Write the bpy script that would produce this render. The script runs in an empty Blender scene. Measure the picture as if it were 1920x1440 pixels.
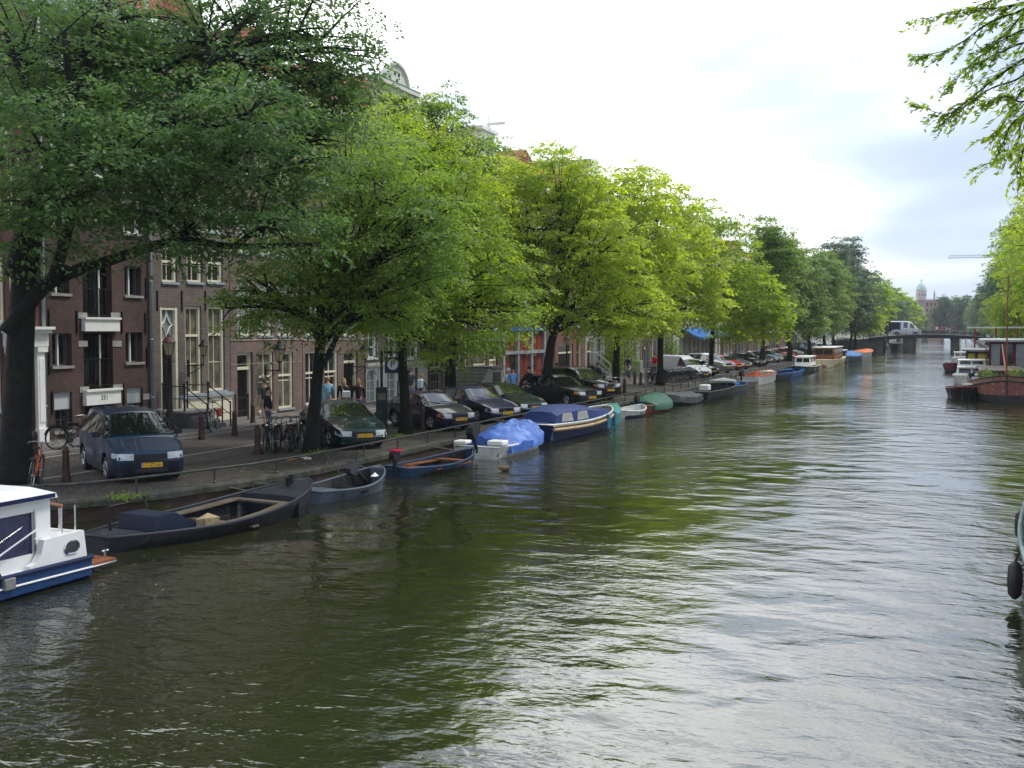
import bpy, math, random
import numpy as np
from mathutils import Vector, Matrix
R = math.radians
SC = bpy.context.scene
COL = SC.collection
# ------------------------------------------------------------------ camera
F = 2100.0; PITCH = math.atan(100 / F); YAW = math.atan(830 * math.cos(PITCH) / F)
CZ = 4.1
cam_d = bpy.data.cameras.new('camera'); cam = bpy.data.objects.new('camera', cam_d); COL.objects.link(cam)
cam_d.sensor_width = 36; cam_d.lens = F / 1920 * 36; cam_d.clip_end = 5000; cam_d.clip_start = 0.2
cam.location = (0, 0, CZ); cam.rotation_euler = (R(90) - PITCH, 0, YAW)
SC.camera = cam
_M = cam.rotation_euler.to_matrix()
def ray(px, py):
    return _M @ Vector(((px - 960) / F, (720 - py) / F, -1))
def G(px, py, z=0.45):
    "photo pixel -> point on the level z"
    d = ray(px, py); t = (z - CZ) / d.z
    return Vector((d.x * t, d.y * t, z))
def W(px, py, X):
    "photo pixel -> (Y, Z) on the plane x = X"
    d = ray(px, py); t = X / d.x
    return d.y * t, CZ + d.z * t
def AT(px, py, D):
    d = ray(px, py)
    return Vector((0, 0, CZ)) + d * D
def YX(px, X):
    "Y at which the line x = X crosses photo column px"
    return W(px, 620, X)[0]
# ------------------------------------------------------------------ world, sun
SUN_EL, SUN_AZ = R(58), R(55)      # azimuth from +Y, negative = towards -X
w = bpy.data.worlds.new('World'); SC.world = w; w.use_nodes = True
nt = w.node_tree; N = nt.nodes; L = nt.links
for n in list(N): N.remove(n)
out = N.new('ShaderNodeOutputWorld'); bg = N.new('ShaderNodeBackground'); bg.inputs['Strength'].default_value = 0.12
sky = N.new('ShaderNodeTexSky'); sky.sky_type = 'NISHITA'; sky.sun_disc = False
sky.sun_elevation = SUN_EL; sky.sun_rotation = SUN_AZ; sky.air_density = 1.2; sky.dust_density = 2
tc = N.new('ShaderNodeTexCoord'); mp = N.new('ShaderNodeMapping'); mp.inputs['Scale'].default_value = (1.0, 1.0, 4.5)
mp.inputs['Rotation'].default_value = (0.03, 0.02, 0.6)
L.new(tc.outputs['Generated'], mp.inputs['Vector'])
n1 = N.new('ShaderNodeTexNoise'); n1.inputs['Scale'].default_value = 2.1; n1.inputs['Detail'].default_value = 4; n1.inputs['Roughness'].default_value = 0.42
n1.inputs['Distortion'].default_value = 0.3
L.new(mp.outputs['Vector'], n1.inputs['Vector'])
# clouds brighter low on the left (-x) side, independent of the sun lamp
dot = N.new('ShaderNodeVectorMath'); dot.operation = 'DOT_PRODUCT'
L.new(tc.outputs['Generated'], dot.inputs[0])
dot.inputs[1].default_value = (-.835, .484, .26)
mr = N.new('ShaderNodeMapRange'); mr.inputs['From Min'].default_value = 0.40; mr.inputs['From Max'].default_value = 0.74
mr.inputs['To Min'].default_value = -0.12; mr.inputs['To Max'].default_value = 0.33
L.new(dot.outputs['Value'], mr.inputs['Value'])
ad = N.new('ShaderNodeMath'); ad.operation = 'ADD'
am = N.new('ShaderNodeMath'); am.operation = 'MULTIPLY_ADD'; am.inputs[1].default_value = 1.8; am.inputs[2].default_value = -.42; L.new(n1.outputs['Fac'], am.inputs[0]); L.new(am.outputs[0], ad.inputs[0]); L.new(mr.outputs['Result'], ad.inputs[1])
cr = N.new('ShaderNodeValToRGB'); e = cr.color_ramp.elements
e[0].position = 0.33; e[0].color = (2.9, 3.4, 4.3, 1)
e[1].position = 0.80; e[1].color = (13.5, 13.5, 13.5, 1)
x = e.new(0.43); x.color = (3.5, 4.05, 5.0, 1)
x = e.new(0.52); x.color = (4.6, 5.1, 5.9, 1)
x = e.new(0.60); x.color = (6.9, 7.2, 7.7, 1)
L.new(ad.outputs['Value'], cr.inputs['Fac'])
mx = N.new('ShaderNodeMixRGB'); mx.inputs['Fac'].default_value = 0.9
L.new(sky.outputs['Color'], mx.inputs['Color1']); L.new(cr.outputs['Color'], mx.inputs['Color2'])
L.new(mx.outputs['Color'], bg.inputs['Color']); L.new(bg.outputs['Background'], out.inputs['Surface'])
sd = bpy.data.lights.new('sun', 'SUN'); sd.energy = 1.5; sd.angle = R(12); sd.color = (1, .96, .88)
so = bpy.data.objects.new('sun', sd); COL.objects.link(so)
so.rotation_euler = Vector((math.sin(SUN_AZ) * math.cos(SUN_EL), math.cos(SUN_AZ) * math.cos(SUN_EL), math.sin(SUN_EL))).to_track_quat('Z', 'Y').to_euler()
SC.view_settings.view_transform = 'Standard'; SC.view_settings.look = 'None'; SC.view_settings.exposure = 0.9; SC.view_settings.gamma = 1
SC.cycles.use_denoising = True
SC.cycles.max_bounces = 8; SC.cycles.transparent_max_bounces = 8
# ------------------------------------------------------------------ materials
MATS = {}
def mat(name, col, rough=0.6, metal=0, noise=None, bump=None, spec=0.35, coat=0, two=None, trans=0, sheen=0):
    """procedural principled material. noise=(scale, amount) varies value; two=(colour, scale, threshold, softness) patches of a second colour;
    bump=(scale, strength)"""
    if name in MATS: return MATS[name]
    m = bpy.data.materials.new(name); m.use_nodes = True; MATS[name] = m
    t = m.node_tree; b = t.nodes['Principled BSDF']
    b.inputs['Base Color'].default_value = (*col, 1); b.inputs['Roughness'].default_value = rough
    b.inputs['Metallic'].default_value = metal; b.inputs['Specular IOR Level'].default_value = spec
    b.inputs['Coat Weight'].default_value = coat; b.inputs['Coat Roughness'].default_value = 0.04
    tcn = t.nodes.new('ShaderNodeTexCoord'); co = tcn.outputs['Object']
    src = None
    if noise:
        nz = t.nodes.new('ShaderNodeTexNoise'); nz.inputs['Scale'].default_value = noise[0]; nz.inputs['Detail'].default_value = 6
        nz.inputs['Roughness'].default_value = 0.65
        t.links.new(co, nz.inputs['Vector'])
        r = t.nodes.new('ShaderNodeValToRGB')
        a = noise[1]
        r.color_ramp.elements[0].position = 0.3; r.color_ramp.elements[1].position = 0.7
        r.color_ramp.elements[0].color = (*[c * (1 - a) for c in col], 1)
        r.color_ramp.elements[1].color = (*[min(1, c * (1 + a)) for c in col], 1)
        t.links.new(nz.outputs['Fac'], r.inputs['Fac']); src = r.outputs['Color']
    if two:
        c2, s2, th, so_ = two
        nz = t.nodes.new('ShaderNodeTexNoise'); nz.inputs['Scale'].default_value = s2; nz.inputs['Detail'].default_value = 8
        nz.inputs['Roughness'].default_value = 0.7
        t.links.new(co, nz.inputs['Vector'])
        r = t.nodes.new('ShaderNodeMapRange'); r.inputs['From Min'].default_value = th - so_; r.inputs['From Max'].default_value = th + so_
        t.links.new(nz.outputs['Fac'], r.inputs['Value'])
        mxx = t.nodes.new('ShaderNodeMixRGB'); t.links.new(r.outputs['Result'], mxx.inputs['Fac'])
        if src: t.links.new(src, mxx.inputs['Color1'])
        else: mxx.inputs['Color1'].default_value = (*col, 1)
        mxx.inputs['Color2'].default_value = (*c2, 1); src = mxx.outputs['Color']
    if src: t.links.new(src, b.inputs['Base Color'])
    if bump:
        nz = t.nodes.new('ShaderNodeTexNoise'); nz.inputs['Scale'].default_value = bump[0]; nz.inputs['Detail'].default_value = 5
        t.links.new(co, nz.inputs['Vector'])
        bp = t.nodes.new('ShaderNodeBump'); bp.inputs['Strength'].default_value = bump[1]; bp.inputs['Distance'].default_value = 0.02
        t.links.new(nz.outputs['Fac'], bp.inputs['Height']); t.links.new(bp.outputs['Normal'], b.inputs['Normal'])
    return m
def brick_mat(name, c1, c2, mortar, scale, plane='yz', bw=0.21, bh=0.065, rough=0.85, msize=0.012, dirt=0.35, moss=None):
    "bricks laid in the given world plane"
    if name in MATS: return MATS[name]
    m = bpy.data.materials.new(name); m.use_nodes = True; MATS[name] = m
    t = m.node_tree; b = t.nodes['Principled BSDF']; b.inputs['Roughness'].default_value = rough; b.inputs['Specular IOR Level'].default_value = 0.3
    g = t.nodes.new('ShaderNodeNewGeometry'); s = t.nodes.new('ShaderNodeSeparateXYZ'); t.links.new(g.outputs['Position'], s.inputs[0])
    c = t.nodes.new('ShaderNodeCombineXYZ')
    if plane == 'yz':       # walls of either direction
        a = t.nodes.new('ShaderNodeMath'); a.operation = 'ADD'; t.links.new(s.outputs['X'], a.inputs[0]); t.links.new(s.outputs['Y'], a.inputs[1])
        t.links.new(a.outputs[0], c.inputs['X']); t.links.new(s.outputs['Z'], c.inputs['Y'])
    else:
        t.links.new(s.outputs['X'], c.inputs['Y']); t.links.new(s.outputs['Y'], c.inputs['X'])
    bt = t.nodes.new('ShaderNodeTexBrick'); t.links.new(c.outputs[0], bt.inputs['Vector'])
    bt.inputs['Scale'].default_value = 1; bt.inputs['Brick Width'].default_value = bw; bt.inputs['Row Height'].default_value = bh
    bt.inputs['Mortar Size'].default_value = msize; bt.inputs['Mortar Smooth'].default_value = 0.3
    bt.inputs['Color1'].default_value = (*c1, 1); bt.inputs['Color2'].default_value = (*c2, 1); bt.inputs['Mortar'].default_value = (*mortar, 1)
    nz = t.nodes.new('ShaderNodeTexNoise'); nz.inputs['Scale'].default_value = 0.9; nz.inputs['Detail'].default_value = 9; nz.inputs['Roughness'].default_value = 0.7
    t.links.new(g.outputs['Position'], nz.inputs['Vector'])
    r = t.nodes.new('ShaderNodeMapRange'); r.inputs['From Min'].default_value = 0.3; r.inputs['From Max'].default_value = 0.7
    r.inputs['To Min'].default_value = 1 - dirt; r.inputs['To Max'].default_value = 1 + dirt * 0.5
    t.links.new(nz.outputs['Fac'], r.inputs['Value'])
    mm = t.nodes.new('ShaderNodeMixRGB'); mm.blend_type = 'MULTIPLY'; mm.inputs['Fac'].default_value = 1
    t.links.new(bt.outputs['Color'], mm.inputs['Color1']); t.links.new(r.outputs['Result'], mm.inputs['Color2'])
    src = mm.outputs['Color']
    if moss:
        col, sc_, th = moss
        nz2 = t.nodes.new('ShaderNodeTexNoise'); nz2.inputs['Scale'].default_value = sc_; nz2.inputs['Detail'].default_value = 8
        t.links.new(g.outputs['Position'], nz2.inputs['Vector'])
        r2 = t.nodes.new('ShaderNodeMapRange'); r2.inputs['From Min'].default_value = th; r2.inputs['From Max'].default_value = th + 0.12
        t.links.new(nz2.outputs['Fac'], r2.inputs['Value'])
        m3 = t.nodes.new('ShaderNodeMixRGB'); t.links.new(r2.outputs['Result'], m3.inputs['Fac']); t.links.new(src, m3.inputs['Color1'])
        m3.inputs['Color2'].default_value = (*col, 1); src = m3.outputs['Color']
    t.links.new(src, b.inputs['Base Color'])
    bp = t.nodes.new('ShaderNodeBump'); bp.inputs['Strength'].default_value = 0.5; bp.inputs['Distance'].default_value = 0.008
    t.links.new(bt.outputs['Fac'], bp.inputs['Height']); bp.invert = True
    t.links.new(bp.outputs['Normal'], b.inputs['Normal'])
    return m
def leaf_mat(name, c1, c2, c3, trans=0.35, rough=0.45):
    if name in MATS: return MATS[name]
    m = bpy.data.materials.new(name); m.use_nodes = True; MATS[name] = m
    t = m.node_tree; b = t.nodes['Principled BSDF']; o = t.nodes['Material Output']
    g = t.nodes.new('ShaderNodeNewGeometry')
    r = t.nodes.new('ShaderNodeValToRGB'); el = r.color_ramp.elements
    el[0].color = (*c1, 1); el[1].color = (*c3, 1); q = el.new(0.5); q.color = (*c2, 1)
    nz = t.nodes.new('ShaderNodeTexNoise'); nz.inputs['Scale'].default_value = 0.45; nz.inputs['Detail'].default_value = 3
    t.links.new(g.outputs['Position'], nz.inputs['Vector'])
    a = t.nodes.new('ShaderNodeMath'); a.operation = 'MULTIPLY_ADD'; a.inputs[1].default_value = 0.5
    t.links.new(g.outputs['Random Per Island'], a.inputs[0])
    n2 = t.nodes.new('ShaderNodeMath'); n2.operation = 'MULTIPLY_ADD'; n2.inputs[1].default_value = 1.7; n2.inputs[2].default_value = -0.6
    t.links.new(nz.outputs['Fac'], n2.inputs[0]); t.links.new(n2.outputs[0], a.inputs[2])
    t.links.new(a.outputs[0], r.inputs['Fac']); t.links.new(r.outputs['Color'], b.inputs['Base Color'])
    b.inputs['Roughness'].default_value = rough; b.inputs['Specular IOR Level'].default_value = 0.4
    tr = t.nodes.new('ShaderNodeBsdfTranslucent')
    hs = t.nodes.new('ShaderNodeHueSaturation'); hs.inputs['Hue'].default_value = 0.485; hs.inputs['Saturation'].default_value = 1.1; hs.inputs['Value'].default_value = 2.6
    t.links.new(r.outputs['Color'], hs.inputs['Color']); t.links.new(hs.outputs['Color'], tr.inputs['Color'])
    ms = t.nodes.new('ShaderNodeMixShader'); ms.inputs['Fac'].default_value = trans
    t.links.new(b.outputs[0], ms.inputs[1]); t.links.new(tr.outputs[0], ms.inputs[2]); t.links.new(ms.outputs[0], o.inputs['Surface'])
    return m
# ------------------------------------------------------------------ mesh helpers
class MB:
    def __init__(s): s.v = []; s.f = []; s.m = []; s.cur = 0
    def add(s, vs, fs, M=None):
        o = len(s.v)
        for p in vs:
            p = Vector(p)
            s.v.append(tuple(M @ p) if M else tuple(p))
        for f in fs: s.f.append(tuple(i + o for i in f)); s.m.append(s.cur)
        return s
    def box(s, x0, y0, z0, x1, y1, z1, M=None):
        v = [(x0, y0, z0), (x1, y0, z0), (x1, y1, z0), (x0, y1, z0), (x0, y0, z1), (x1, y0, z1), (x1, y1, z1), (x0, y1, z1)]
        return s.add(v, [(0, 3, 2, 1), (4, 5, 6, 7), (0, 1, 5, 4), (1, 2, 6, 5), (2, 3, 7, 6), (3, 0, 4, 7)], M)
    def cbox(s, c, sz, M=None, bev=0.0):
        x, y, z = c; a, b, d = sz[0] / 2, sz[1] / 2, sz[2] / 2
        if bev <= 0: return s.box(x - a, y - b, z - d, x + a, y + b, z + d, M)
        # chamfered box
        v = []; e = bev
        for sx in (-1, 1):
            for sy in (-1, 1):
                for sz_ in (-1, 1):
                    X, Y, Z = x + sx * a, y + sy * b, z + sz_ * d
                    v += [(X - sx * e, Y - sy * e, Z), (X - sx * e, Y, Z - sz_ * e), (X, Y - sy * e, Z - sz_ * e)]
        return s.hull(v, M)
    def hull(s, pts, M=None):
        import bmesh
        bm = bmesh.new()
        for p in pts: bm.verts.new(p)
        bmesh.ops.convex_hull(bm, input=bm.verts)
        bm.verts.index_update()
        vs = [tuple(q.co) for q in bm.verts]; fs = [tuple(q.index for q in f.verts) for f in bm.faces]
        bm.free(); return s.add(vs, fs, M)
    def tube(s, pts, rad, n=6, M=None, cap=True, closed=False):
        pts = [Vector(p) for p in pts]; k = len(pts)
        if not isinstance(rad, (list, tuple)): rad = [rad] * k
        vs = []; fs = []; prev = None
        for i, p in enumerate(pts):
            if closed: t = pts[(i + 1) % k] - pts[i - 1]
            else: t = pts[min(i + 1, k - 1)] - pts[max(i - 1, 0)]
            if t.length < 1e-9: t = Vector((0, 0, 1))
            t.normalize()
            if prev is None:
                a = Vector((0, 0, 1)) if abs(t.z) < 0.9 else Vector((1, 0, 0))
                u = t.cross(a).normalized()
            else:
                u = (prev - t * prev.dot(t)); u = u.normalized() if u.length > 1e-6 else t.orthogonal().normalized()
            prev = u; w_ = t.cross(u)
            for j in range(n):
                an = 2 * math.pi * j / n
                vs.append(tuple(p + (u * math.cos(an) + w_ * math.sin(an)) * rad[i]))
        for i in range(k if closed else k - 1):
            i2 = (i + 1) % k
            for j in range(n):
                fs.append((i * n + j, i * n + (j + 1) % n, i2 * n + (j + 1) % n, i2 * n + j))
        if cap and not closed:
            fs.append(tuple(range(n))[::-1]); fs.append(tuple((k - 1) * n + j for j in range(n)))
        return s.add(vs, fs, M)
    def lathe(s, prof, c=(0, 0, 0), n=12, M=None, axis='z', cap=True):
        vs = []; fs = []; k = len(prof)
        for r_, z in prof:
            for j in range(n):
                a = 2 * math.pi * j / n
                if axis == 'z': p = (c[0] + r_ * math.cos(a), c[1] + r_ * math.sin(a), c[2] + z)
                elif axis == 'y': p = (c[0] + r_ * math.cos(a), c[1] + z, c[2] + r_ * math.sin(a))
                else: p = (c[0] + z, c[1] + r_ * math.cos(a), c[2] + r_ * math.sin(a))
                vs.append(p)
        for i in range(k - 1):
            for j in range(n): fs.append((i * n + j, i * n + (j + 1) % n, (i + 1) * n + (j + 1) % n, (i + 1) * n + j))
        if cap: fs.append(tuple(range(n))[::-1]); fs.append(tuple((k - 1) * n + j for j in range(n)))
        return s.add(vs, fs, M)
    def prism(s, outline, a0, a1, axis='z', M=None):
        "outline of 2D points extruded along axis"
        n = len(outline); vs = []
        for a in (a0, a1):
            for p in outline:
                vs.append({'z': (p[0], p[1], a), 'y': (p[0], a, p[1]), 'x': (a, p[0], p[1])}[axis])
        fs = [tuple(range(n))[::-1], tuple(range(n, 2 * n))] + [(i, (i + 1) % n, n + (i + 1) % n, n + i) for i in range(n)]
        return s.add(vs, fs, M)
    def loft(s, rings, M=None, cap=False, closed=True):
        n = len(rings[0]); vs = [p for r_ in rings for p in r_]; fs = []
        for i in range(len(rings) - 1):
            for j in range(n if closed else n - 1):
                fs.append((i * n + j, i * n + (j + 1) % n, (i + 1) * n + (j + 1) % n, (i + 1) * n + j))
        if cap: fs.append(tuple(range(n))[::-1]); fs.append(tuple((len(rings) - 1) * n + j for j in range(n)))
        return s.add(vs, fs, M)
    def ball(s, c, r_, n=10, M=None):
        rx, ry, rz = r_ if isinstance(r_, (tuple, list)) else (r_, r_, r_)
        rings = []
        for i in range(1, n // 2):
            a = math.pi * i / (n // 2)
            rings.append([(c[0] + rx * math.sin(a) * math.cos(2 * math.pi * j / n), c[1] + ry * math.sin(a) * math.sin(2 * math.pi * j / n), c[2] + rz * math.cos(a)) for j in range(n)])
        k = len(rings); vs = [p for q in rings for p in q] + [(c[0], c[1], c[2] + rz), (c[0], c[1], c[2] - rz)]; fs = []
        for i in range(k - 1):
            for j in range(n): fs.append((i * n + j, (i + 1) * n + j, (i + 1) * n + (j + 1) % n, i * n + (j + 1) % n))
        for j in range(n):
            fs.append((k * n, j, (j + 1) % n)); fs.append((k * n + 1, (k - 1) * n + (j + 1) % n, (k - 1) * n + j))
        return s.add(vs, fs, M)
    def build(s, name, m, parent=None, smooth=False, loc=None, label=None, ang=None):
        if not s.v: return None
        me = bpy.data.meshes.new(name); me.from_pydata(s.v, [], s.f)
        ms = m if isinstance(m, (list, tuple)) else [m]
        for q in ms: me.materials.append(q)
        if len(ms) > 1: me.polygons.foreach_set('material_index', s.m)
        if smooth: me.polygons.foreach_set('use_smooth', [True] * len(me.polygons))
        me.validate(); me.update()
        if smooth and ang: me.set_sharp_from_angle(angle=R(ang))
        o = bpy.data.objects.new(name, me); COL.objects.link(o)
        if parent: o.parent = parent
        if loc is not None: o.location = loc
        if label: o['label'] = label
        return o
def tag(o, label, cat, group=None, kind=None):
    if label: o['label'] = label
    if cat: o['category'] = cat
    if group: o['group'] = group
    if kind: o['kind'] = kind
    return o
def thing(name, label, cat, loc=(0, 0, 0), rz=0, group=None):
    o = bpy.data.objects.new(name, None); COL.objects.link(o); o.location = loc; o.rotation_euler = (0, 0, rz)
    o.empty_display_size = 0.2
    return tag(o, label, cat, group)
def struct(mb, name, m, smooth=False):
    o = mb.build(name, m, smooth=smooth); o['kind'] = 'structure'; return o
def kids(o): return KID.get(o.name, [])
def dup(o, loc=None, rz=None, label=None, parent=None, sc=None):
    c = o.copy(); COL.objects.link(c)
    if parent: c.parent = parent
    if loc is not None: c.location = loc
    if rz is not None: c.rotation_euler = (0, 0, rz)
    if sc is not None: c.scale = sc
    if label: c['label'] = label
    for ch in list(o.children): dup(ch, parent=c)
    return c
def rect_wall(mb, y0, y1, z0, z1, holes, depth=0.28, x=0.0):
    "front sheet of a wall facing +x with real openings and their reveals"
    ys = sorted(set([y0, y1] + [min(max(h[0], y0), y1) for h in holes] + [min(max(h[2], y0), y1) for h in holes]))
    zs = sorted(set([z0, z1] + [min(max(h[1], z0), z1) for h in holes] + [min(max(h[3], z0), z1) for h in holes]))
    for i in range(len(ys) - 1):
        for j in range(len(zs) - 1):
            cy, cz = (ys[i] + ys[i + 1]) / 2, (zs[j] + zs[j + 1]) / 2
            if any(h[0] < cy < h[2] and h[1] < cz < h[3] for h in holes): continue
            mb.add([(x, ys[i], zs[j]), (x, ys[i + 1], zs[j]), (x, ys[i + 1], zs[j + 1]), (x, ys[i], zs[j + 1])], [(0, 1, 2, 3)])
    for a, b, c, d in [h[:4] for h in holes]:
        mb.add([(x, a, b), (x, c, b), (x, c, d), (x, a, d), (x - depth, a, b), (x - depth, c, b), (x - depth, c, d), (x - depth, a, d)],
               [(0, 4, 5, 1), (1, 5, 6, 2), (2, 6, 7, 3), (3, 7, 4, 0)])
# ------------------------------------------------------------------ shared materials
M_cream = mat('cream_paint', (.74, .69, .53), .45, noise=(6, .08))
M_white = mat('white_paint', (.82, .82, .78), .45, noise=(5, .06), two=((.45, .43, .38), 9, .72, .05))
M_stone = mat('grey_stone', (.30, .29, .27), .8, noise=(4, .25), bump=(30, .4))
M_dstone = mat('bluestone', (.12, .125, .13), .75, noise=(4, .3), bump=(30, .3))
M_black = mat('black_iron', (.012, .012, .014), .4, noise=(12, .3))
M_green = mat('dark_green_paint', (.012, .022, .016), .35)
M_glass = mat('window_glass', (.018, .022, .024), .04, spec=.7, noise=(1.3, .5))
M_cur = mat('curtained_glass', (.24, .27, .27), .12, spec=.7, noise=(2.3, .25))
M_curd = mat('curtained_glass_warm', (.13, .12, .09), .1, spec=.7, noise=(2.0, .75))
M_zinc = mat('zinc', (.30, .34, .38), .5, noise=(3, .2))
M_roof = mat('slate_roof', (.16, .16, .18), .7, noise=(6, .3), bump=(12, .5))
M_bark = mat('bark', (.011, .0095, .008), .95, noise=(7, .5), bump=(9, 1.0), two=((.018, .026, .011), 2.2, .6, .08))
M_bark2 = mat('bark_far', (.020, .017, .014), .95, noise=(7, .4))
M_door = mat('door_black', (.01, .011, .012), .25)
def tile_mat():
    m = brick_mat('red_roof_tiles', (.42, .13, .07), (.30, .10, .06), (.10, .05, .04), 1, bw=.28, bh=.22, msize=.03)
    return m
M_tile = tile_mat()
# ------------------------------------------------------------------ water
mb = MB(); mb.add([(-60, -30, 0), (60, -30, 0), (60, 900, 0), (-60, 900, 0)], [(0, 1, 2, 3)])
wm = bpy.data.materials.new('canal_water'); wm.use_nodes = True; t = wm.node_tree; b = t.nodes['Principled BSDF']
b.inputs['Base Color'].default_value = (.018, .020, .007, 1); b.inputs['Roughness'].default_value = 0.03; b.inputs['IOR'].default_value = 1.78
b.inputs['Specular IOR Level'].default_value = 0.72
g = t.nodes.new('ShaderNodeNewGeometry')
def wnoise(scale, detail, rough, sx=1, sy=1, dist=0, rz=0.0):
    mp = t.nodes.new('ShaderNodeMapping'); mp.inputs['Scale'].default_value = (sx, sy, 1); mp.inputs['Rotation'].default_value = (0, 0, rz)
    t.links.new(g.outputs['Position'], mp.inputs['Vector'])
    n = t.nodes.new('ShaderNodeTexNoise'); n.inputs['Scale'].default_value = scale; n.inputs['Detail'].default_value = detail
    n.inputs['Roughness'].default_value = rough; n.inputs['Distortion'].default_value = dist
    t.links.new(mp.outputs['Vector'], n.inputs['Vector']); return n.outputs['Fac']
def mul(a, v):
    n = t.nodes.new('ShaderNodeMath'); n.operation = 'MULTIPLY'; t.links.new(a, n.inputs[0])
    if isinstance(v, (int, float)): n.inputs[1].default_value = v
    else: t.links.new(v, n.inputs[1])
    return n.outputs[0]
def add(a, c_):
    n = t.nodes.new('ShaderNodeMath'); n.operation = 'ADD'; t.links.new(a, n.inputs[0]); t.links.new(c_, n.inputs[1]); return n.outputs[0]
big = wnoise(0.75, 1.5, .4, 1.0, 1.25, 0.4, .35)
mid = wnoise(2.6, 2, .5, .8, 1.3, 0.5, .38)
small = wnoise(9, 2, .5, .8, 1.2, .3, .3)
fine = wnoise(27, 2, .6, .8, 1.3, .2, .5)
patch = wnoise(0.11, 3, .55, 1, .6)
pr = t.nodes.new('ShaderNodeMapRange'); pr.inputs['From Min'].default_value = .38; pr.inputs['From Max'].default_value = .62
pr.inputs['To Min'].default_value = .10; pr.inputs['To Max'].default_value = 1.35
t.links.new(patch, pr.inputs['Value'])
h = add(add(mul(big, .80), mul(mul(mid, .38), pr.outputs[0])), mul(mul(small, .10), pr.outputs[0]))
h = add(h, mul(mul(fine, .022), pr.outputs[0]))
bp = t.nodes.new('ShaderNodeBump'); bp.inputs['Strength'].default_value = 1; bp.inputs['Distance'].default_value = 0.085
t.links.new(h, bp.inputs['Height']); t.links.new(bp.outputs['Normal'], b.inputs['Normal'])
MATS['water'] = wm
struct(mb, 'water', wm)
# ------------------------------------------------------------------ left quay: ground, kerb, walls
QX = -15.6; FX = -27.2; QZ = 0.45; RX = 6.9
M_paver = brick_mat('parking_pavers', (.105, .088, .076), (.048, .042, .038), (.022, .02, .018), 1, plane='xy', bw=.2, bh=.1, rough=.8, msize=.014, dirt=.5)
M_road = brick_mat('road_clinkers', (.135, .110, .096), (.072, .061, .055), (.035, .032, .028), 1, plane='xy', bw=.2, bh=.09, rough=.75, msize=.012, dirt=.4)
M_walk = brick_mat('pavement_tiles', (.19, .175, .16), (.155, .145, .135), (.07, .065, .06), 1, plane='xy', bw=.3, bh=.3, rough=.85, msize=.012, dirt=.4)
M_quay = brick_mat('quay_wall_brick', (.085, .042, .030), (.050, .030, .024), (.035, .032, .027), 1, bw=.22, bh=.07, dirt=.75, moss=((.035, .042, .010), 1.6, .50))
M_cop = mat('coping_stone', (.065, .063, .055), .85, noise=(3, .4), bump=(22, .5), two=((.03, .038, .014), 2.3, .54, .06))
M_line = mat('worn_white_line', (.36, .36, .34), .8, noise=(9, .25), two=((.14, .12, .11), 14, .58, .03))
M_kerb = mat('kerb_stone', (.24, .235, .22), .8, noise=(3, .25))
# edge polyline of the left quay (flares near the camera)
QP = [(-23.5, 12.0), (-19.6, 16.2), (-17.4, 18.6), (-16.5, 20.5), (-15.9, 22.9), (QX, 25.5), (QX, 40), (QX, 60), (QX, 100), (QX, 150), (QX, 226), (QX, 236), (QX, 250), (QX, 640)]
def strip(pl, dx0, dx1, z0, z1=None, off=0):
    "sheet between two offsets (towards -x) of the quay edge"
    mb = MB(); vs = []
    for x, y in pl: vs += [(x - dx0, y, z0), (x - dx1, y, z0 if z1 is None else z1)]
    mb.add(vs, [(2 * i, 2 * i + 2, 2 * i + 3, 2 * i + 1) for i in range(len(pl) - 1)]); return mb
M_soil = mat('packed_soil', (.10, .09, .075), .9, noise=(2, .3))
# main quay body polygon top
mb = MB(); vs = []
for x, y in QP: vs += [(x - .42, y, QZ), (-19.6 if y > 17 else x - 1.0, y, QZ)]
mb.add(vs, [(2 * i, 2 * i + 2, 2 * i + 3, 2 * i + 1) for i in range(len(QP) - 1)])
mb.add([(-24.6, 8, QZ), (-24.5, 12, QZ), (-20.6, 16.2, QZ), (-19.6, 18.6, QZ), (-19.6, 640, QZ), (-19.6, 640, QZ)], [(0, 1, 2, 3)]) if 0 else None
struct(mb, 'parking_strip', M_paver)
mb = MB(); mb.add([(-19.6, 18.6, QZ), (-19.6, 640, QZ), (-24.6, 640, QZ), (-24.6, 8, QZ), (-24.6, 12, QZ), (-20.6, 16.2, QZ)], [(0, 1, 2, 3, 4, 5)])
struct(mb, 'road', M_road)
mb = MB(); mb.box(-24.72, 8, QZ - .3, -24.6, 640, QZ + .09); struct(mb, 'kerb', M_kerb)
mb = MB(); mb.add([(-24.72, 8, QZ + .085), (-24.72, 640, QZ + .085), (-60, 640, QZ + .085), (-60, 8, QZ + .085)], [(0, 1, 2, 3)]); struct(mb, 'pavement', M_walk)
PZ = QZ + .085
mb = MB(); mb.add([(-60, 8, QZ - .05), (-60, 900, QZ - .05), (-900, 900, QZ - .05), (-900, 8, QZ - .05)], [(0, 1, 2, 3)]); struct(mb, 'ground', M_soil)
mb = MB()
mb.add([(-900, 640, QZ - .02), (900, 640, QZ - .02), (900, 3000, QZ - .02), (-900, 3000, QZ - .02)], [(0, 1, 2, 3)]); struct(mb, 'ground', M_soil)
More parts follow.
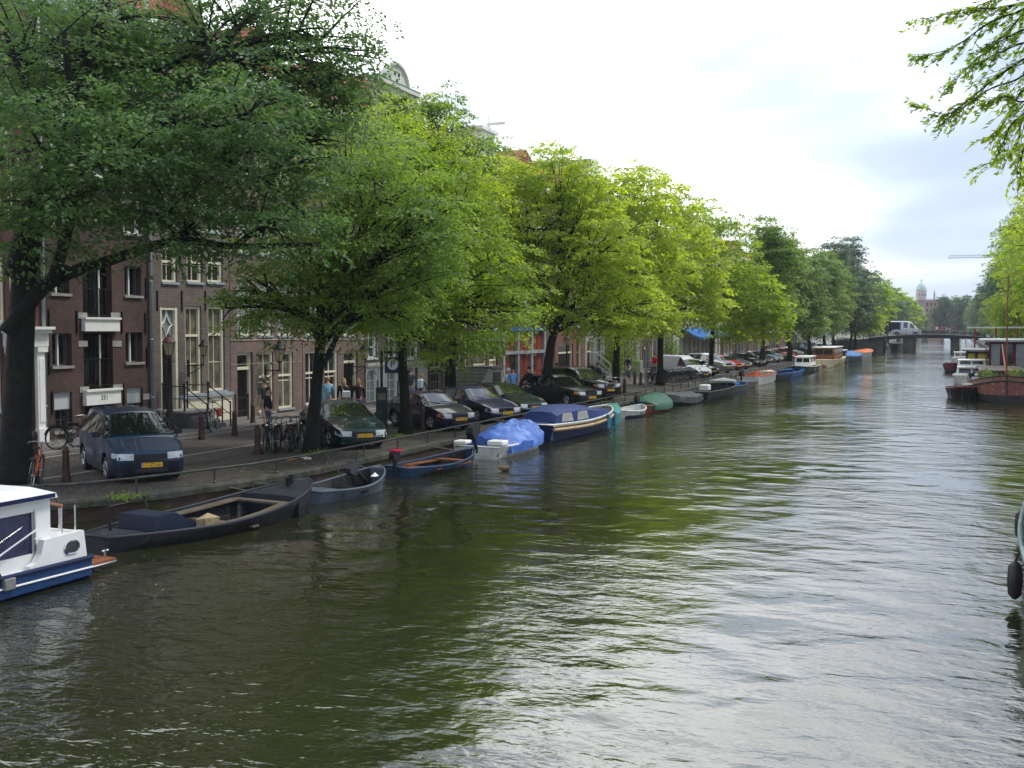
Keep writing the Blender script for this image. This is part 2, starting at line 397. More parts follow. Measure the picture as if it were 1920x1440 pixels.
# white lines of the roadway
mb = MB(); z = QZ + .004
mb.add([(-24.35, 14, z), (-24.23, 14, z), (-24.23, 225, z), (-24.35, 225, z)], [(0, 1, 2, 3)])
mb.add([(-20.9, 17.5, z), (-20.78, 17.5, z), (-20.78, 225, z), (-20.9, 225, z)], [(0, 1, 2, 3)])
for k in range(6, 34):
    y = 21.3 + k * 5.6
    a = Vector((-20.8, y + 1.2, z)); c_ = Vector((-16.2, y - 1.45, z)); n_ = Vector((.03, .052, 0))
    mb.add([a - n_, c_ - n_, c_ + n_, a + n_], [(0, 1, 2, 3)])
struct(mb, 'road_markings', M_line)
# quay wall and coping
mb = MB(); vs = []
for x, y in QP: vs += [(x - .05, y, -1.2), (x - .05, y, QZ - .12)]
mb.add(vs, [(2 * i, 2 * i + 2, 2 * i + 3, 2 * i + 1) for i in range(len(QP) - 1)])
tag(mb.build('quay_wall', M_quay), 'mossy brown brick quay wall of the left bank below its stone coping', 'quay wall')
mb = MB(); rings = []
for x, y in QP: rings.append([(x + .02, y, QZ - .14), (x + .03, y, QZ - .02), (x, y, QZ + .03), (x - .42, y, QZ + .03), (x - .42, y, QZ - .14)])
mb.loft(rings)
tag(mb.build('quay_coping', M_cop), 'long grey coping stone edging the left quay under the railing', 'coping')
# railing: low tube on short posts
def qpoint(s):
    "point at arc length s from QP[2]"
    pl = [Vector((a, b_, 0)) for a, b_ in QP[1:]]; 
    for i in range(len(pl) - 1):
        d = (pl[i + 1] - pl[i]).length
        if s <= d: return pl[i].lerp(pl[i + 1], s / d), (pl[i + 1] - pl[i]).normalized()
        s -= d
    return pl[-1], Vector((0, 1, 0))
M_rail = mat('grey_rail_iron', (.055, .058, .055), .5, metal=.4, noise=(5, .5), two=((.10, .05, .03), 7, .62, .05))
rt = thing('quay_railing', 'low grey tube railing on short posts along the left quay edge', 'railing', (QP[1][0], QP[1][1], QZ))
o0 = Vector((QP[1][0], QP[1][1], QZ))
pts = []; s = 0
while s < 209:
    p, d = qpoint(s); pts.append(Vector((p.x - .2, p.y, QZ + .37 + random.Random(int(s)).uniform(-.008, .008))) - o0); s += 1.15
MB().tube(pts, .032, 7).build('top_rail', M_rail, rt, smooth=True)
mb = MB(); mb.tube([p - Vector((0, 0, .17)) for p in pts[18:]], .022, 6); mb.build('lower_rail', M_rail, rt, smooth=True)
s = .6; k = 0
while s < 206 and k < 98:
    p, d = qpoint(s); q = Vector((p.x - .2, p.y, QZ)) - o0
    MB().tube([q, q + Vector((0, 0, .36))], .026, 6).lathe([(.05, 0), (.05, .05), (.03, .07)], q + Vector((0, 0, .02)), 8).build('post', M_rail, rt)
    s += 2.12; k += 1
# ------------------------------------------------------------------ right quay
mb = MB(); mb.add([(RX, -20, -1.2), (RX, 236, -1.2), (RX, 236, QZ), (RX, -20, QZ)], [(0, 1, 2, 3)]); mb.add([(RX, 250, -1.2), (RX, 640, -1.2), (RX, 640, QZ), (RX, 250, QZ)], [(0, 1, 2, 3)])
tag(mb.build('quay_wall', M_quay), 'brick quay wall of the right bank behind the moored barges', 'quay wall')
mb = MB(); mb.add([(RX, -20, QZ), (13, -20, QZ), (13, 640, QZ), (RX, 640, QZ)], [(0, 1, 2, 3)]); struct(mb, 'road', M_road)
mb = MB(); mb.add([(13, -20, QZ + .01), (900, -20, QZ + .01), (900, 640, QZ + .01), (13, 640, QZ + .01)], [(0, 1, 2, 3)]); struct(mb, 'pavement', M_walk)
# ------------------------------------------------------------------ canal houses on the left
def win(par, y0, z0, y1, z1, frame=M_cream, cols=2, rows=3, glass=M_glass, sill=M_zinc, split=None, jamb=.10, mun=.028, arch=False, name='window', label=None, rec=.17):
    mb = MB(); x0, x1 = -rec - .06, -rec + .06
    mb.box(x0, y0, z0, x1 + .04, y0 + jamb, z1); mb.box(x0, y1 - jamb, z0, x1 + .04, y1, z1)
    mb.box(x0, y0 + jamb, z1 - jamb, x1 + .037, y1 - jamb, z1); mb.box(x0, y0 + jamb, z0, x1 + .037, y1 - jamb, z0 + jamb * .7)
    a, b_, c_, d = y0 + jamb, z0 + jamb * .7, y1 - jamb, z1 - jamb
    if split:
        zs = b_ + (d - b_) * split
        mb.box(x0, a, zs - .045, x1 + .02, c_, zs + .045)
    xm0, xm1 = -rec - .03, -rec + .02
    for i in range(1, cols):
        y = a + (c_ - a) * i / cols; mb.box(xm0, y - mun / 2, b_, xm1, y + mun / 2, d)
    for j in range(1, rows):
        z = b_ + (d - b_) * j / rows; mb.box(xm0, a, z - mun / 2, xm1 - .003, c_, z + mun / 2)
    if arch:   # spandrels of a round-headed window
        r_ = (y1 - y0) / 2; cy = (y0 + y1) / 2; zc = z1 - r_
        for sg in (-1, 1):
            pts = [(cy + sg * r_, z1 + .001), (cy, z1 + .001)] + [(cy + sg * r_ * math.sin(q), zc + r_ * math.cos(q)) for q in [R(x_) for x_ in range(0, 91, 15)]]
            mb.prism(pts, -rec - .02, -.01, 'x')
    o = mb.build(name, frame, par, label=label)
    p = MB(); p.add([(-rec - .012, a, b_), (-rec - .012, c_, b_), (-rec - .012, c_, d), (-rec - .012, a, d)], [(0, 1, 2, 3)]); p.build('pane', glass, o)
    if sill is not None:
        s = MB(); s.box(-rec, y0 - .05, z0 - .09, .07, y1 + .05, z0 - .002); s.build('sill', sill, o)
    return o
def door(par, y0, z0, y1, z1, frame=M_cream, leaf=M_door, tr=.28, label=None, rec=.25):
    mb = MB(); j = .11; x0, x1 = -rec - .05, -rec + .12
    mb.box(x0, y0, z0, x1, y0 + j, z1); mb.box(x0, y1 - j, z0, x1, y1, z1); mb.box(x0, y0 + j, z1 - j, x1 - .004, y1 - j, z1)
    zt = z1 - (z1 - z0) * tr
    mb.box(x0, y0 + j, zt - .06, x1 - .006, y1 - j, zt + .06)
    o = mb.build('door_frame', frame, par)
    d = MB(); d.box(-rec - .04, y0 + j, z0, -rec, y1 - j, zt - .06)
    for k in range(3):
        za = z0 + .15 + k * (zt - z0 - .3) / 3
        d.box(-rec, y0 + j + .12, za, -rec + .02, y1 - j - .12, za + (zt - z0 - .3) / 3 - .12)
    dd = d.build('door', leaf, par, label=label)
    MB().ball((-rec + .05, y1 - j - .08, z0 + 1.0), .035, 8).build('handle', mat('brass', (.5, .35, .12), .3, metal=1), dd)
    p = MB(); p.add([(-rec - .01, y0 + j, zt + .06), (-rec - .01, y1 - j, zt + .06), (-rec - .01, y1 - j, z1 - j), (-rec - .01, y0 + j, z1 - j)], [(0, 1, 2, 3)])
    p.build('pane', M_glass, o)
    return o
class House:
    def __init__(s, px0, px1, ztop, brick, label, name='canal_house', X=FX, depth=11, roof='gable', y=None):
        s.X = X; s.y0, s.y1 = y if y else (YX(px0, X), YX(px1, X)); s.w = s.y1 - s.y0 - .004; s.z0 = PZ - .06; s.h = ztop - .5 - s.z0
        s.t = thing(name, label, 'house', (X, s.y0, s.z0), group='canal houses along the left quay'); s.holes = []; s.brick = brick; s.depth = depth; s.roof = roof
    def r(s, px0, py0, px1, py1):
        "photo rectangle -> local rectangle on the facade"
        ya = YX(px0, s.X) - s.y0; yb = YX(px1, s.X) - s.y0; pc = (px0 + px1) / 2
        return (ya, W(pc, py1, s.X)[1] - s.z0, yb, W(pc, py0, s.X)[1] - s.z0)
    def win(s, rc, **k):
        rc = (max(rc[0], .1), max(rc[1], .0), min(rc[2], s.w - .1), rc[3]); s.holes.append(rc); return win(s.t, *rc, **k)
    def door(s, rc, **k):
        rc = (rc[0], 0, rc[2], rc[3]); s.holes.append(rc); return door(s.t, *rc, **k)
    def grid(s, bays, z0, zs, hh=1.75, top=None, **k):
        "upper storeys: cols = list of (y0, y1), zs = storey pitch"
        z = z0
        while z + hh < (top or s.h) - .6:
            for a, b_ in bays: s.win((a, z, b_, z + hh), **k)
            z += zs; hh = max(1.2, hh * .93)
    def finish(s, cornice=None, chim=True, trim=M_white, anchors=True, body2=None, z2=None):
        mb = MB(); rect_wall(mb, 0, s.w, 0, s.h, s.holes)
        D = s.depth
        for y in (0, s.w): mb.add([(0, y, 0), (-D, y, 0), (-D, y, s.h), (0, y, s.h)], [(0, 1, 2, 3)])
        mb.add([(-D, 0, 0), (-D, s.w, 0), (-D, s.w, s.h), (-D, 0, s.h)], [(0, 1, 2, 3)])
        wall = mb.build('wall', s.brick, s.t)
        w, h = s.w, s.h; rise = min(w * .42, 2.4)
        rf = MB()
        if s.roof == 'gable':      # ridge runs back from the street
            rf.add([(-.3, -.02, h - .1), (-D, -.02, h - .1), (-D, w / 2, h + rise), (-.3, w / 2, h + rise), (-D, w + .02, h - .1), (-.3, w + .02, h - .1)], [(0, 1, 2, 3), (3, 2, 4, 5), (0, 3, 5), (1, 4, 2)])
            ro = rf.build('roof', M_tile, s.t)
        else:
            rf.add([(0, 0, h - .05), (0, w, h - .05), (-D / 2, w, h + 1.6), (-D / 2, 0, h + 1.6), (-D, 0, h), (-D, w, h)], [(0, 1, 2, 3), (3, 2, 5, 4), (0, 3, 4), (1, 5, 2)])
            ro = rf.build('roof', M_roof if s.roof == 'slate' else M_tile, s.t)
        if chim:
            c = MB(); zc = h + (rise if s.roof == 'gable' else 1.6)
            c.box(-D * .55, w * .5 - .45 + (w * .3), h, -D * .55 + .7, w * .5 + .45 + w * .3, zc + .7)
            co = c.build('chimney', s.brick, ro)
            for q in (-.22, .22): MB().lathe([(.11, 0), (.09, .45), (.12, .5)], (-D * .55 + .35, w * .8 + q, zc + .7), 8).build('chimney_pot', mat('terracotta', (.4, .16, .08), .8), co)
        if cornice is not None or s.roof != 'gable':
            c = MB(); c.box(-.05, -.03, h - .55, .10, w + .03, h - .12); c.box(-.05, -.06, h - .12, .38, w + .06, h + .08)
            n = int(w / .55)
            for i in range(n): c.box(.1, w * (i + .5) / n - .07, h - .38, .30, w * (i + .5) / n + .07, h - .12)
            c.build('cornice', trim, s.t)
        return wall
def bands(H, specs, m=M_stone):
    mb = MB()
    for z0, z1, pr in specs: mb.box(0, 0.005, z0, pr, H.w - .005, z1)
    mb.build('stone_band', m, H.t)
def downpipe(H, y, z1):
    mb = MB(); mb.tube([(.09, y, .02), (.09, y, z1)], .055, 8)
    z = 1.2
    while z < z1: mb.lathe([(.07, -.03), (.07, .03)], (.09, y, z), 8); z += 2.1
    mb.build('drainpipe', M_zinc, H.t, smooth=True)
def anchors(H, spots):
    for y, z in spots:
        mb = MB(); mb.box(0.005, y - .022, z - .38, .05, y + .022, z + .38); mb.build('wall_anchor', M_black, H.t)
B_dark = brick_mat('dark_plum_brick', (.122, .066, .056), (.086, .050, .044), (.07, .058, .052), 1, dirt=.4)
B_dark2 = brick_mat('dark_red_brick', (.15, .062, .048), (.11, .05, .042), (.085, .07, .06), 1, dirt=.3)
B_grey = brick_mat('greyish_brown_brick', (.165, .122, .102), (.112, .085, .073), (.21, .19, .17), 1, bh=.075, dirt=.3)
B_pink = brick_mat('pale_red_brick', (.225, .135, .115), (.165, .105, .092), (.22, .185, .165), 1, bh=.075, dirt=.3)
B_brown = brick_mat('brown_brick', (.13, .080, .062), (.10, .062, .05), (.10, .085, .075), 1, dirt=.35)
B_ochre = brick_mat('ochre_brick', (.25, .17, .10), (.20, .135, .085), (.17, .14, .11), 1, dirt=.3)
P_white = mat('white_plaster', (.60, .58, .52), .7, noise=(2.5, .12))
P_grey = mat('grey_plaster', (.32, .31, .29), .75, noise=(2.5, .2))
# -- first house, mostly behind the big tree: classical white door surround
H = House(-62, 83, 15.5, B_dark2, 'red brick house with a white classical door surround behind the big trunk', roof='flat')
rc = H.r(22, 668, 62, 838)
H.holes.append((rc[0], 0, rc[2], rc[3]))
d = MB(); d.box(-.2, rc[0], 0, -.14, rc[2], rc[3] - .95); d.build('door', M_door, H.t)
o = MB().box(-.16, rc[0], rc[3] - .9, -.1, rc[2], rc[3]).build('door_frame', M_white, H.t)
fan = MB(); fan.add([(-.09, rc[0] + .1, rc[3] - .8), (-.09, rc[2] - .1, rc[3] - .8), (-.09, rc[2] - .1, rc[3] - .1), (-.09, rc[0] + .1, rc[3] - .1)], [(0, 1, 2, 3)]); fan.build('pane', M_cur, o)
cy = (rc[0] + rc[2]) / 2
MB().tube([(-.07, cy + .3 * math.cos(a), rc[3] - .45 + .3 * math.sin(a)) for a in [R(x_) for x_ in range(0, 360, 20)]], .03, 5, closed=True).build('tracery', M_white, o)
p = MB()
for ya, yb in ((rc[0] - .32, rc[0]), (rc[2], rc[2] + .42)):
    p.box(0, ya, 0, .18, yb, .5); p.box(0, ya + .03, .5, .13, yb - .03, rc[3] + .12); p.box(0, ya, rc[3] + .12, .19, yb, rc[3] + .3)
    p.box(.13, ya + .1, .7, .15, yb - .1, rc[3] - .1)
p.box(0, rc[0] - .36, rc[3] + .3, .20, rc[2] + .44, rc[3] + .72); p.box(0, rc[0] - .42, rc[3] + .72, .32, rc[2] + .48, rc[3] + .84); p.box(0, rc[0] - .5, rc[3] + .84, .42, rc[2] + .52, rc[3] + .93)
p.build('door_surround', M_white, H.t)
for a in (-50, -20): H.win(H.r(a, 625, a + 22, 770), rows=3, label=None)
for a in (-50, -16, 20): H.grid([(YX(a, FX) - H.y0, YX(a + 27, FX) - H.y0)], H.r(0, 0, 30, 605)[1], 3.3, 2.1, rows=3, cols=2, split=.6)
H.finish(cornice=1); downpipe(H, H.w - .1, 15)
# -- second: plum warehouse with loading doors
H = House(84, 284.5, 15.6, B_dark, 'dark plum brick warehouse with central loading doors over white boxed lintels')
def ware(px0, py0, px1, py1, split=False):
    o = H.win(H.r(px0, py0, px1, py1), frame=M_dstone, cols=1, rows=1, sill=M_stone, jamb=.06, rec=.32, glass=M_glass)
    rc = H.holes[-1]
    q = MB(); ym = rc[0] + (rc[2] - rc[0]) * .55; q.box(-.3, ym - .03, rc[1], -.22, ym + .03, rc[3]); q.build('mullion', M_white, o)
ware(97, 625, 134, 686); ware(235, 623, 267, 679); ware(97, 497, 132, 550); ware(235, 500, 266, 554)
for (a, b_, c_, d_, e_) in ((99, 736, 133, 768, 808), (236, 727, 266, 756, 800)):
    H.win(H.r(a, d_, c_, e_), frame=M_dstone, cols=3, rows=2, sill=M_stone, jamb=.05, rec=.25)
    rc = H.r(a, b_, c_, d_); H.holes.append(rc); MB().box(-.16, rc[0], rc[1], -.10, rc[2], rc[3]).build('shutter', mat('pale_grey_shutter', (.50, .53, .55), .5), H.t)
prev = None
for (ya_, yb_) in ((492, 598), (625, 729), (760, 838)):
    rc = H.r(156, ya_, 211, yb_); 
    if yb_ > 800: rc = (rc[0], 0, rc[2], rc[3])
    H.holes.append(rc)
    mb = MB(); ym = (rc[0] + rc[2]) / 2
    for k, (a, b_) in enumerate(((rc[0], ym - .02), (ym + .02, rc[2]))):
        mb.box(-.32, a, rc[1], -.26, a + .09, rc[3]); mb.box(-.32, b_ - .09, rc[1], -.26, b_, rc[3]); mb.box(-.32, a + .09, rc[3] - .12, -.262, b_ - .09, rc[3]); mb.box(-.32, a + .09, rc[1], -.262, b_ - .09, rc[1] + .3)
    o = mb.build('loading_door', M_door, H.t)
    MB().add([(-.30, rc[0] + .08, rc[1]), (-.30, rc[2] - .08, rc[1]), (-.30, rc[2] - .08, rc[3]), (-.30, rc[0] + .08, rc[3])], [(0, 1, 2, 3)]).build('pane', M_glass, o)
    if ya_ < 700:
        # open white-edged leaf and iron railing
        MB().box(-.26, rc[2] - .40, rc[1] + .05, -.22, rc[2] - .34, rc[3] - .05).build('door_edge', M_white, H.t)
        b = MB(); b.box(-.06, rc[0] - .05, rc[1] + 1.0, -.02, rc[2] + .05, rc[1] + 1.04); b.box(-.055, rc[0], rc[1] + .1, -.025, rc[2], rc[1] + .13)
        for i in range(11): yy = rc[0] + (rc[2] - rc[0]) * i / 10; b.box(-.05, yy - .01, rc[1], -.03, yy + .01, rc[1] + 1.02)
        b.build('guard_rail', M_black, H.t)
for py0, py1 in ((599, 621), (733, 758)):
    rc = H.r(155, py0, 217, py1); mb = MB(); mb.box(-.02, rc[0] - .05, rc[1], .16, rc[2] + .03, rc[3]); mb.box(-.02, rc[0] - .08, rc[3], .22, rc[2] + .06, rc[3] + .07)
    o = mb.build('boxed_lintel', M_white, H.t)
for (a, b_) in ((146, 592), (208, 592), (146, 645), (210, 645), (147, 731), (210, 727), (266, 744)):
    rc = H.r(a, b_ - 6, a + 17, b_ + 5); MB().box(0, rc[0], rc[1], .025, rc[2], rc[3]).build('corner_stone', M_stone, H.t)
# painted house number on the lower lintel
rc = H.r(182, 741, 192, 750)
def text_mesh(txt, size, ext=.004):
    cu = bpy.data.curves.new('t', 'FONT'); cu.body = txt; cu.size = size; cu.extrude = ext; cu.align_x = 'CENTER'; cu.align_y = 'CENTER'; cu.resolution_u = 2
    ob = bpy.data.objects.new('t', cu); COL.objects.link(ob)
    dg = bpy.context.evaluated_depsgraph_get(); me = bpy.data.meshes.new_from_object(ob.evaluated_get(dg))
    vs = [tuple(v.co) for v in me.vertices]; fs = [tuple(p.vertices) for p in me.polygons]
    bpy.data.objects.remove(ob); bpy.data.curves.remove(cu); bpy.data.meshes.remove(me)
    return vs, fs
MX = Matrix(((0, 0, 1, 0), (1, 0, 0, 0), (0, 1, 0, 0), (0, 0, 0, 1)))       # text plane -> facade plane
vs, fs = text_mesh('331', .24); MB().add(vs, fs, Matrix.Translation((.165, (rc[0] + rc[2]) / 2, (rc[1] + rc[3]) / 2)) @ MX).build('house_number', M_black, H.t)
H.grid([(H.r(97, 0, 132, 1)[0], H.r(97, 0, 132, 1)[2]), (H.r(235, 0, 266, 1)[0], H.r(235, 0, 266, 1)[2])], H.r(97, 0, 132, 480)[1] + 1.0, 2.55, 1.5, frame=M_white, cols=1, rows=2, sill=M_stone)
for z in (8.9, 11.5, 14.1):
    rc = H.r(156, 0, 211, 1); H.win((rc[0], z, rc[2], z + 1.9), frame=M_white, cols=2, rows=2, sill=M_white, name='loading_door')
anchors(H, [(H.r(a, 0, a + 1, 1)[0], H.r(a, b_, a + 1, b_ + 1)[1]) for a, b_ in ((91, 600), (143, 603), (228, 604), (272, 605), (90, 680), (274, 670), (94, 755), (229, 738), (274, 540))])
H.finish(cornice=1, trim=M_white); downpipe(H, H.w - .12, 16)
# -- third: three bays, tall cream windows, diamond fanlight, stoop
H = House(285.5, 431, 15.8, B_grey, 'greyish brown brick house with tall cream windows and a star shaped fanlight')
for a in (347, 390):
    o = H.win(H.r(a, 574, a + 31, 738 if a == 347 else 732), split=.68, cols=2, rows=3, glass=M_curd, jamb=.11)
for a, t_ in ((305, 462), (352, 464), (390, 467)): H.win(H.r(a, t_, a + 29, 529), cols=2, rows=2, glass=M_glass, jamb=.11, split=.6)
H.grid([(H.r(a, 0, a + 29, 1)[0], H.r(a, 0, a + 29, 1)[2]) for a in (305, 352, 390)], H.r(330, 0, 331, 435)[1] + .2, 2.9, 1.9, cols=2, rows=2)
H.grid([(H.r(a, 0, a + 29, 1)[0], H.r(a, 0, a + 29, 1)[2]) for a in (305, 352, 390)], H.r(330, 0, 331, 435)[1] + 3.0, 2.9, 1.7, cols=2, rows=2) if 0 else None
rc = H.r(301, 645, 334, 768); H.holes.append((rc[0], rc[1], rc[2], H.r(301, 575, 334, 600)[3]))
MB().box(-.32, rc[0], rc[1], -.26, rc[2], rc[3]).build('door', M_door, H.t)
z1 = H.holes[-1][3]
fr = MB(); fr.box(-.2, rc[0], rc[1], -.02, rc[0] + .1, z1); fr.box(-.2, rc[2] - .14, rc[1], -.02, rc[2], z1); fr.box(-.2, rc[0] + .1, z1 - .12, -.03, rc[2] - .14, z1); fr.box(-.2, rc[0] + .1, rc[3], -.03, rc[2] - .14, rc[3] + .16)
fo = fr.build('door_frame', M_cream, H.t)
MB().add([(-.15, rc[0] + .1, rc[3] + .1), (-.15, rc[2] - .14, rc[3] + .1), (-.15, rc[2] - .14, z1), (-.15, rc[0] + .1, z1)], [(0, 1, 2, 3)]).build('pane', M_cur, fo)
cy = (rc[0] + rc[2]) / 2 - .02; cz_ = (rc[3] + .16 + z1 - .12) / 2; hw = (rc[2] - rc[0]) / 2 - .14; hh = (z1 - .12 - rc[3] - .16) / 2
st = MB()
for sy in (-1, 1):
    for sz in (-1, 1):
        st.tube([(-.12, cy + sy * hw * (1 - q) ** 1.7, cz_ + sz * hh * q ** 1.7) for q in [k / 8 for k in range(9)]], .028, 5)
st.build('tracery', M_white, fo)
bz = H.r(335, 738, 431, 760)[3]
MB().box(.002, H.r(336, 0, 337, 1)[0], 0, .09, H.w - .01, bz - .14).build('plinth', M_cream, H.t)
MB().box(.002, H.r(336, 0, 337, 1)[0] - .05, bz - .14, .16, H.w, bz).build('plinth_cap', M_zinc, H.t)
anchors(H, [(H.r(a, 0, a + 1, 1)[0], H.r(a, 563, a + 1, 564)[1]) for a in (295, 341, 385)])
# stoop landing, steps and iron railings
rc = H.r(297, 768, 380, 830)
so_ = MB(); sy0, sy1 = H.r(296, 0, 297, 1)[0], H.r(345, 0, 346, 1)[0]; lz = H.r(301, 0, 334, 768)[1]
so_.box(.002, sy0, 0, 1.15, sy1, lz - .08); 
for k in range(4): so_.box(1.15 + .26 * k, sy0 + .1, 0, 1.41 + .26 * k, sy1 - .1, lz - .08 - (k + 1) * lz / 5)
stp = so_.build('stoop', M_dstone, H.t); MB().box(.002, sy0 - .06, lz - .08, 1.22, sy1 + .06, lz).build('landing_slab', M_stone, stp)
for y in (sy0 + .05, sy1 - .05):
    ra = MB()
    for x_ in (.15, 1.1): ra.tube([(x_, y, lz), (x_, y, lz + .95)], .035, 6).ball((x_, y, lz + .98), .055, 8)
    ra.tube([(.15, y, lz + .9), (1.1, y, lz + .9), (2.1, y, .95)], .022, 6); ra.tube([(.15, y, lz + .45), (1.1, y, lz + .45), (2.1, y, .5)], .016, 5)
    ra.tube([(2.1, y, 0), (2.1, y, 1.0)], .03, 6); ra.build('stoop_railing', M_black, H.t)
# iron area fence further right
af = MB(); ya, yb = sy1 + .25, H.w - .1
for i in range(4): y = ya + (yb - ya) * i / 3; af.tube([(.9, y, 0), (.9, y, 1.05)], .03, 6).ball((.9, y, 1.08), .05, 8)
for z in (.45, .95): af.tube([(.9, ya, z), (.9, yb, z)], .014, 5)
af.build('area_railing', M_black, H.t)
H.finish(cornice=1); 
# -- fourth and fifth: pale red brick, black-framed ground floor
H = House(432, 566, 15.2, B_pink, 'pale red brick house with black sashes and a black door beside a wall lantern')
for a in (444, 483, 521): H.win(H.r(a, 520, a + 27, 629), cols=2, rows=3, glass=M_cur, jamb=.10, mun=.04)
H.door(H.r(444, 661, 474, 789), tr=.24)
for a, e_ in ((484, 772), (521, 765)): H.win(H.r(a, 660, a + 28, e_), cols=2, rows=2, glass=M_curd, jamb=.1, mun=.045, split=.6)
H.grid([(H.r(a, 0, a + 27, 1)[0], H.r(a, 0, a + 27, 1)[2]) for a in (444, 483, 521)], H.r(500, 0, 501, 478)[1], 3.0, 2.0, cols=2, rows=2, glass=M_cur)
z = H.r(500, 631, 501, 637); bands(H, [(z[1] - .02, z[3] - .09, .03), (z[1] - 1.0, z[1] - .98, .012)], mat('sandstone', (.42, .34, .26), .8, noise=(5, .15)))
H.finish(cornice=1)
H = House(567, 683, 14.8, B_pink, 'pale red brick house with a dark panelled door behind the slanting trunk')
for a in (572, 608, 644): H.win(H.r(a, 525, a + 24, 629), cols=2, rows=3, glass=M_cur, jamb=.10, mun=.04)
H.door(H.r(644, 658, 671, 768), tr=.2)
for a, e_ in ((572, 758), (608, 752)): H.win(H.r(a, 658, a + 25, e_), cols=2, rows=2, glass=M_glass, jamb=.1, mun=.045, split=.6)
H.grid([(H.r(a, 0, a + 24, 1)[0], H.r(a, 0, a + 24, 1)[2]) for a in (572, 608, 644)], H.r(620, 0, 621, 478)[1], 3.0, 2.0, cols=2, rows=2, glass=M_cur)
z = H.r(620, 631, 621, 637); bands(H, [(z[1] - .02, z[3] - .09, .03)], MATS['sandstone'])
H.finish(cornice=1)
# -- sixth: white rusticated ground floor with arched windows, round white pediment on the roof
H = House(684, 800, 15.6, B_grey, 'grey brick house with a white arched ground floor and a rounded white roof pediment')
for a in (686, 724): H.win(H.r(a, 691, a + 22, 757 - (a - 686) * .17), frame=M_white, cols=2, rows=3, arch=True, glass=M_cur, sill=M_white)
H.door(H.r(760, 690, 782, 748), frame=M_white)
for a in (686, 724, 764): H.win(H.r(a, 612, a + 20, 671), frame=M_white, cols=2, rows=3, sill=M_white, mun=.04)
H.grid([(H.r(a, 0, a + 20, 1)[0], H.r(a, 0, a + 20, 1)[2]) for a in (686, 724, 764)], H.r(740, 0, 741, 590)[1], 3.1, 2.1, frame=M_white, cols=2, rows=3, sill=M_white)
z = H.r(740, 678, 741, 684); p = MB(); rect_wall(p, 0, H.w, 0, z[3], H.holes, depth=.02, x=.05); p.box(-.0, 0, z[1], .18, H.w, z[3]); p.build('plaster_front', P_white, H.t)
w_, h_ = H.w, H.h
g_ = MB(); n0, n1 = w_ * .18, w_ * .82; zc = W(740, 166, FX)[1] - H.z0
g_.box(-.35, n0, h_ - .3, .02, n1, zc); g_.box(-.45, n0 - .18, zc, .22, n1 + .18, zc + .22)
rr = (n1 - n0) * .29; cy = (n0 + n1) / 2
arc = [(cy + rr * math.cos(a), zc + .12 + rr * .9 * math.sin(a)) for a in [R(x_) for x_ in range(0, 181, 12)]]
g_.prism(arc, -.3, .04, 'x'); g_.tube([(.05, a, b_) for a, b_ in arc], .12, 6)
gb = g_.build('gable', P_white, H.t)
oc = MB()
for dy, dz in ((-.22, .55), (.22, .55), (0, .2)): oc.lathe([(.11, 0), (.11, .03)], (.035, cy + dy, zc + .22 + dz), 10, axis='x')
oc.build('vent_opening', M_black, gb)
MB().box(-.46, n0 - .2, zc + .22, .24, n1 + .2, zc + .27).build('copper_flashing', mat('verdigris', (.10, .26, .20), .7, noise=(9, .3)), gb)
H.finish()
# -- seventh: grey shop with steps up
H = House(801, 884, 14.0, B_brown, 'brown brick house with a grey painted basement front and a stone stair')
H.win(H.r(806, 640, 828, 690), cols=2, rows=2); H.win(H.r(806, 698, 828, 733), cols=4, rows=2, frame=P_grey, glass=M_glass); H.win(H.r(856, 640, 876, 690), cols=2, rows=2)
H.door(H.r(834, 645, 850, 738), frame=P_grey)
H.grid([(H.r(a, 0, a + 20, 1)[0], H.r(a, 0, a + 20, 1)[2]) for a in (806, 832, 857)], H.r(840, 0, 841, 622)[1], 3.1, 2.1, frame=M_white, cols=2, rows=3)
sb = MB(); y0_, y1_ = 2.1, 4.6
for k in range(7): sb.box(.01, y0_ + .30 * k, 0, 2.0, y0_ + .30 * (k + 1), .2 * (k + 1))
sb.box(.01, y0_ + 2.1, 0, 2.0, y0_ + 4.1, 1.4)
so_ = sb.build('stair', M_stone, H.t); MB().box(-.0, y0_ + 2.05, 1.4, 2.08, y0_ + 4.2, 1.52).build('landing_slab', M_dstone, so_)
MB().box(2.0, y0_ + 2.6, .12, 2.04, y0_ + 3.8, 1.2).build('hatch', mat('dark_grey_paint', (.05, .055, .06), .5), so_)
H.finish(cornice=1)
# -- eighth: cream shopfront, hoist beam
H = House(885, 941, 14.6, B_brown, 'brown brick house with tall cream shop windows and a white hoist gable at the roof')
H.win(H.r(887, 655, 912, 724), cols=2, rows=2, glass=M_curd, split=.6); H.door(H.r(917, 655, 933, 722), leaf=M_cream)
H.grid([(H.r(a, 0, a + 14, 1)[0], H.r(a, 0, a + 14, 1)[2]) for a in (888, 905, 922)], H.r(915, 0, 916, 618)[1], 3.0, 2.0, frame=M_white, cols=2, rows=3)
z = H.r(912, 628, 913, 640); MB().box(.002, 0, z[1], .2, H.w, z[1] + .18).build('shop_cornice', M_zinc, H.t)
H.finish(cornice=1)
g_ = MB(); c0 = H.w * .5; zb = H.h
g_.box(-1.8, c0 - 1.1, zb, .05, c0 + 1.1, zb + 2.3); g_.box(-1.9, c0 - 1.35, zb + 2.3, .25, c0 + 1.35, zb + 2.5)
g_.add([(.1, c0 - .45, zb + 2.5), (.1, c0 + .45, zb + 2.5), (.1, c0, zb + 3.4), (-.5, c0, zb + 2.5)], [(0, 1, 2), (0, 2, 3), (1, 3, 2)])
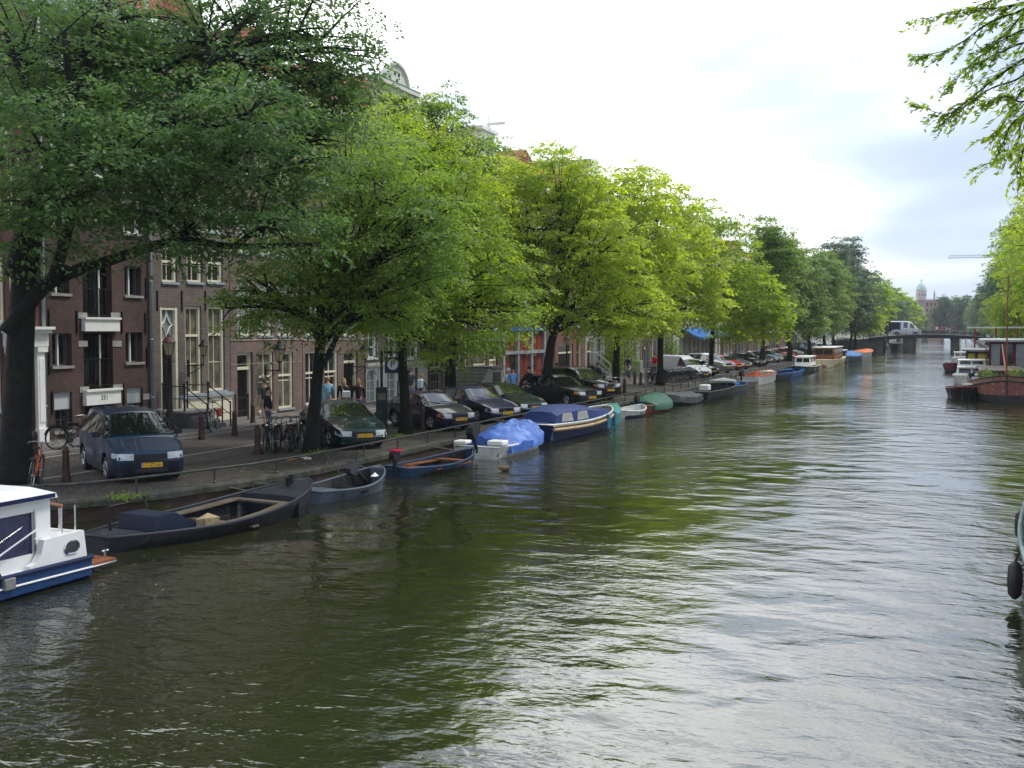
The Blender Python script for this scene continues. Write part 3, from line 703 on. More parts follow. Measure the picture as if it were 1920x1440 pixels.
gg = g_.build('hoist_dormer', M_white, H.t); MB().box(0, c0 - .06, zb + 2.72, 1.2, c0 + .06, zb + 2.86).build('hoist_beam', M_white, gg)
win(gg, c0 - .7, zb + .35, c0 + .7, zb + 2.0, frame=M_white, cols=2, rows=2, rec=-.08, sill=None)
# -- ninth: red timber shopfront in marble posts
P_red = mat('red_shop_paint', (.22, .042, .03), .45, noise=(3, .2)); P_mar = mat('grey_marble', (.36, .37, .39), .35, noise=(2, .35), two=((.12, .13, .15), 3.5, .58, .05))
H = House(942, 1040, 14.6, B_brown, 'brick house whose red shopfront stands between grey marble posts')
zt = H.r(990, 0, 991, 622)[1]; zm = H.r(990, 0, 991, 660)[1]
a0, a1 = H.r(943, 0, 944, 1)[0], H.r(1020, 0, 1021, 1)[0]; 
H.holes.append((a0, 0, a1, zt)); mb = MB(); mb.box(-.2, a0, 0, -.12, a1, zt); n = 6
for i in range(n):
    for (za, zb_) in ((.1, .7), (.85, zm - .2), (zm + .15, zt - .3)):
        yy0 = a0 + (a1 - a0) * i / n + .18; mb.box(-.12, yy0, za, -.08, yy0 + (a1 - a0) / n - .36, zb_)
fr = mb.build('shop_panelling', P_red, H.t)
gl = MB()
for i in (1, 4): gl.box(-.08, a0 + (a1 - a0) * i / n + .25, .9, -.07, a0 + (a1 - a0) * (i + 1) / n - .25, zm - .3)
gl.build('pane', M_glass, fr)
mb = MB()
for i in range(n // 2 + 1): y = a0 + (a1 - a0) * i / (n // 2); mb.box(-.1, y - .16, 0, .1, y + .16, zt)
mb.box(-.1, a0 - .1, zm - .1, .14, a1 + .1, zm + .12); mb.build('marble_posts', P_mar, H.t)
H.door(H.r(1022, 650, 1036, 706), leaf=mat('orange_door', (.36, .12, .05), .5))
H.grid([(a0 + (a1 - a0) * (i + .2) / 3, a0 + (a1 - a0) * (i + .72) / 3) for i in range(3)], zt + 1.0, 3.1, 2.1, frame=M_white, cols=2, rows=3)
MB().box(.002, a0, zt + .05, .12, a1, zt + .3).build('blue_fascia', mat('blue_fascia_paint', (.03, .11, .30), .5), H.t)
H.finish(cornice=1)
# -- tenth
B_red = brick_mat('bright_red_brick', (.28, .08, .055), (.22, .07, .05), (.18, .14, .12), 1, dirt=.25)
H = House(1041, 1096, 14.5, B_red, 'red brick house with a dark double door in a cream frame')
H.door(H.r(1047, 645, 1075, 702), tr=.25); H.win(H.r(1081, 630, 1090, 690), cols=1, rows=2)
H.grid([(H.r(a, 0, a + 10, 1)[0], H.r(a, 0, a + 10, 1)[2]) for a in (1045, 1062, 1079)], H.r(1070, 0, 1071, 612)[1], 3.1, 2.1, frame=M_white, cols=2, rows=3)
H.finish(cornice=1)
# -- the rest of the row: widths, tops and fronts vary
rnd = random.Random(5)
rest = [(1097, 1134, 15.2, P_grey, 'grey plastered house with a blue-grey entrance and white handrails', 'flat'),
        (1168, 1204, 14.2, B_ochre, 'ochre brick house behind the shrubs left of a white flagpole', 'gable'),
        (1205, 1262, 14, B_brown, 'brown brick house behind the ranked bicycles', 'slate'),
        (1263, 1350, 14.6, P_white, 'cream corner house with a blue awning over its shopfront', 'flat')]
y = YX(1350, FX)
descr = ['tall brown brick house with white sashes beside the cream corner house', 'dark plum brick house behind the row of silver and red cars', 'pale red brick house with a slate roof further along the quay',
         'cream plastered house behind the red parked cars', 'greyish brown brick house just past the cream plastered one', 'bright red brick house behind the parked vans', 'ochre brick house before the far bridge',
         'brown brick house with a tiled gable near the far bridge', 'white plastered house nearest the left end of the far bridge', 'dark red brick house left of the far bridge head']
mats_ = [B_brown, B_dark2, B_pink, P_white, B_grey, B_red, B_ochre, B_brown, P_white, B_dark2]
for i in range(10):
    w_ = rnd.uniform(7, 10.5) if i else 9
    rest.append((y, y + w_, rnd.uniform(13, 14.8), mats_[i], descr[i], ['flat', 'gable', 'slate'][i % 3])); y += w_
for a, b_, zt, br, lab, rf in rest:
    H = House(0, 0, zt, br, lab, roof=rf, y=(a, b_) if b_ < 1000 and a < 400 and zt and not (a > 1000) else (YX(a, FX), YX(b_, FX)))
    n = max(2, int(H.w / 2.1)); cols = [(H.w * (i + .22) / n, H.w * (i + .76) / n) for i in range(n)]
    white = br in (B_brown, B_dark2, B_grey, B_red)
    H.door((cols[0][0], 0, cols[0][1], 2.7)); 
    for c_ in cols[1:]: H.win((c_[0], .7, c_[1], 3.0), cols=2, rows=2, frame=M_white if white else M_cream)
    H.grid(cols, 4.0, 3.2, 2.2, cols=2, rows=3, frame=M_white if white else M_cream)
    bands(H, [(3.3, 3.5, .06)], M_white if white else M_stone)
    H.finish(cornice=1)
    if lab.startswith('cream corner'):
        aw = MB(); z = 3.9
        aw.add([(.02, H.w * .12, z), (.02, H.w * .9, z), (1.9, H.w * .9, z - .95), (1.9, H.w * .12, z - .95), (1.9, H.w * .9, z - 1.2), (1.9, H.w * .12, z - 1.2), (.02, H.w * .12, z - .04), (.02, H.w * .9, z - .04), (1.88, H.w * .9, z - .99), (1.88, H.w * .12, z - .99)],
               [(0, 1, 2, 3), (3, 2, 4, 5), (6, 9, 8, 7)])
        aw.build('awning', mat('blue_canvas', (.02, .13, .42), .8), H.t)
    if lab.startswith('grey plastered'):
        q = MB(); q.prism([(-.2, H.h - .5), (H.w + .2, H.h - .5), (H.w / 2, H.h + 3.4)], -.35, .1, 'x')
        q = q.build('gable', M_white, H.t); win(q, H.w / 2 - .55, H.h + .1, H.w / 2 + .55, H.h + 1.6, frame=M_white, cols=2, rows=2, rec=-.12, sill=None)
        MB().add([(-.3, -.3, H.h - .4), (-10, -.3, H.h - .4), (-10, H.w / 2, H.h + 3.3), (-.3, H.w / 2, H.h + 3.3), (-10, H.w + .3, H.h - .4), (-.3, H.w + .3, H.h - .4)], [(0, 1, 2, 3), (3, 2, 4, 5)]).build('roof', M_roof, H.t)
        s_ = MB()
        for k in range(5): s_.box(.01, 1.2, 0, 1.6 - .3 * k, 3.4, .2 * (k + 1))
        sp = s_.build('stair', M_stone, H.t); hr = MB()
        for yy in (1.25, 3.35): hr.tube([(.05, yy, 1.9), (.5, yy, 1.9), (1.7, yy, 1.0), (1.7, yy, 0)], .03, 6).tube([(.5, yy, 1.4), (1.65, yy, .5)], .02, 5)
        hr.build('handrail', M_white, H.t)
# ------------------------------------------------------------------ trees
M_sub = lambda *a: Vector(a)
def leaf_mesh(name, C, Nn, T, size, m, parent=None, rng=None, aspect=.55):
    "C centres, Nn normals, T tip directions: one pointed four-sided leaf each"
    n = len(C)
    T = T - Nn * np.sum(T * Nn, 1)[:, None]; T /= np.linalg.norm(T, axis=1)[:, None] + 1e-9
    B = np.cross(Nn, T)
    s = size * rng.uniform(.65, 1.25, n)[:, None]
    v = np.empty((n, 4, 3))
    v[:, 0] = C; v[:, 1] = C + T * s * .42 + B * s * aspect * .5 - Nn * s * .06
    v[:, 2] = C + T * s - Nn * s * .12; v[:, 3] = C + T * s * .42 - B * s * aspect * .5 - Nn * s * .06
    me = bpy.data.meshes.new(name); me.vertices.add(4 * n); me.loops.add(4 * n); me.polygons.add(n)
    me.vertices.foreach_set('co', v.reshape(-1).astype(np.float32))
    me.loops.foreach_set('vertex_index', np.arange(4 * n, dtype=np.int32))
    me.polygons.foreach_set('loop_start', np.arange(0, 4 * n, 4, dtype=np.int32)); me.polygons.foreach_set('loop_total', np.full(n, 4, dtype=np.int32))
    me.materials.append(m); me.update(calc_edges=True)
    o = bpy.data.objects.new(name, me); COL.objects.link(o)
    if parent: o.parent = parent
    return o
def norm(a): return a / (np.linalg.norm(a, axis=1)[:, None] + 1e-9)
def curve(a, b_, sag, k=7, rng=random):
    a, b_ = Vector(a), Vector(b_); pts = []
    side = Vector((rng.uniform(-1, 1), rng.uniform(-1, 1), 0)) * (b_ - a).length * .07
    for i in range(k + 1):
        q = i / k; p = a.lerp(b_, q); bow = math.sin(q * math.pi)
        pts.append(p + Vector((0, 0, sag * bow)) + side * bow + Vector((rng.uniform(-1, 1), rng.uniform(-1, 1), rng.uniform(-1, 1))) * .03 * (b_ - a).length / 4)
    return pts
def tree(base, trunk, blobs, mats, label, leaf=.12, dens=1.0, seed=1, name='canal_tree', r0=.3, group='trees along the left quay', spray=1.0, fork=None, limbs=None, twig=True,
         per=26, droop=.55, bark=None, cat='tree', moss=False):
    """base: ground point; trunk: list of points above it (world) the last being the fork; blobs: (centre world, (rx, ry, rz), n_sprays)"""
    rng = np.random.default_rng(seed); rr = random.Random(seed)
    base = Vector(base); t = thing(name, label, cat, base, group=group)
    tp = [base + Vector((0, 0, -.05)), base + Vector((0, 0, .3))] + [Vector(p) for p in trunk]
    tp = [p - base for p in tp]
    # smooth trunk with flare at the foot
    rad = [r0 * 1.55, r0 * 1.2] + [r0 * (1 - .35 * (i + 1) / len(trunk)) for i in range(len(trunk))]
    wb = MB(); wb.tube(tp, rad, 10)
    fk = tp[-1]
    lm = MB(); C = []; N_ = []; T_ = []
    for bi, (c, r3, ns) in enumerate(blobs):
        c = Vector(c) - base; st = fk if limbs is None else min([Vector(q) - base for q in limbs], key=lambda q: (q - c).length + .12 * (q - fk).length)
        if limbs is None and rr.random() < .4 and len(tp) > 3: st = tp[-2].lerp(tp[-1], rr.uniform(.5, 1))
        L_ = (c - st).length
        pts = curve(st, c + Vector((0, 0, -r3[2] * .15)), L_ * .10, 8, rr)
        lr = min(r0 * .55, .05 + L_ * .022)
        lm.tube(pts, [lr * (1 - .72 * i / 8) for i in range(9)], 7)
        ns = int(ns * dens)
        # sprays biased to the outside of the blob, flattened in storeys
        u = norm(rng.normal(size=(ns, 3))); rad_ = rng.uniform(0.12, 1, ns) ** (1 / 2.3)
        P = u * rad_[:, None] * np.array(r3) * (1 + .16 * np.sin(u[:, :1] * 5 + seed) * np.cos(u[:, 1:2] * 4 + bi))
        lay = .72 * spray; zo = rng.uniform(0, lay); zq = np.round((P[:, 2] + zo) / lay) * lay - zo; P[:, 2] = P[:, 2] * .28 + zq * .72 + rng.normal(size=ns) * .06 * spray
        keep = ~((P[:, 2] < -.72 * r3[2]) & (rng.random(ns) < .45)); P = P[keep]; ns = len(P)
        outd = P / np.array(r3); outd[:, 2] *= .25; outd = norm(outd + rng.normal(size=(ns, 3)) * .35)
        P = P + np.array(c)
        # secondary branches
        if twig:
            for k in range(min(ns, 14 if leaf < .2 else 7)):
                q = Vector(P[k]); s_ = pts[min(8, 3 + k % 6)]
                lm.tube(curve(s_, q, .1, 5, rr), [lr * .3 * (1 - .8 * i / 5) + .006 for i in range(6)], 5)
        m_ = per
        al = rng.uniform(-.1, 1, (ns, m_)) * .62 * spray
        sd_ = rng.normal(size=(ns, m_)) * .20 * spray * (1.1 - np.clip(al, 0, 1) * .6)
        side = np.cross(outd, np.array([0, 0, 1.0])); side = norm(side)
        pos = P[:, None, :] + outd[:, None, :] * al[..., None] + side[:, None, :] * sd_[..., None]
        pos[..., 2] += -droop * np.clip(al, 0, 9) ** 1.6 / spray ** .6 - np.abs(sd_) * .25 + rng.normal(size=(ns, m_)) * .035 * spray
        nn = np.array([0, 0, 1.0]) + outd[:, None, :] * .35 + rng.normal(size=(ns, m_, 3)) * .42
        td = outd[:, None, :] * 1.0 + side[:, None, :] * np.sign(sd_)[..., None] * .8 + rng.normal(size=(ns, m_, 3)) * .4; td[..., 2] -= .45
        C.append(pos.reshape(-1, 3)); N_.append(norm(nn.reshape(-1, 3))); T_.append(td.reshape(-1, 3))
    wb.f += [tuple(i + len(wb.v) for i in f) for f in lm.f]; wb.v += lm.v; wb.m += lm.m
    wb.build('trunk', bark or M_bark, t, smooth=True)
    leaf_mesh('crown', np.concatenate(C), np.concatenate(N_), np.concatenate(T_), leaf, mats, t, rng)
    return t
LF_dark = leaf_mat('leaf_dark', (.038, .086, .024), (.062, .125, .036), (.110, .175, .052), .42, .5)
LF_mid = leaf_mat('leaf_mid', (.070, .132, .028), (.115, .195, .036), (.185, .265, .050), .48, .5)
LF_midlime = leaf_mat('leaf_mid_lime', (.095, .170, .022), (.155, .240, .030), (.250, .330, .042), .5)
LF_lime = leaf_mat('leaf_lime', (.160, .235, .030), (.235, .315, .042), (.335, .400, .058), .50)
LF_lime2 = leaf_mat('leaf_lime_deep', (.120, .200, .024), (.185, .275, .034), (.275, .350, .044), .50)
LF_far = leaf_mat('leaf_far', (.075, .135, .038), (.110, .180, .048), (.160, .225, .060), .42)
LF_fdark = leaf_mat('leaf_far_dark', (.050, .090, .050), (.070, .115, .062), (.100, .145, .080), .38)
LF_gold = leaf_mat('leaf_gold', (.09, .12, .012), (.14, .16, .018), (.18, .17, .025), .4)
def bl(px, py, D, r, n): return (AT(px, py, D), r if isinstance(r, tuple) else (r, r, r * .72), n)
# big dark elm on the near left, its crown spreading over the quay
b0 = Vector((-21.0, 20.6, QZ)); 
big_blobs = [bl(40, 60, 27, 2.6, 260), bl(60, 250, 25, 2.3, 240), bl(20, 400, 26, 1.8, 120), bl(180, 130, 28, 2.4, 240), bl(310, 120, 30, 2.2, 170), bl(200, 40, 31, 2.2, 130), bl(620, 170, 29.5, 1.1, 60), bl(430, 240, 29, 1.8, 130), bl(230, 290, 25, 1.8, 200), bl(120, 380, 24.5, 1.5, 120), bl(330, 230, 27, 2.0, 200),
             bl(380, 60, 29, 1.9, 110), bl(500, 130, 29, 2.1, 200), bl(600, 60, 30, 1.9, 160), bl(640, 140, 30, 1.2, 60), bl(420, 330, 27, 1.7, 170), bl(540, 300, 28, 1.7, 150), bl(520, 420, 26, 1.2, 90),
             bl(300, 400, 25.5, 1.3, 90), bl(620, 230, 29, 1.2, 70), bl(470, 200, 25, 1.3, 90), bl(250, 20, 30, 2.2, 160), bl(500, 0, 30, 1.8, 130), bl(190, 200, 32, 3.0, 200), bl(60, 130, 32, 3.2, 200), bl(360, 430, 26, .9, 40), bl(330, 340, 31, 2.0, 90)]
tree(b0, [b0 + Vector((.05, 0, 1.2)), b0 + Vector((.15, .05, 3)), b0 + Vector((.3, .1, 5.0)), b0 + Vector((.6, .2, 6.6))], big_blobs, LF_dark,
     'huge dark elm at the left edge with a thick black trunk', leaf=.135, seed=3, r0=.39, per=30, dens=.94,
     limbs=[b0 + Vector((.6, .2, 6.5)), b0 + Vector((.5, .15, 5.6))] + [AT(*q) for q in ((110, 520, 26.7), (200, 490, 26.7), (330, 452, 26.8), (440, 462, 26.9), (60, 400, 26.7), (130, 250, 26.8), (170, 100, 26.9), (220, 330, 27.2), (310, 240, 27.6), (400, 110, 28.1), (420, 300, 27.5), (500, 340, 27.5), (150, 330, 26.2), (135, 200, 26.1), (60, 180, 26.3))])
big_tree = [o for o in COL.objects if o.get('label', '').startswith('huge dark')][0]
# its long limbs
mb = MB()
def limb(mb, pxs, D0, D1, r0, r1, base=b0):
    P = [AT(a, b_, D0 + (D1 - D0) * i / (len(pxs) - 1)) - base for i, (a, b_) in enumerate(pxs)]
    Q = []
    for i in range(len(P) - 1):     # Catmull-Rom
        p0, p1, p2, p3 = P[max(i - 1, 0)], P[i], P[i + 1], P[min(i + 2, len(P) - 1)]
        for k in range(4):
            q = k / 4; Q.append(.5 * ((2 * p1) + (p2 - p0) * q + (2 * p0 - 5 * p1 + 4 * p2 - p3) * q * q + (3 * p1 - p0 - 3 * p2 + p3) * q ** 3))
    Q.append(P[-1]); n = len(Q)
    mb.tube(Q, [r0 + (r1 - r0) * (i / (n - 1)) ** .8 for i in range(n)], 8)
limb(mb, [(15, 625), (60, 560), (110, 520), (200, 490), (330, 452), (440, 462), (600, 458)], 26.6, 27, .24, .05)
limb(mb, [(30, 520), (60, 400), (130, 250), (170, 100), (200, 0)], 26.6, 27, .30, .12)
limb(mb, [(100, 525), (125, 440), (150, 330), (135, 200), (120, 60)], 26.4, 26, .15, .06)
limb(mb, [(60, 400), (220, 330), (310, 240), (400, 110), (480, 20)], 26.8, 28.5, .16, .05)
limb(mb, [(310, 240), (420, 300), (500, 340), (590, 420)], 27.5, 27.5, .08, .03)
limb(mb, [(130, 250), (60, 180), (10, 60)], 26.5, 26, .14, .06)
mb.build('limb', M_bark, big_tree, smooth=True)
def row_tree(px, py, X, fork, blobs, m, label, **k):
    "trunk foot on the parking strip in column px; fork in photo pixels at the same distance"
    y = YX(px, X) if py is None else None
    b_ = Vector((X, YX(px, X), QZ)); D = (b_ - Vector((0, 0, CZ))).dot(ray(960, 720)) if 0 else None
    f_ = _M.inverted() @ (b_ - Vector((0, 0, CZ))); D = -f_.z
    tr = []
    for (a, c_) in fork: tr.append(AT(a, c_, D))
    bb = [bl(q[0], q[1], D + q[2], q[3], q[4]) for q in blobs]
    return tree(b_, tr, bb, m, label, **k)
# second: slanting trunk
row_tree(583, 0, -17.9, [(588, 780), (597, 690), (603, 610)], [(520, 590, -1, (1.6, 1.6, .8), 90), (465, 535, -1.5, (.8, .8, .6), 26), (640, 540, 0, 2.0, 200), (560, 470, -1, 1.9, 170), (690, 560, 1, 1.5, 120), (700, 470, 0, 2.0, 190), (620, 400, 0, 2.2, 210),
    (720, 340, -1, 1.9, 170), (640, 290, 1, 1.9, 150), (760, 440, -2, 1.6, 130), (800, 500, -1, 1.1, 70), (810, 410, -2, 1.0, 60), (560, 540, 1, 1.2, 60), (740, 580, 0, .9, 50), (425, 575, -1, (.5, .5, .4), 12)], LF_mid,
    'mid green elm on the slanting black trunk among the parked bicycles', leaf=.125, seed=11, r0=.215, per=30, dens=1.15)
tr2 = [o for o in COL.objects if 'slanting black trunk' in o.get('label', '')][0]
mb = MB(); limb(mb, [(593, 700), (612, 672), (634, 628), (660, 590), (690, 540)], 33.6, 33.2, .13, .05, base=tr2.location)
mb.build('limb', M_bark, tr2, smooth=True)
# third: straight trunk by the ticket machine
row_tree(760, 0, -17.9, [(760, 760), (755, 690), (752, 610)], [(760, 290, 1, 2.6, 230), (690, 240, 2, 1.9, 130), (730, 600, -.5, (1.5, 1.5, .9), 110), (660, 560, 0, 1.1, 50), (830, 530, 1, 2.2, 200), (900, 590, 0, (1.9, 1.9, 1.2), 130), (850, 420, 0, 2.2, 210), (790, 380, 2, 2.2, 180), (920, 500, 1, 1.7, 120),
    (840, 330, 1, 1.9, 160), (960, 560, 1, 1.3, 70), (800, 560, 0, 1.3, 70), (800, 640, 1, (1.2, 1.2, .6), 50), (700, 400, 2, 2.0, 120)], LF_midlime,
    'green elm with a straight dark trunk beside the ticket machine', leaf=.13, seed=12, r0=.21, per=28, dens=1.15)
# small street tree near the stair
row_tree(848, 0, -25.9, [(848, 690), (850, 620), (856, 520)], [(830, 220, 0, (1.5, 1.5, 1.9), 130), (745, 212, -3, (1.3, 1.3, .9), 80), (712, 240, -4, (1.2, 1.2, .8), 60), (728, 196, -5, (1.1, 1.1, .7), 70), (690, 175, -5, (.9, .9, .6), 40), (800, 200, -1, .9, 45), (870, 330, 0, 2.2, 150), (900, 280, -1, 1.7, 110), (930, 330, -2, 1.6, 100), (900, 430, 0, 2.4, 160), (950, 440, -2, 1.8, 120), (840, 610, 0, 1.3, 50), (900, 640, 0, (1.6, 1.6, .8), 60), (880, 540, 0, 2, 120), (820, 290, 0, 1.5, 50), (850, 660, 1, (1.4, 1.4, .7), 40)], LF_mid,
    'tall deep green tree standing close to the house fronts by the stone stair', leaf=.19, seed=13, r0=.2, per=24, dens=1.2, name='street_tree')
# fourth to seventh: lime green crowns
row_tree(1025, 0, -19.0, [(1026, 700), (1032, 650), (1042, 610)], [(1040, 330, 0, 2.3, 210), (960, 350, 1, 1.9, 130), (1100, 370, 1, 2.0, 150), (1000, 420, 0, 2.4, 190), (1120, 450, 0, 2.4, 190), (960, 500, -1, 2.0, 140), (1060, 500, 1, 2.6, 160), (1160, 520, 1, 2.2, 150), (1090, 560, 0, 2.0, 120), (990, 570, 0, (1.9, 1.9, 1.1), 110), (1180, 570, 0, (1.9, 1.9, 1.1), 100), (910, 470, -1, 1.6, 80), (1130, 600, 0, (1.6, 1.6, .8), 70), (930, 570, -1, (1.4, 1.4, .9), 60)], LF_lime,
    'bright lime green tree behind the black estate car, its trunk forking low', leaf=.19, seed=14, r0=.28, per=26, dens=1.3, droop=.7)
row_tree(1155, 0, -18.3, [(1156, 680), (1157, 640), (1157, 600)], [(1190, 360, 0, 2.4, 180), (1130, 370, 0, 2.0, 130), (1200, 440, 0, 2.6, 190), (1130, 480, 0, 2.3, 140), (1240, 500, 1, 2.2, 150), (1180, 560, 0, 2.3, 140), (1220, 590, 0, (2, 2, 1), 100), (1110, 590, 0, (1.6, 1.6, .9), 70)], LF_lime,
    'lime green tree whose trunk stands just behind the black off-roader', leaf=.21, seed=15, r0=.21, per=24, dens=1.3, droop=.7)
row_tree(1238, 0, -18.4, [(1238, 690), (1238, 640), (1240, 600)], [(1230, 370, 0, 2.3, 160), (1270, 430, 0, 2.6, 190), (1300, 500, 0, 2.4, 180), (1250, 540, 0, 2.6, 170), (1310, 560, 0, 2.2, 140), (1285, 588, 0, (2.2, 2.2, .9), 90), (1210, 610, 0, (2, 2, 1), 80), ], LF_lime,
    'yellowish lime tree with its trunk between the racked bicycles', leaf=.23, seed=16, r0=.24, per=22, dens=1.25, droop=.7)
row_tree(1334, 0, -18.6, [(1334, 650), (1336, 620), (1342, 590)], [(1310, 410, 0, 2.3, 130), (1360, 450, 0, 2.9, 190), (1400, 530, -2, 2.6, 180), (1340, 540, 0, 2.8, 170), (1430, 580, -3, 2.2, 140), (1390, 610, -2, (2.7, 2.7, 1.3), 140), (1345, 590, 0, (1.8, 1.8, .9), 50), (1450, 610, -3, (1.5, 1.5, 1), 60), (1300, 470, 0, 2, 90)], LF_lime2,
    'broad lime green tree leaning over the canal beyond the white van', leaf=.26, seed=17, r0=.2, per=22, dens=1.3, droop=.7)
def gen_tree(x, y, h, rad, m, label, seed, leaf, n=230, z0=3.2, group='trees along the left quay', wide=1.0, per=20, r0=.32):
    rr = random.Random(seed); b_ = Vector((x, y, QZ)); bb = []; k = 8
    for i in range(k):
        q = (i + .5) / k; z = z0 + (h - z0) * (.12 + .8 * q); rad_h = rad * (math.sin(math.pi * min(1, .28 + q * .64)) ** .55)
        for j in range(2 if q < .85 else 1):
            a = rr.uniform(0, 6.28); d = rad_h * (.5 if q < .85 else .12)
            bb.append((Vector((x + math.cos(a) * d * wide, y + math.sin(a) * d, z)), (rad_h * .62, rad_h * .62, (h - z0) * .13), n / 12))
    return tree(b_, [b_ + Vector((rr.uniform(-.1, .1), 0, 1.6)), b_ + Vector((rr.uniform(-.3, .3), .1, 3.4))], bb, m, label, leaf=leaf, seed=seed, r0=r0, per=per, group=group, spray=1.0 + rad * .12, bark=M_bark2, droop=.6)
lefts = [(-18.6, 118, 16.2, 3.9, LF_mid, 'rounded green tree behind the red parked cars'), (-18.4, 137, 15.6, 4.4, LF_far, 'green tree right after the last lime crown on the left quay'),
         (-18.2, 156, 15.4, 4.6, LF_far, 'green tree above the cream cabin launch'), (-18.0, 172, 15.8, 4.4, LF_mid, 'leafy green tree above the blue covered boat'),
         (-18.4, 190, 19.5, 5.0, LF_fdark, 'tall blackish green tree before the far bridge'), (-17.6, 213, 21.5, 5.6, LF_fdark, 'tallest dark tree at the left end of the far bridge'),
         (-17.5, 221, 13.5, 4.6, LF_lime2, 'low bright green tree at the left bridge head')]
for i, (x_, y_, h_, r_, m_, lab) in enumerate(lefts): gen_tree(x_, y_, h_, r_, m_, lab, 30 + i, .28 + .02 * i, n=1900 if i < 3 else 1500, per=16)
nL = ['first', 'second', 'third', 'fourth', 'fifth', 'sixth', 'seventh', 'eighth', 'ninth']
for i in range(9):
    y_ = 262 + i * 36
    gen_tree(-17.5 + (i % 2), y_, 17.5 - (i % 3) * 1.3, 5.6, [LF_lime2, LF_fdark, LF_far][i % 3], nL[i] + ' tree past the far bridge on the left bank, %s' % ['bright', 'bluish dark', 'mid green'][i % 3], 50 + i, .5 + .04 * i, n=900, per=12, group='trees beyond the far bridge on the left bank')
for i in range(8):
    y_ = 262 + i * 38
    gen_tree(9.6 + (i % 2), y_, 18.5 - (i % 3) * 1.5, 5.8, [LF_fdark, LF_far, LF_fdark][i % 3], nL[i] + ' tree past the far bridge on the right bank, %s' % ['bluish dark', 'mid green', 'bluish dark'][i % 3], 70 + i, .5 + .04 * i, n=900, per=12, group='trees beyond the far bridge on the right bank')
rights = [(9.6, 88, 19.5, 6.2, LF_lime2, 'tall lime green tree at the right edge behind the barges'), (10.2, 112, 19.5, 6.4, LF_lime, 'wide lime tree second from the right edge of the view'), (9.8, 140, 19, 6.0, LF_lime2, 'green tree behind the houseboat, left of the two nearest lime ones'),
          (10.5, 168, 18, 6.0, LF_far, 'mid green tree on the right bank above the houseboats'), (10.0, 200, 24, 5.4, LF_fdark, 'tall thin dark tree right of the far bridge'), (10.5, 228, 18, 5.8, LF_far, 'green tree at the right end of the far bridge')]
for i, (x_, y_, h_, r_, m_, lab) in enumerate(rights): gen_tree(x_, y_, h_, r_, m_, lab, 90 + i, .26 + .03 * i, n=2400 if i < 3 else 1600, per=18, group='trees along the right quay', z0=2.6)
# closing trees at the end of the canal
for i, (x_, y_) in enumerate(((-5.5, 560), (0, 575), (5, 565), (12, 580))):
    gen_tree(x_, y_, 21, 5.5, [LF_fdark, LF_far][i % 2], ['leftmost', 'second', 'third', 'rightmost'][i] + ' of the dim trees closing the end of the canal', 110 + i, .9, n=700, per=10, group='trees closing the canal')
# overhanging branch at the top right: a tree on the right quay beside the camera
b_ = Vector((11.5, 12.5, QZ)); rng = np.random.default_rng(8); rr = random.Random(8)
t = thing('canal_tree', 'tree off the right edge whose thin drooping twigs hang into the top right corner', 'tree', b_, group='trees along the right quay')
tw = MB(); tw.tube([(0, 0, -.05), (0, 0, .3), (-.1, .1, 3), (-.2, .2, 6), (.1, .1, 9), (.3, 0, 12)], [.5, .36, .3, .24, .16, .08], 10)
twigs = [[(2080, -60), (1990, -20), (1920, 17), (1856, 42), (1787, 89), (1725, 105)], [(2080, 10), (1990, 70), (1920, 111), (1870, 144), (1814, 189), (1773, 214), (1723, 197)], [(2080, -70), (1990, -20), (1920, 4), (1870, 15), (1814, 17), (1742, 34)], [(2080, -40), (1990, -15), (1920, 28), (1884, 64), (1831, 111), (1781, 160)],
         [(2080, 60), (1990, 110), (1920, 167), (1892, 211), (1870, 250), (1853, 258)], [(2080, 100), (1990, 160), (1920, 222), (1909, 264), (1887, 292), (1853, 306)], [(2080, 170), (1990, 210), (1925, 270), (1914, 315), (1916, 340)], [(2080, 0), (1990, 60), (1920, 140), (1860, 165), (1815, 195), (1785, 222)],
         [(2080, -100), (1990, -60), (1920, -20), (1860, 0), (1790, 30)], [(2080, 30), (1990, 60), (1920, 80), (1870, 100), (1830, 120)], [(2080, 20), (1990, 40), (1920, 55), (1880, 75), (1850, 85)], [(2080, 120), (1990, 150), (1920, 190), (1890, 180), (1850, 190)], [(2080, 100), (1990, 150), (1930, 205), (1895, 235), (1878, 275)]]
Cc, Nc, Tc = [], [], []
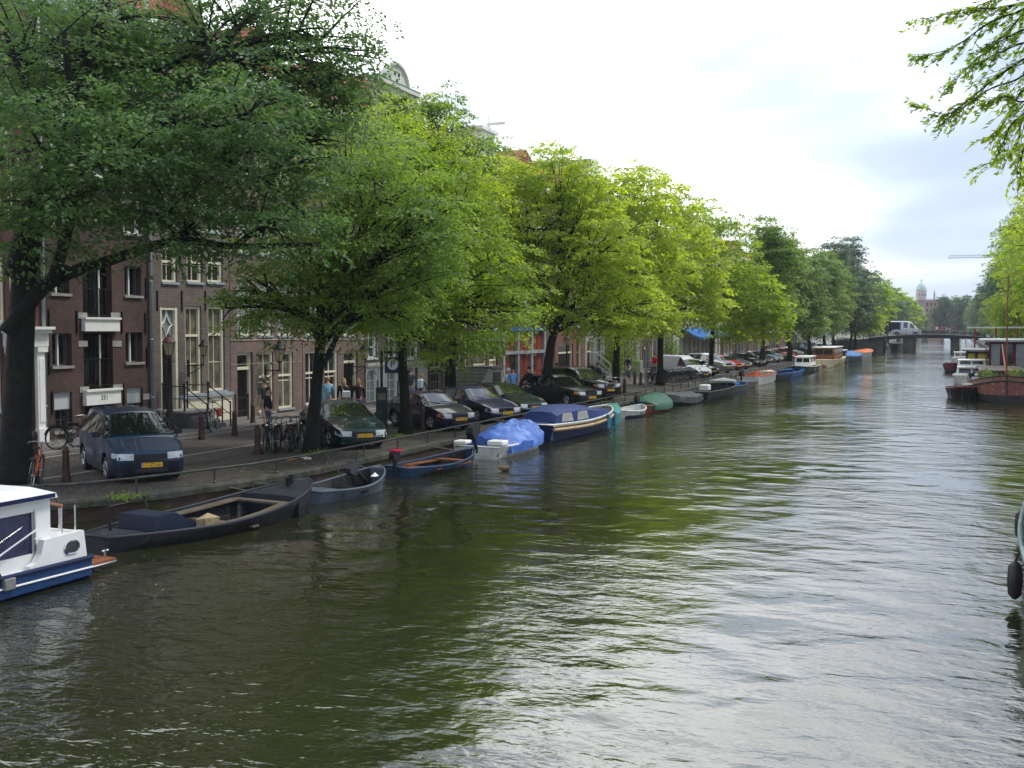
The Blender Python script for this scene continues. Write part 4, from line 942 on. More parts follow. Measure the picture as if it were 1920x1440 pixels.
for k, pl in enumerate(twigs):
    D0 = 15 + rr.uniform(-.9, .9); P = [AT(a, c_, D0 + (.15 * i)) - b_ for i, (a, c_) in enumerate(pl)]; Q = []
    for i in range(len(P) - 1):
        p0, p1, p2, p3 = P[max(i - 1, 0)], P[i], P[i + 1], P[min(i + 2, len(P) - 1)]
        for m_ in range(6): q = m_ / 6; Q.append(.5 * ((2 * p1) + (p2 - p0) * q + (2 * p0 - 5 * p1 + 4 * p2 - p3) * q * q + (3 * p1 - p0 - 3 * p2 + p3) * q ** 3))
    Q.append(P[-1]); n = len(Q); tw.tube([Vector((-.1, .1, 6 + rr.uniform(0, 2))), Q[0].lerp(Vector((0, 0, 7)), .4)] + Q, [.06, .04] + [.020 * (1 - i / n) + .003 for i in range(n)], 5)
    for i in range(4, n):
        if rr.random() < .22: continue
        d = (Q[i] - Q[i - 1]).normalized()
        for j in range(2):
            sd = Vector((rr.uniform(-1, 1), rr.uniform(-1, 1), rr.uniform(-.9, .25))).normalized(); L_ = rr.uniform(.08, .36) * (1.25 - i / n * .6); e1 = Q[i] + (d * .75 + sd * .6) * L_; e2 = e1 + (d * .5 + sd * .3 + Vector((0, 0, -.35))) * L_ * .6
            tw.tube([Q[i], e1, e2], [.005, .003, .002], 3)
            for u in (.15, .35, .5, .65, .8, .95):
                pt = Q[i].lerp(e1, u * 1.6) if u < .6 else e1.lerp(e2, (u - .6) * 2.4); Cc.append(pt); Nc.append((rr.uniform(-1, 1), rr.uniform(-1, 1), .9)); Tc.append((d.x + rr.uniform(-.7, .7), d.y + rr.uniform(-.7, .7), d.z - .5 + rr.uniform(-.4, .3)))
for k in range(9000):   # the crown outside the frame
    u = Vector((rr.gauss(0, 1), rr.gauss(0, 1), rr.gauss(0, .8))); u = u.normalized() * rr.uniform(.5, 1) * 3.6; c_ = Vector((2.6, -1.5, 11.5)) + u; Cc.append(c_); Nc.append((rr.gauss(0, .5), rr.gauss(0, .5), 1)); Tc.append((u.x, u.y, -1))
tw.build('trunk', M_bark, t, smooth=True)
leaf_mesh('crown', np.array([tuple(v) for v in Cc]), norm(np.array(Nc)), np.array(Tc), .088, LF_midlime, t, rng, .55)
# shrubs by the houses
def shrub(x, y, r_, h, lab, m, seed):
    rng = np.random.default_rng(seed); n = int(1600)
    t = thing('shrub', lab, 'shrub', (x, y, PZ)); u = norm(rng.normal(size=(n, 3))); u[:, 2] = np.abs(u[:, 2])
    P = u * (rng.uniform(.2, 1, n) ** .5)[:, None] * np.array([r_, r_, h])
    leaf_mesh('foliage', P, norm(u + rng.normal(size=(n, 3)) * .5), u + rng.normal(size=(n, 3)) * .5, .18, m, t, rng)
    MB().tube([(0, 0, -.02), (0, 0, h * .6)], .05, 6).build('stem', M_bark2, t)
shrub(-25.8, YX(1150, -25.8), 1.0, 3.2, 'bright climbing shrub in front of the grey plastered house', LF_lime2, 1)
shrub(-25.6, YX(1172, -25.6), 1.5, 4.4, 'dense green bush between two houses behind the cyclist', LF_mid, 2)
shrub(-25.4, YX(1258, -25.4), 1.2, 3.2, 'green bush left of the cream corner house', LF_mid, 3)
# ------------------------------------------------------------------ vehicles
M_tyre = mat('tyre_rubber', (.014, .014, .015), .8); M_rim = mat('alloy_rim', (.38, .39, .40), .3, metal=.8); M_plast = mat('black_plastic', (.018, .018, .02), .55)
M_chrome = mat('chrome', (.6, .6, .6), .12, metal=1); M_lens = mat('headlamp_lens', (.55, .58, .60), .08, coat=1, noise=(14, .3)); M_amber = mat('amber_lens', (.75, .18, .02), .15, coat=1)
M_cglass = mat('car_glass', (.010, .013, .013), .03, spec=.9, coat=1); M_yel = mat('yellow_plate', (.72, .42, .02), .4); M_blk = mat('plate_lettering', (.01, .01, .01), .5)
def paint(n, c, metal=.15): return mat('car_paint_' + n, tuple(v * .8 for v in c), .45, metal=metal, coat=.75, spec=.15, noise=(40, .08))
def lerp_tab(tab, x):
    if x <= tab[0][0]: return tab[0][1]
    for (a, b_), (c, d) in zip(tab, tab[1:]):
        if x <= c: return b_ + (d - b_) * (x - a) / (c - a)
    return tab[-1][1]
CARS = {
 'mpv': dict(L=4.4, W=1.80, prof=[(0, .66), (.06, .78), (1.05, 1.02), (1.25, 1.15), (1.95, 1.60), (2.4, 1.68), (3.9, 1.65), (4.3, 1.15), (4.4, .8)], belt=1.0, ws=(1.1, 1.95), side=[(1.5, 2.1), (2.2, 3.0), (3.1, 3.95)], whl=(.82, 3.55)),
 'hatch': dict(L=3.85, W=1.64, prof=[(0, .58), (.06, .68), (.5, .82), (.98, .92), (1.65, 1.30), (2.1, 1.37), (3.1, 1.32), (3.65, .97), (3.85, .75)], belt=.88, ws=(1.0, 1.66), side=[(1.35, 2.3), (2.4, 3.3)], whl=(.74, 3.15)),
 'liftback': dict(L=4.5, W=1.75, prof=[(0, .52), (.06, .64), (.6, .80), (1.22, .90), (1.95, 1.33), (2.5, 1.40), (3.3, 1.36), (4.15, 1.0), (4.5, .82)], belt=.88, ws=(1.25, 1.97), side=[(1.6, 2.4), (2.5, 3.2), (3.3, 3.75)], whl=(.85, 3.55)),
 'saloon': dict(L=4.5, W=1.72, prof=[(0, .56), (.06, .67), (.6, .82), (1.2, .92), (1.85, 1.33), (2.4, 1.40), (3.1, 1.35), (3.75, 1.0), (4.35, .96), (4.5, .7)], belt=.90, ws=(1.22, 1.87), side=[(1.55, 2.3), (2.4, 3.2)], whl=(.82, 3.45)),
 'estate': dict(L=4.75, W=1.74, prof=[(0, .66), (.04, .76), (.7, .87), (1.45, .93), (2.0, 1.38), (2.5, 1.46), (4.35, 1.42), (4.65, .95), (4.75, .7)], belt=.92, ws=(1.47, 2.02), side=[(1.75, 2.45), (2.55, 3.3), (3.4, 4.3)], whl=(.85, 3.65)),
 'offroader': dict(L=4.6, W=1.87, prof=[(0, .80), (.06, .93), (.7, 1.05), (1.3, 1.10), (1.95, 1.60), (2.5, 1.71), (4.05, 1.66), (4.45, 1.15), (4.6, .8)], belt=1.06, ws=(1.32, 1.97), side=[(1.65, 2.4), (2.5, 3.2), (3.3, 4.0)], whl=(.85, 3.6)),
 'van': dict(L=4.15, W=1.74, prof=[(0, .62), (.06, .78), (.5, .93), (1.0, 1.05), (1.55, 1.50), (1.75, 1.68), (2.0, 1.80), (4.05, 1.82), (4.15, 1.0)], belt=1.0, ws=(1.02, 1.62), side=[(1.35, 2.0)], whl=(.78, 3.3)),
 'boxy': dict(L=4.1, W=1.80, prof=[(0, .95), (.04, 1.05), (1.25, 1.12), (1.4, 1.15), (1.65, 1.72), (1.9, 1.92), (4.0, 1.94), (4.1, 1.1)], belt=1.12, ws=(1.38, 1.68), side=[(1.7, 2.35), (2.45, 3.1), (3.2, 3.9)], whl=(.75, 3.2)),
}
def car(kind, m, label, name='parked_car', plate=None, bumper=None, grille='bar', amber=False, roofbars=False, rim=M_rim, detail=True, group='cars parked along the quay'):
    S_ = CARS[kind]; Lg, Wd, prof, belt = S_['L'], S_['W'], S_['prof'], S_['belt']; hw = Wd / 2
    t = thing(name, label, 'van' if kind == 'van' else 'car', group=group); ra = .355; rw = .305 if kind not in ('offroader', 'boxy') else .35
    top = lambda d: lerp_tab(prof, d)
    def half(d):
        a = max(0, 1 - d / .75); b_ = max(0, 1 - (Lg - d) / .6)
        return hw * (1 - .15 * a ** 2 - .10 * b_ ** 2)
    def ring(d, pull=0):
        zt = top(d); w_ = half(d); zb = min(belt, zt - .02); z0 = .21
        for xw in S_['whl']:
            if abs(d - xw) < ra + rw * .15: 
                rr_ = ra + rw * .15; z0 = max(z0, rw + math.sqrt(max(0, rr_ * rr_ - (d - xw) ** 2)) * .98)
        up = max(0, zt - zb); wr = w_ * .93 - up * .33
        return [(w_ * .95, z0), (w_ * .99, max(.42, z0 + .01)), (w_, max(.58, z0 + .02)), (w_ * .975, max(zb, z0 + .04)), (wr, zt - .05 - .02 * min(1, up * 2)), (wr * .78, zt - .012), (0, zt)]
    xs = sorted(set([round(v, 3) for v in [0.0, .03, .08, .18, .3] + [Lg * i / 26 for i in range(2, 26)] + [Lg - .12, Lg - .03, Lg] + [xw + q * (ra + rw * .15) for xw in S_['whl'] for q in (-1.001, -.999, -.9, -.7, -.4, 0, .4, .7, .9, .999, 1.001)] + [p[0] for p in prof if 0 < p[0] < Lg]]))
    xs = [q for i, q in enumerate(xs) if i == 0 or q - xs[i - 1] > .001]
    X_ = lambda d: Lg / 2 - d
    rings = []
    for d in xs:
        r_ = ring(d); 
        if d == 0: r_ = [(y * .97, z) for y, z in r_]
        rings.append([(X_(d), y, z) for y, z in r_] + [(X_(d), -y, z) for y, z in reversed(r_[:-1])])
    mb = MB(); n = len(rings[0])
    mb.loft(rings, closed=False)
    if bumper is not None and bumper is not m:
        for i in range(len(mb.f)):
            if i % (n - 1) in (0, n - 2): mb.m[i] = 1
    for r_, rev in ((rings[0], 1), (rings[-1], 0)):
        mb.add(r_, [tuple(range(n)) if not rev else tuple(range(n))[::-1]])
    body = mb.build('body', [m, bumper or m], t, smooth=True, ang=32)
    ub = MB(); ub.box(X_(Lg - .15), -hw * .82, .16, X_(.2), hw * .82, .62); ub.build('underbody', M_plast, t)
    def S(d, v, off=.006):
        r_ = ring(d); v = max(-6, min(6, v)); sg = 1 if v >= 0 else -1; a = 6 - abs(v)   # v=0 centre, 6 = sill
        i = int(min(5, a)); f = a - i; p = r_[i]; q = r_[i + 1] if i < 6 else r_[6]
        y = p[0] + (q[0] - p[0]) * f; z = p[1] + (q[1] - p[1]) * f
        return Vector((X_(d), sg * (y + off * (1 if abs(v) > 1.9 else 0)), z + off * (1.4 if abs(v) <= 2.3 else .3)))
    def patch(d0, d1, v0, v1, nd, nv, off=.008, dtop=None):
        vs = []; fs = []
        for i in range(nd + 1):
            for j in range(nv + 1):
                v = v0 + (v1 - v0) * j / nv; d_ = d0 + (d1 - d0) * i / nd
                vs.append(tuple(S(d_, v, off)))
        for i in range(nd):
            for j in range(nv): a = i * (nv + 1) + j; fs.append((a, a + 1, a + nv + 2, a + nv + 1))
        return vs, fs
    a, b_ = S_['ws']; ws = MB(); ws.add(*patch(a + .04, b_ - .06, -2.0, 2.0, 8, 12)); ws.build('windscreen', M_cglass, t, smooth=True)
    rg = [p for p in prof if p[0] > Lg * .6]; 
    for sg in (1, -1):
        for k, (d0, d1) in enumerate(S_['side']):
            w0 = MB(); vs, fs = [], []; nn = 6
            for i in range(nn + 1):
                d_ = d0 + (d1 - d0) * i / nn
                for v in (2.95, 2.12): vs.append(tuple(S(d_, sg * v, .006)))
            fs = [(2 * i, 2 * i + 1, 2 * i + 3, 2 * i + 2) for i in range(nn)]
            # forward edge leans with the windscreen
            if k == 0: vs[0] = tuple(S(d0 - .28, sg * 2.95, .006))
            w0.add(vs, fs); w0.build('side_window', M_cglass, t)
    # wheels
    for xw in S_['whl']:
        for sg in (1, -1):
            yo = sg * (hw * .97); ww = .19
            wh = MB(); pr = [(rw * .62, 0), (rw * .93, .0), (rw, .03), (rw, ww - .03), (rw * .93, ww), (rw * .62, ww)]
            wh.lathe([(r_, z if sg < 0 else -z) for r_, z in pr], (X_(xw), yo, rw), 20, axis='y')
            wo = wh.build('wheel', M_tyre, t, smooth=True, ang=40)
            rm = MB(); rm.lathe([(rw * .64, 0), (rw * .60, .012), (rw * .56, -.01)] if sg > 0 else [(rw * .64, 0), (rw * .60, -.012), (rw * .56, .01)], (X_(xw), yo, rw), 16, axis='y', cap=False)
            for k in range(5):
                an = 2 * math.pi * k / 5 + .3; c_, s_ = math.cos(an), math.sin(an); p0 = Vector((X_(xw) + c_ * .03, yo + sg * .006, rw + s_ * .03)); p1 = Vector((X_(xw) + c_ * rw * .6, yo + sg * .002, rw + s_ * rw * .6))
                rm.tube([p0, p1], [.03, .038], 5)
            rm.lathe([(.055, 0), (.05, sg * .02)], (X_(xw), yo, rw), 10, axis='y'); rm.build('rim', rim, wo)
    # front
    bm_ = bumper or m; zb = S_['prof'][0][1]
    wf = half(0)
    fb = MB(); pts = []
    for (yy, xx) in ((0, .09), (wf * .55, .08), (wf * .9, .02), (wf * 1.06, -.18), (hw * 1.0, -.42)):
        for s_ in (1, -1): pts += [(Lg / 2 + xx, s_ * yy, .30), (Lg / 2 + xx, s_ * yy, zb - .14), (Lg / 2 + xx - .05, s_ * yy, zb - .10), (Lg / 2 + xx - .05, s_ * yy, .2)]
    fb.hull(pts); fb.build('bumper', bm_, t, smooth=True, ang=30)
    lo = MB(); lo.box(Lg / 2 + .06, -wf * .5, .27, Lg / 2 + .098, wf * .5, .36); lo.build('air_intake', M_plast, t)
    zt = zb + .02; gz0 = zb - .10
    if grille == 'bar':
        gm = MB(); gm.box(Lg / 2 - .02, -.36, gz0 + .01, Lg / 2 + .03, .36, zt + .01); gm.build('grille', M_plast, t)
    elif grille == 'chrome':
        gm = MB(); gm.box(Lg / 2 - .02, -.34, gz0, Lg / 2 + .03, .34, zt + .03); go = gm.build('grille', M_plast, t); g2 = MB()
        for k in range(2): g2.box(Lg / 2 + .03, -.33, gz0 + .02 + k * .05, Lg / 2 + .04, .33, gz0 + .04 + k * .05)
        g2.box(Lg / 2 + .028, -.35, zt + .02, Lg / 2 + .045, .35, zt + .045); g2.lathe([(.05, 0), (.05, .015)], (Lg / 2 + .04, 0, gz0 + .06), 12, axis='x'); g2.build('trim', M_chrome, go)
    elif grille == 'upright':
        gm = MB(); gm.box(Lg / 2 - .02, -.27, gz0 - .06, Lg / 2 + .05, .27, zt + .10); go = gm.build('grille', M_plast, t); g2 = MB()
        for k in range(7): y = -.24 + k * .08; g2.box(Lg / 2 + .05, y - .006, gz0 - .04, Lg / 2 + .056, y + .006, zt + .08)
        for z in (gz0 - .06, gz0 + .03, zt + .09): g2.box(Lg / 2 + .048, -.28, z, Lg / 2 + .062, .28, z + .022)
        for y in (-.28, .26): g2.box(Lg / 2 + .046, y, gz0 - .06, Lg / 2 + .06, y + .02, zt + .11)
        g2.tube([(Lg / 2, 0, zt + .1), (Lg / 2, 0, zt + .16)], .01, 5).lathe([(.035, 0), (.035, .01)], (Lg / 2, 0, zt + .19), 12, axis='x'); g2.build('trim', M_chrome, go)
    elif grille == 'kidney':
        for s_ in (1, -1):
            gm = MB(); gm.prism([(s_ * (.16 + .13 * math.cos(q)), zb - .03 + .11 * math.sin(q)) for q in [R(v) for v in range(0, 360, 24)]], Lg / 2 - .05, Lg / 2 + .05, 'x'); go = gm.build('grille', M_plast, t)
            MB().tube([(Lg / 2 + .05, s_ * (.16 + .135 * math.cos(q)), zb - .03 + .115 * math.sin(q)) for q in [R(v) for v in range(0, 360, 24)]], .013, 5, closed=True).build('trim', M_chrome, go)
    for s_ in (1, -1):
        hl = MB(); y0, y1 = wf * .52, wf * 1.0
        hl.hull([(Lg / 2 + .035, s_ * y0, gz0), (Lg / 2 + .03, s_ * y0, zt + .02), (Lg / 2 - .005, s_ * y1, gz0 + .01), (Lg / 2 - .03, s_ * y1, zt + .045), (Lg / 2 - .28, s_ * (half(.25) + .012), gz0 + .06), (Lg / 2 - .28, s_ * (half(.25) + .008), zt + .05), (Lg / 2 - .1, s_ * y0, zt + .055), (Lg / 2 - .2, s_ * y0, gz0)])
        ho = hl.build('headlight', M_lens, t)
        if amber: MB().hull([(Lg / 2 + .002, s_ * (y1 - .01), gz0 + .02), (Lg / 2 - .02, s_ * (y1 - .01), zt + .03), (Lg / 2 - .3, s_ * (half(.25) + .03), gz0 + .06), (Lg / 2 - .3, s_ * (half(.25) + .025), zt + .03)]).build('indicator', M_amber, ho)
        mi = MB(); c0 = S(S_['ws'][0] + .22, s_ * 2.9, .01)
        mi.hull([c0 + Vector((dx, s_ * dy, dz)) for dx in (-.04, .06) for dy in (.05, .22) for dz in (.02, .15)] + [c0 + Vector((.02, 0, .02))]); mi.build('wing_mirror', bm_ if bumper else m, t)
    pl = MB(); x0 = Lg / 2 + .092; pz = .44 if kind != 'offroader' else .55
    pl.box(x0, -.26, pz - .055, x0 + .008, .26, pz + .055)
    if plate:
        vs, fs = text_mesh(plate, .105, .001); pl.cur = 1; pl.add(vs, fs, Matrix.Translation((x0 + .0095, .012, pz)) @ MX)
        pl.cur = 2; pl.box(x0 + .0005, -.26, pz - .055, x0 + .0085, -.225, pz + .055); pl.cur = 0
    pl.build('number_plate', [M_yel, M_blk, mat('plate_blue', (.01, .05, .4), .4)], t)
    wp = MB()
    for y in (-.15, .45): wp.tube([S(S_['ws'][0] + .02, y, .02) if 0 else Vector((X_(S_['ws'][0] + .05), y, top(S_['ws'][0] + .05) + .02)), Vector((X_(S_['ws'][0] + .16), y - .5, top(S_['ws'][0] + .16) + .025))], .009, 4)
    wp.build('wiper', M_plast, t)
    # door shut lines and handles
    for sg in (1, -1):
        for d0, d1 in S_['side'][:2]:
            h_ = S(d1 - .12, sg * 3.2, .012); MB().cbox(h_, (.18, .03, .03)).build('door_handle', M_plast if bumper else m, t)
            ln = MB(); d_ = d1 + .04
            ln.add([tuple(S(d_ + e_, sg * v, .004)) for v in (3.0, 3.5, 4, 4.7) for e_ in (-.006, .006)], [(0, 1, 3, 2), (2, 3, 5, 4), (4, 5, 7, 6)]); ln.build('door_seam', M_plast, t)
    if roofbars:
        for sg in (1, -1): MB().tube([S(S_['ws'][1] + .2, sg * 2.0, .01), S(S_['ws'][1] + .3, sg * 2.0, .06), S(Lg - .9, sg * 2.0, .06), S(Lg - .8, sg * 2.0, .01)], .016, 5).build('roof_bar', M_plast, t)
    return t
HD = Vector((math.sin(R(60)), -math.cos(R(60)), 0)); RZ = R(-30)
def park(t, px, py, kind, rz=RZ):
    f = G(px, py, QZ); t.location = f - Vector((math.cos(rz), math.sin(rz), 0)) * CARS[kind]['L'] / 2; t.rotation_euler = (0, 0, rz)
    return t
P_navy = paint('navy_blue', (.004, .038, .095)); P_teal = paint('dark_teal', (.005, .030, .032)); P_dblue = paint('midnight_blue', (.010, .011, .035)); P_dblue2 = paint('indigo', (.016, .016, .060))
P_dgreen = paint('bottle_green', (.008, .022, .016)); P_blackc = paint('black', (.009, .010, .012)); P_whitec = paint('white', (.72, .73, .74), 0); P_silver = paint('silver', (.34, .36, .38), .7); P_redc = paint('red', (.42, .015, .015), 0)
P_olive = paint('dark_olive', (.03, .04, .028)); P_lblue = paint('pale_blue', (.22, .30, .38), .5); P_greyc = paint('grey', (.10, .105, .11), .4)
park(car('mpv', P_navy, 'metallic navy blue people carrier parked nearest, beside the big trunk', plate='LT-ZT-66', bumper=mat('dark_bumper', (.009, .011, .022), .5)), 283, 905, 'mpv', R(-37))
park(car('liftback', P_teal, 'dark teal hatchback parked nose to the canal right of the slanting tree', plate='RH-GR-81', bumper=P_teal), 682, 843, 'liftback', R(-42))
park(car('hatch', P_dblue, 'small midnight blue hatchback, first of the three dark cars together', plate='TG-VX-82', amber=True), 862, 808, 'hatch')
park(car('saloon', P_dblue2, 'indigo saloon with a chrome barred grille, middle of three dark cars', plate='SB-ZL-VR', grille='chrome'), 949, 795, 'saloon')
park(car('liftback', P_dgreen, 'bottle green hatchback behind the boat with a navy canopy', plate='HG-HV-35', bumper=P_dgreen), 1002, 783, 'liftback')
park(car('estate', P_blackc, 'black estate car with an upright chrome grille and amber indicators', plate='HD-TN-37', grille='upright', amber=True, roofbars=True), 1108, 762, 'estate')
park(car('offroader', P_blackc, 'black off-roader with twin oval grilles next to the black estate', plate='62-JZ-PV', grille='kidney', amber=True, roofbars=True), 1143, 751, 'offroader')
park(car('van', P_whitec, 'small white panel van with a black bumper beside the racked bicycles', name='parked_van', plate='78-BP-RN', bumper=M_plast), 1322, 713, 'van')
park(car('hatch', P_dgreen, 'dark hatchback half hidden behind the white panel van'), 1338, 706, 'hatch')
park(car('offroader', P_silver, 'silver off-roader beside the dark trunk past the white van', grille='kidney', plate='14-HK-GS'), 1366, 700, 'offroader')
park(car('hatch', P_redc, 'red hatchback wedged between the silver off-roader and a dark car'), 1385, 695, 'hatch')
park(car('saloon', P_greyc, 'dark grey saloon right after the wedged red hatchback'), 1401, 693, 'saloon')
park(car('saloon', P_olive, 'old dark olive saloon with a wide grille, beside the grey boat', grille='chrome', plate='XV-98-RT'), 1427, 688, 'saloon')
park(car('liftback', P_blackc, 'black hatchback after the old olive saloon'), 1441, 683, 'liftback')
park(car('liftback', P_lblue, 'pale blue hatchback parked in front of the red cars'), 1461, 680, 'liftback')
park(car('hatch', P_whitec, 'white hatchback between the pale blue one and the red cars'), 1472, 677, 'hatch')
park(car('liftback', P_redc, 'first of the bright red cars, beside the white hatchback', plate=None), 1484, 674, 'liftback')
park(car('hatch', P_redc, 'small red hatchback, second of the bright red cars'), 1492, 671.5, 'hatch')
park(car('saloon', P_silver, 'silver saloon between the red cars and the grey jeep'), 1501, 669, 'saloon')
park(car('boxy', P_greyc, 'boxy grey jeep behind the white decked boat'), 1519, 666, 'boxy')
park(car('boxy', P_whitec, 'boxy white jeep above the cream cabin launch'), 1541, 663, 'boxy')
park(car('saloon', P_greyc, 'dark saloon behind the blue covered boat'), 1562, 659, 'saloon')
park(car('saloon', P_silver, 'farthest silver saloon, near the left end of the far bridge'), 1590, 654.5, 'saloon')
# ------------------------------------------------------------------ bicycles
M_spoke = mat('steel_spokes', (.35, .35, .35), .35, metal=.8); M_sad = mat('saddle_leather', (.02, .018, .016), .6)
def bicycle(m, label, group='bicycles parked on the quay', lowstep=True, bag=None, name='bicycle'):
    t = thing(name, label, 'bicycle', group=group); r_ = .34
    for xx in (-.53, .55):
        w_ = MB(); w_.tube([(xx + r_ * math.cos(a), 0, r_ + r_ * math.sin(a)) for a in [2 * math.pi * i / 22 for i in range(22)]], .021, 5, closed=True); wo = w_.build('wheel', M_tyre, t)
        s_ = MB(); s_.tube([(xx + .31 * math.cos(a), 0, r_ + .31 * math.sin(a)) for a in [2 * math.pi * i / 18 for i in range(18)]], .010, 4, closed=True)
        for i in range(9): a = 2 * math.pi * i / 9; s_.tube([(xx, 0, r_), (xx + .31 * math.cos(a), 0, r_ + .31 * math.sin(a))], .003, 3)
        s_.lathe([(.025, -.045), (.025, .045)], (xx, 0, r_), 8, axis='y'); s_.build('rim', M_spoke, wo)
    f = MB(); bb = (-.08, 0, .29); st = (-.24, 0, .80); hd = (.36, 0, .86); hl = (.40, 0, .66)
    f.tube([bb, st], .017, 6).tube([bb, hl], .019, 6).tube([bb if lowstep else st, hl if lowstep else hd], .015, 6)
    if lowstep: f.tube([(-.14, 0, .48), (.37, 0, .80)], .014, 6)
    for y in (-.055, .055): f.tube([(-.10, y, .30), (-.53, y, .34)], .010, 5).tube([(-.24, y * .5, .76), (-.53, y, .34)], .009, 5).tube([(.41, y, .62), (.47, y, .50), (.55, y, .34)], .011, 5)
    f.tube([hl, hd, (.345, 0, .93)], .019, 6)
    f.build('frame', m, t)
    mg = MB()
    for xx, a0, a1 in ((-.53, 15, 175), (.55, 25, 150)):
        P = [(xx + .375 * math.cos(R(a)), .0, r_ + .375 * math.sin(R(a))) for a in range(a0, a1, 15)]; mg = MB().tube(P, .022, 4); mg.build('mudguard', M_black, t)
    mg = MB(); mg.box(-.82, -.07, .735, -.36, .07, .75); mg.tube([(-.8, .06, .74), (-.53, .06, .34)], .006, 4).tube([(-.8, -.06, .74), (-.53, -.06, .34)], .006, 4); mg.build('luggage_rack', M_black, t)
    h = MB(); h.tube([(.345, 0, .93), (.33, 0, 1.02)], .013, 6).tube([(.12, -.27, 1.00), (.22, -.27, 1.02), (.34, -.16, 1.04), (.35, 0, 1.03), (.34, .16, 1.04), (.22, .27, 1.02), (.12, .27, 1.00)], .012, 6); h.build('handlebar', M_spoke, t)
    MB().ball((.43, 0, .82), .045, 8).build('lamp', M_chrome, t)
    s_ = MB(); s_.tube([st, (-.26, 0, .93)], .013, 6).hull([(-.40, .09, .95), (-.40, -.09, .95), (-.40, .08, .99), (-.40, -.08, .99), (-.13, .02, .95), (-.13, -.02, .98), (-.2, .05, .98), (-.2, -.05, .98)]); s_.build('saddle', M_sad, t)
    c = MB(); c.lathe([(.09, -.01), (.09, .01)], (-.08, -.05, .29), 12, axis='y').tube([(-.08, -.06, .29), (.05, -.07, .18), (.05, -.14, .18)], .009, 5).tube([(-.08, .06, .29), (-.21, .07, .40), (-.21, .14, .40)], .009, 5); c.build('crank', M_black, t)
    MB().tube([(-.12, .03, .28), (-.10, .22, 0.01)], .009, 5).build('stand', M_black, t)
    if bag is not None:
        for sg in (1, -1): MB().cbox((-.58, sg * .14, .58), (.36, .13, .30), bev=.03).build('pannier', bag, t)
    return t
K_black = mat('bicycle_black', (.015, .015, .017), .35); K_red = mat('bicycle_red', (.35, .025, .015), .35); K_green = mat('bicycle_green', (.02, .06, .04), .4); K_grey = mat('bicycle_grey', (.25, .26, .27), .4, metal=.5); K_blue = mat('bicycle_blue', (.03, .06, .16), .4); K_white = mat('bicycle_white', (.6, .6, .58), .4); K_orange = mat('bicycle_orange', (.5, .09, .03), .4)
protos = {}
def bike(mk, px, py, rz, label, z=None, tilt=0, **k):
    key = (mk.name, k.get('lowstep', True), k.get('bag'))
    zz = QZ if z is None else z
    p = G(px, py, zz)
    if key not in protos: protos[key] = o = bicycle(mk, label, **k)
    else: o = dup(protos[key], label=label)
    o.location = p; o.rotation_euler = (R(tilt), 0, R(rz)); 
    for q in ('group',): o[q] = k.get('group', o[q])
    return o
bike(K_orange, 66, 914, 125, 'orange red bicycle at the foot of the huge elm', tilt=6)
bike(K_black, 138, 843, 20, 'black bicycle with a curved frame against the plum brick warehouse', z=PZ, tilt=-5)
bike(K_black, 172, 838, 12, 'black bicycle just left of the navy people carrier by the warehouse wall', z=PZ, tilt=6, lowstep=False)
bike(K_grey, 285, 826, 15, 'grey bicycle behind the roof of the navy people carrier', z=PZ, tilt=5)
bike(K_white, 402, 806, -65, 'white framed bicycle with an orange pannier by the cream plinth', z=PZ, bag=K_orange, tilt=7)
cl = [(497, 846, K_black, 'black bicycle at the left end of the quayside cluster, front wheel towards the canal'), (508, 843, K_grey, 'grey bicycle second from the left in the quayside cluster'), (518, 845, K_black, 'black bicycle third from the left in the quayside cluster'),
      (530, 844, K_black, 'black bicycle just left of the red framed one in the cluster'), (541, 842, K_red, 'red framed bicycle in the cluster left of the slanting trunk'), (551, 842, K_black, 'black bicycle between the red framed one and the slanting trunk'), (562, 842, K_green, 'green bicycle touching the left side of the slanting trunk'),
      (590, 838, K_black, 'black bicycle just right of the slanting trunk'), (600, 836, K_grey, 'grey bicycle between the slanting trunk and the dark teal hatchback'), (611, 834, K_blue, 'blue bicycle nearest the dark teal hatchback')]
for i, (a, b_, m_, lab) in enumerate(cl): bike(m_, a, b_, -52 + (i * 37) % 23 - 10, lab, tilt=(i * 53) % 14 - 7, lowstep=(i % 3 != 0), group='bicycles clustered round the slanting tree')
names2 = [('black', K_black), ('grey', K_grey), ('blue', K_blue)]
for i in range(15):
    a = 1222 + i * 5.2; m_n, m_ = names2[(i * 7) % 3]
    pos = ['leftmost', 'second', 'third', 'fourth', 'fifth', 'sixth', 'seventh', 'eighth', 'ninth', 'tenth', 'eleventh', 'twelfth', 'thirteenth', 'fourteenth', 'last'][i]
    bike(m_, a + (14 if a > 1233 else 0), 720 - i * .55, -42 + (i * 29) % 30 - 15, '%s bicycle, %s from the left in the rack left of the white van' % (m_n, pos) if i not in (14,) else 'blue bicycle at the right end of the rack, touching the white van', tilt=(i * 53) % 16 - 8, lowstep=i % 2 == 0, group='bicycles racked beside the white van')
bike(K_black, 1000, 737, 20, 'black bicycle leaning by the red shopfront', z=PZ); bike(K_grey, 968, 737, 5, 'grey bicycle parked before the cream shop windows', z=PZ)
bike(K_black, 1216, 700, 80, 'black bicycle under the grey signpost', lowstep=False); bike(K_red, 1148, 742, -40, 'red bicycle between the black off-roader and the tree')
for o in [o_ for o_ in COL.objects if o_.type == 'EMPTY' and o_.name.startswith('bicycle')]:
    pass
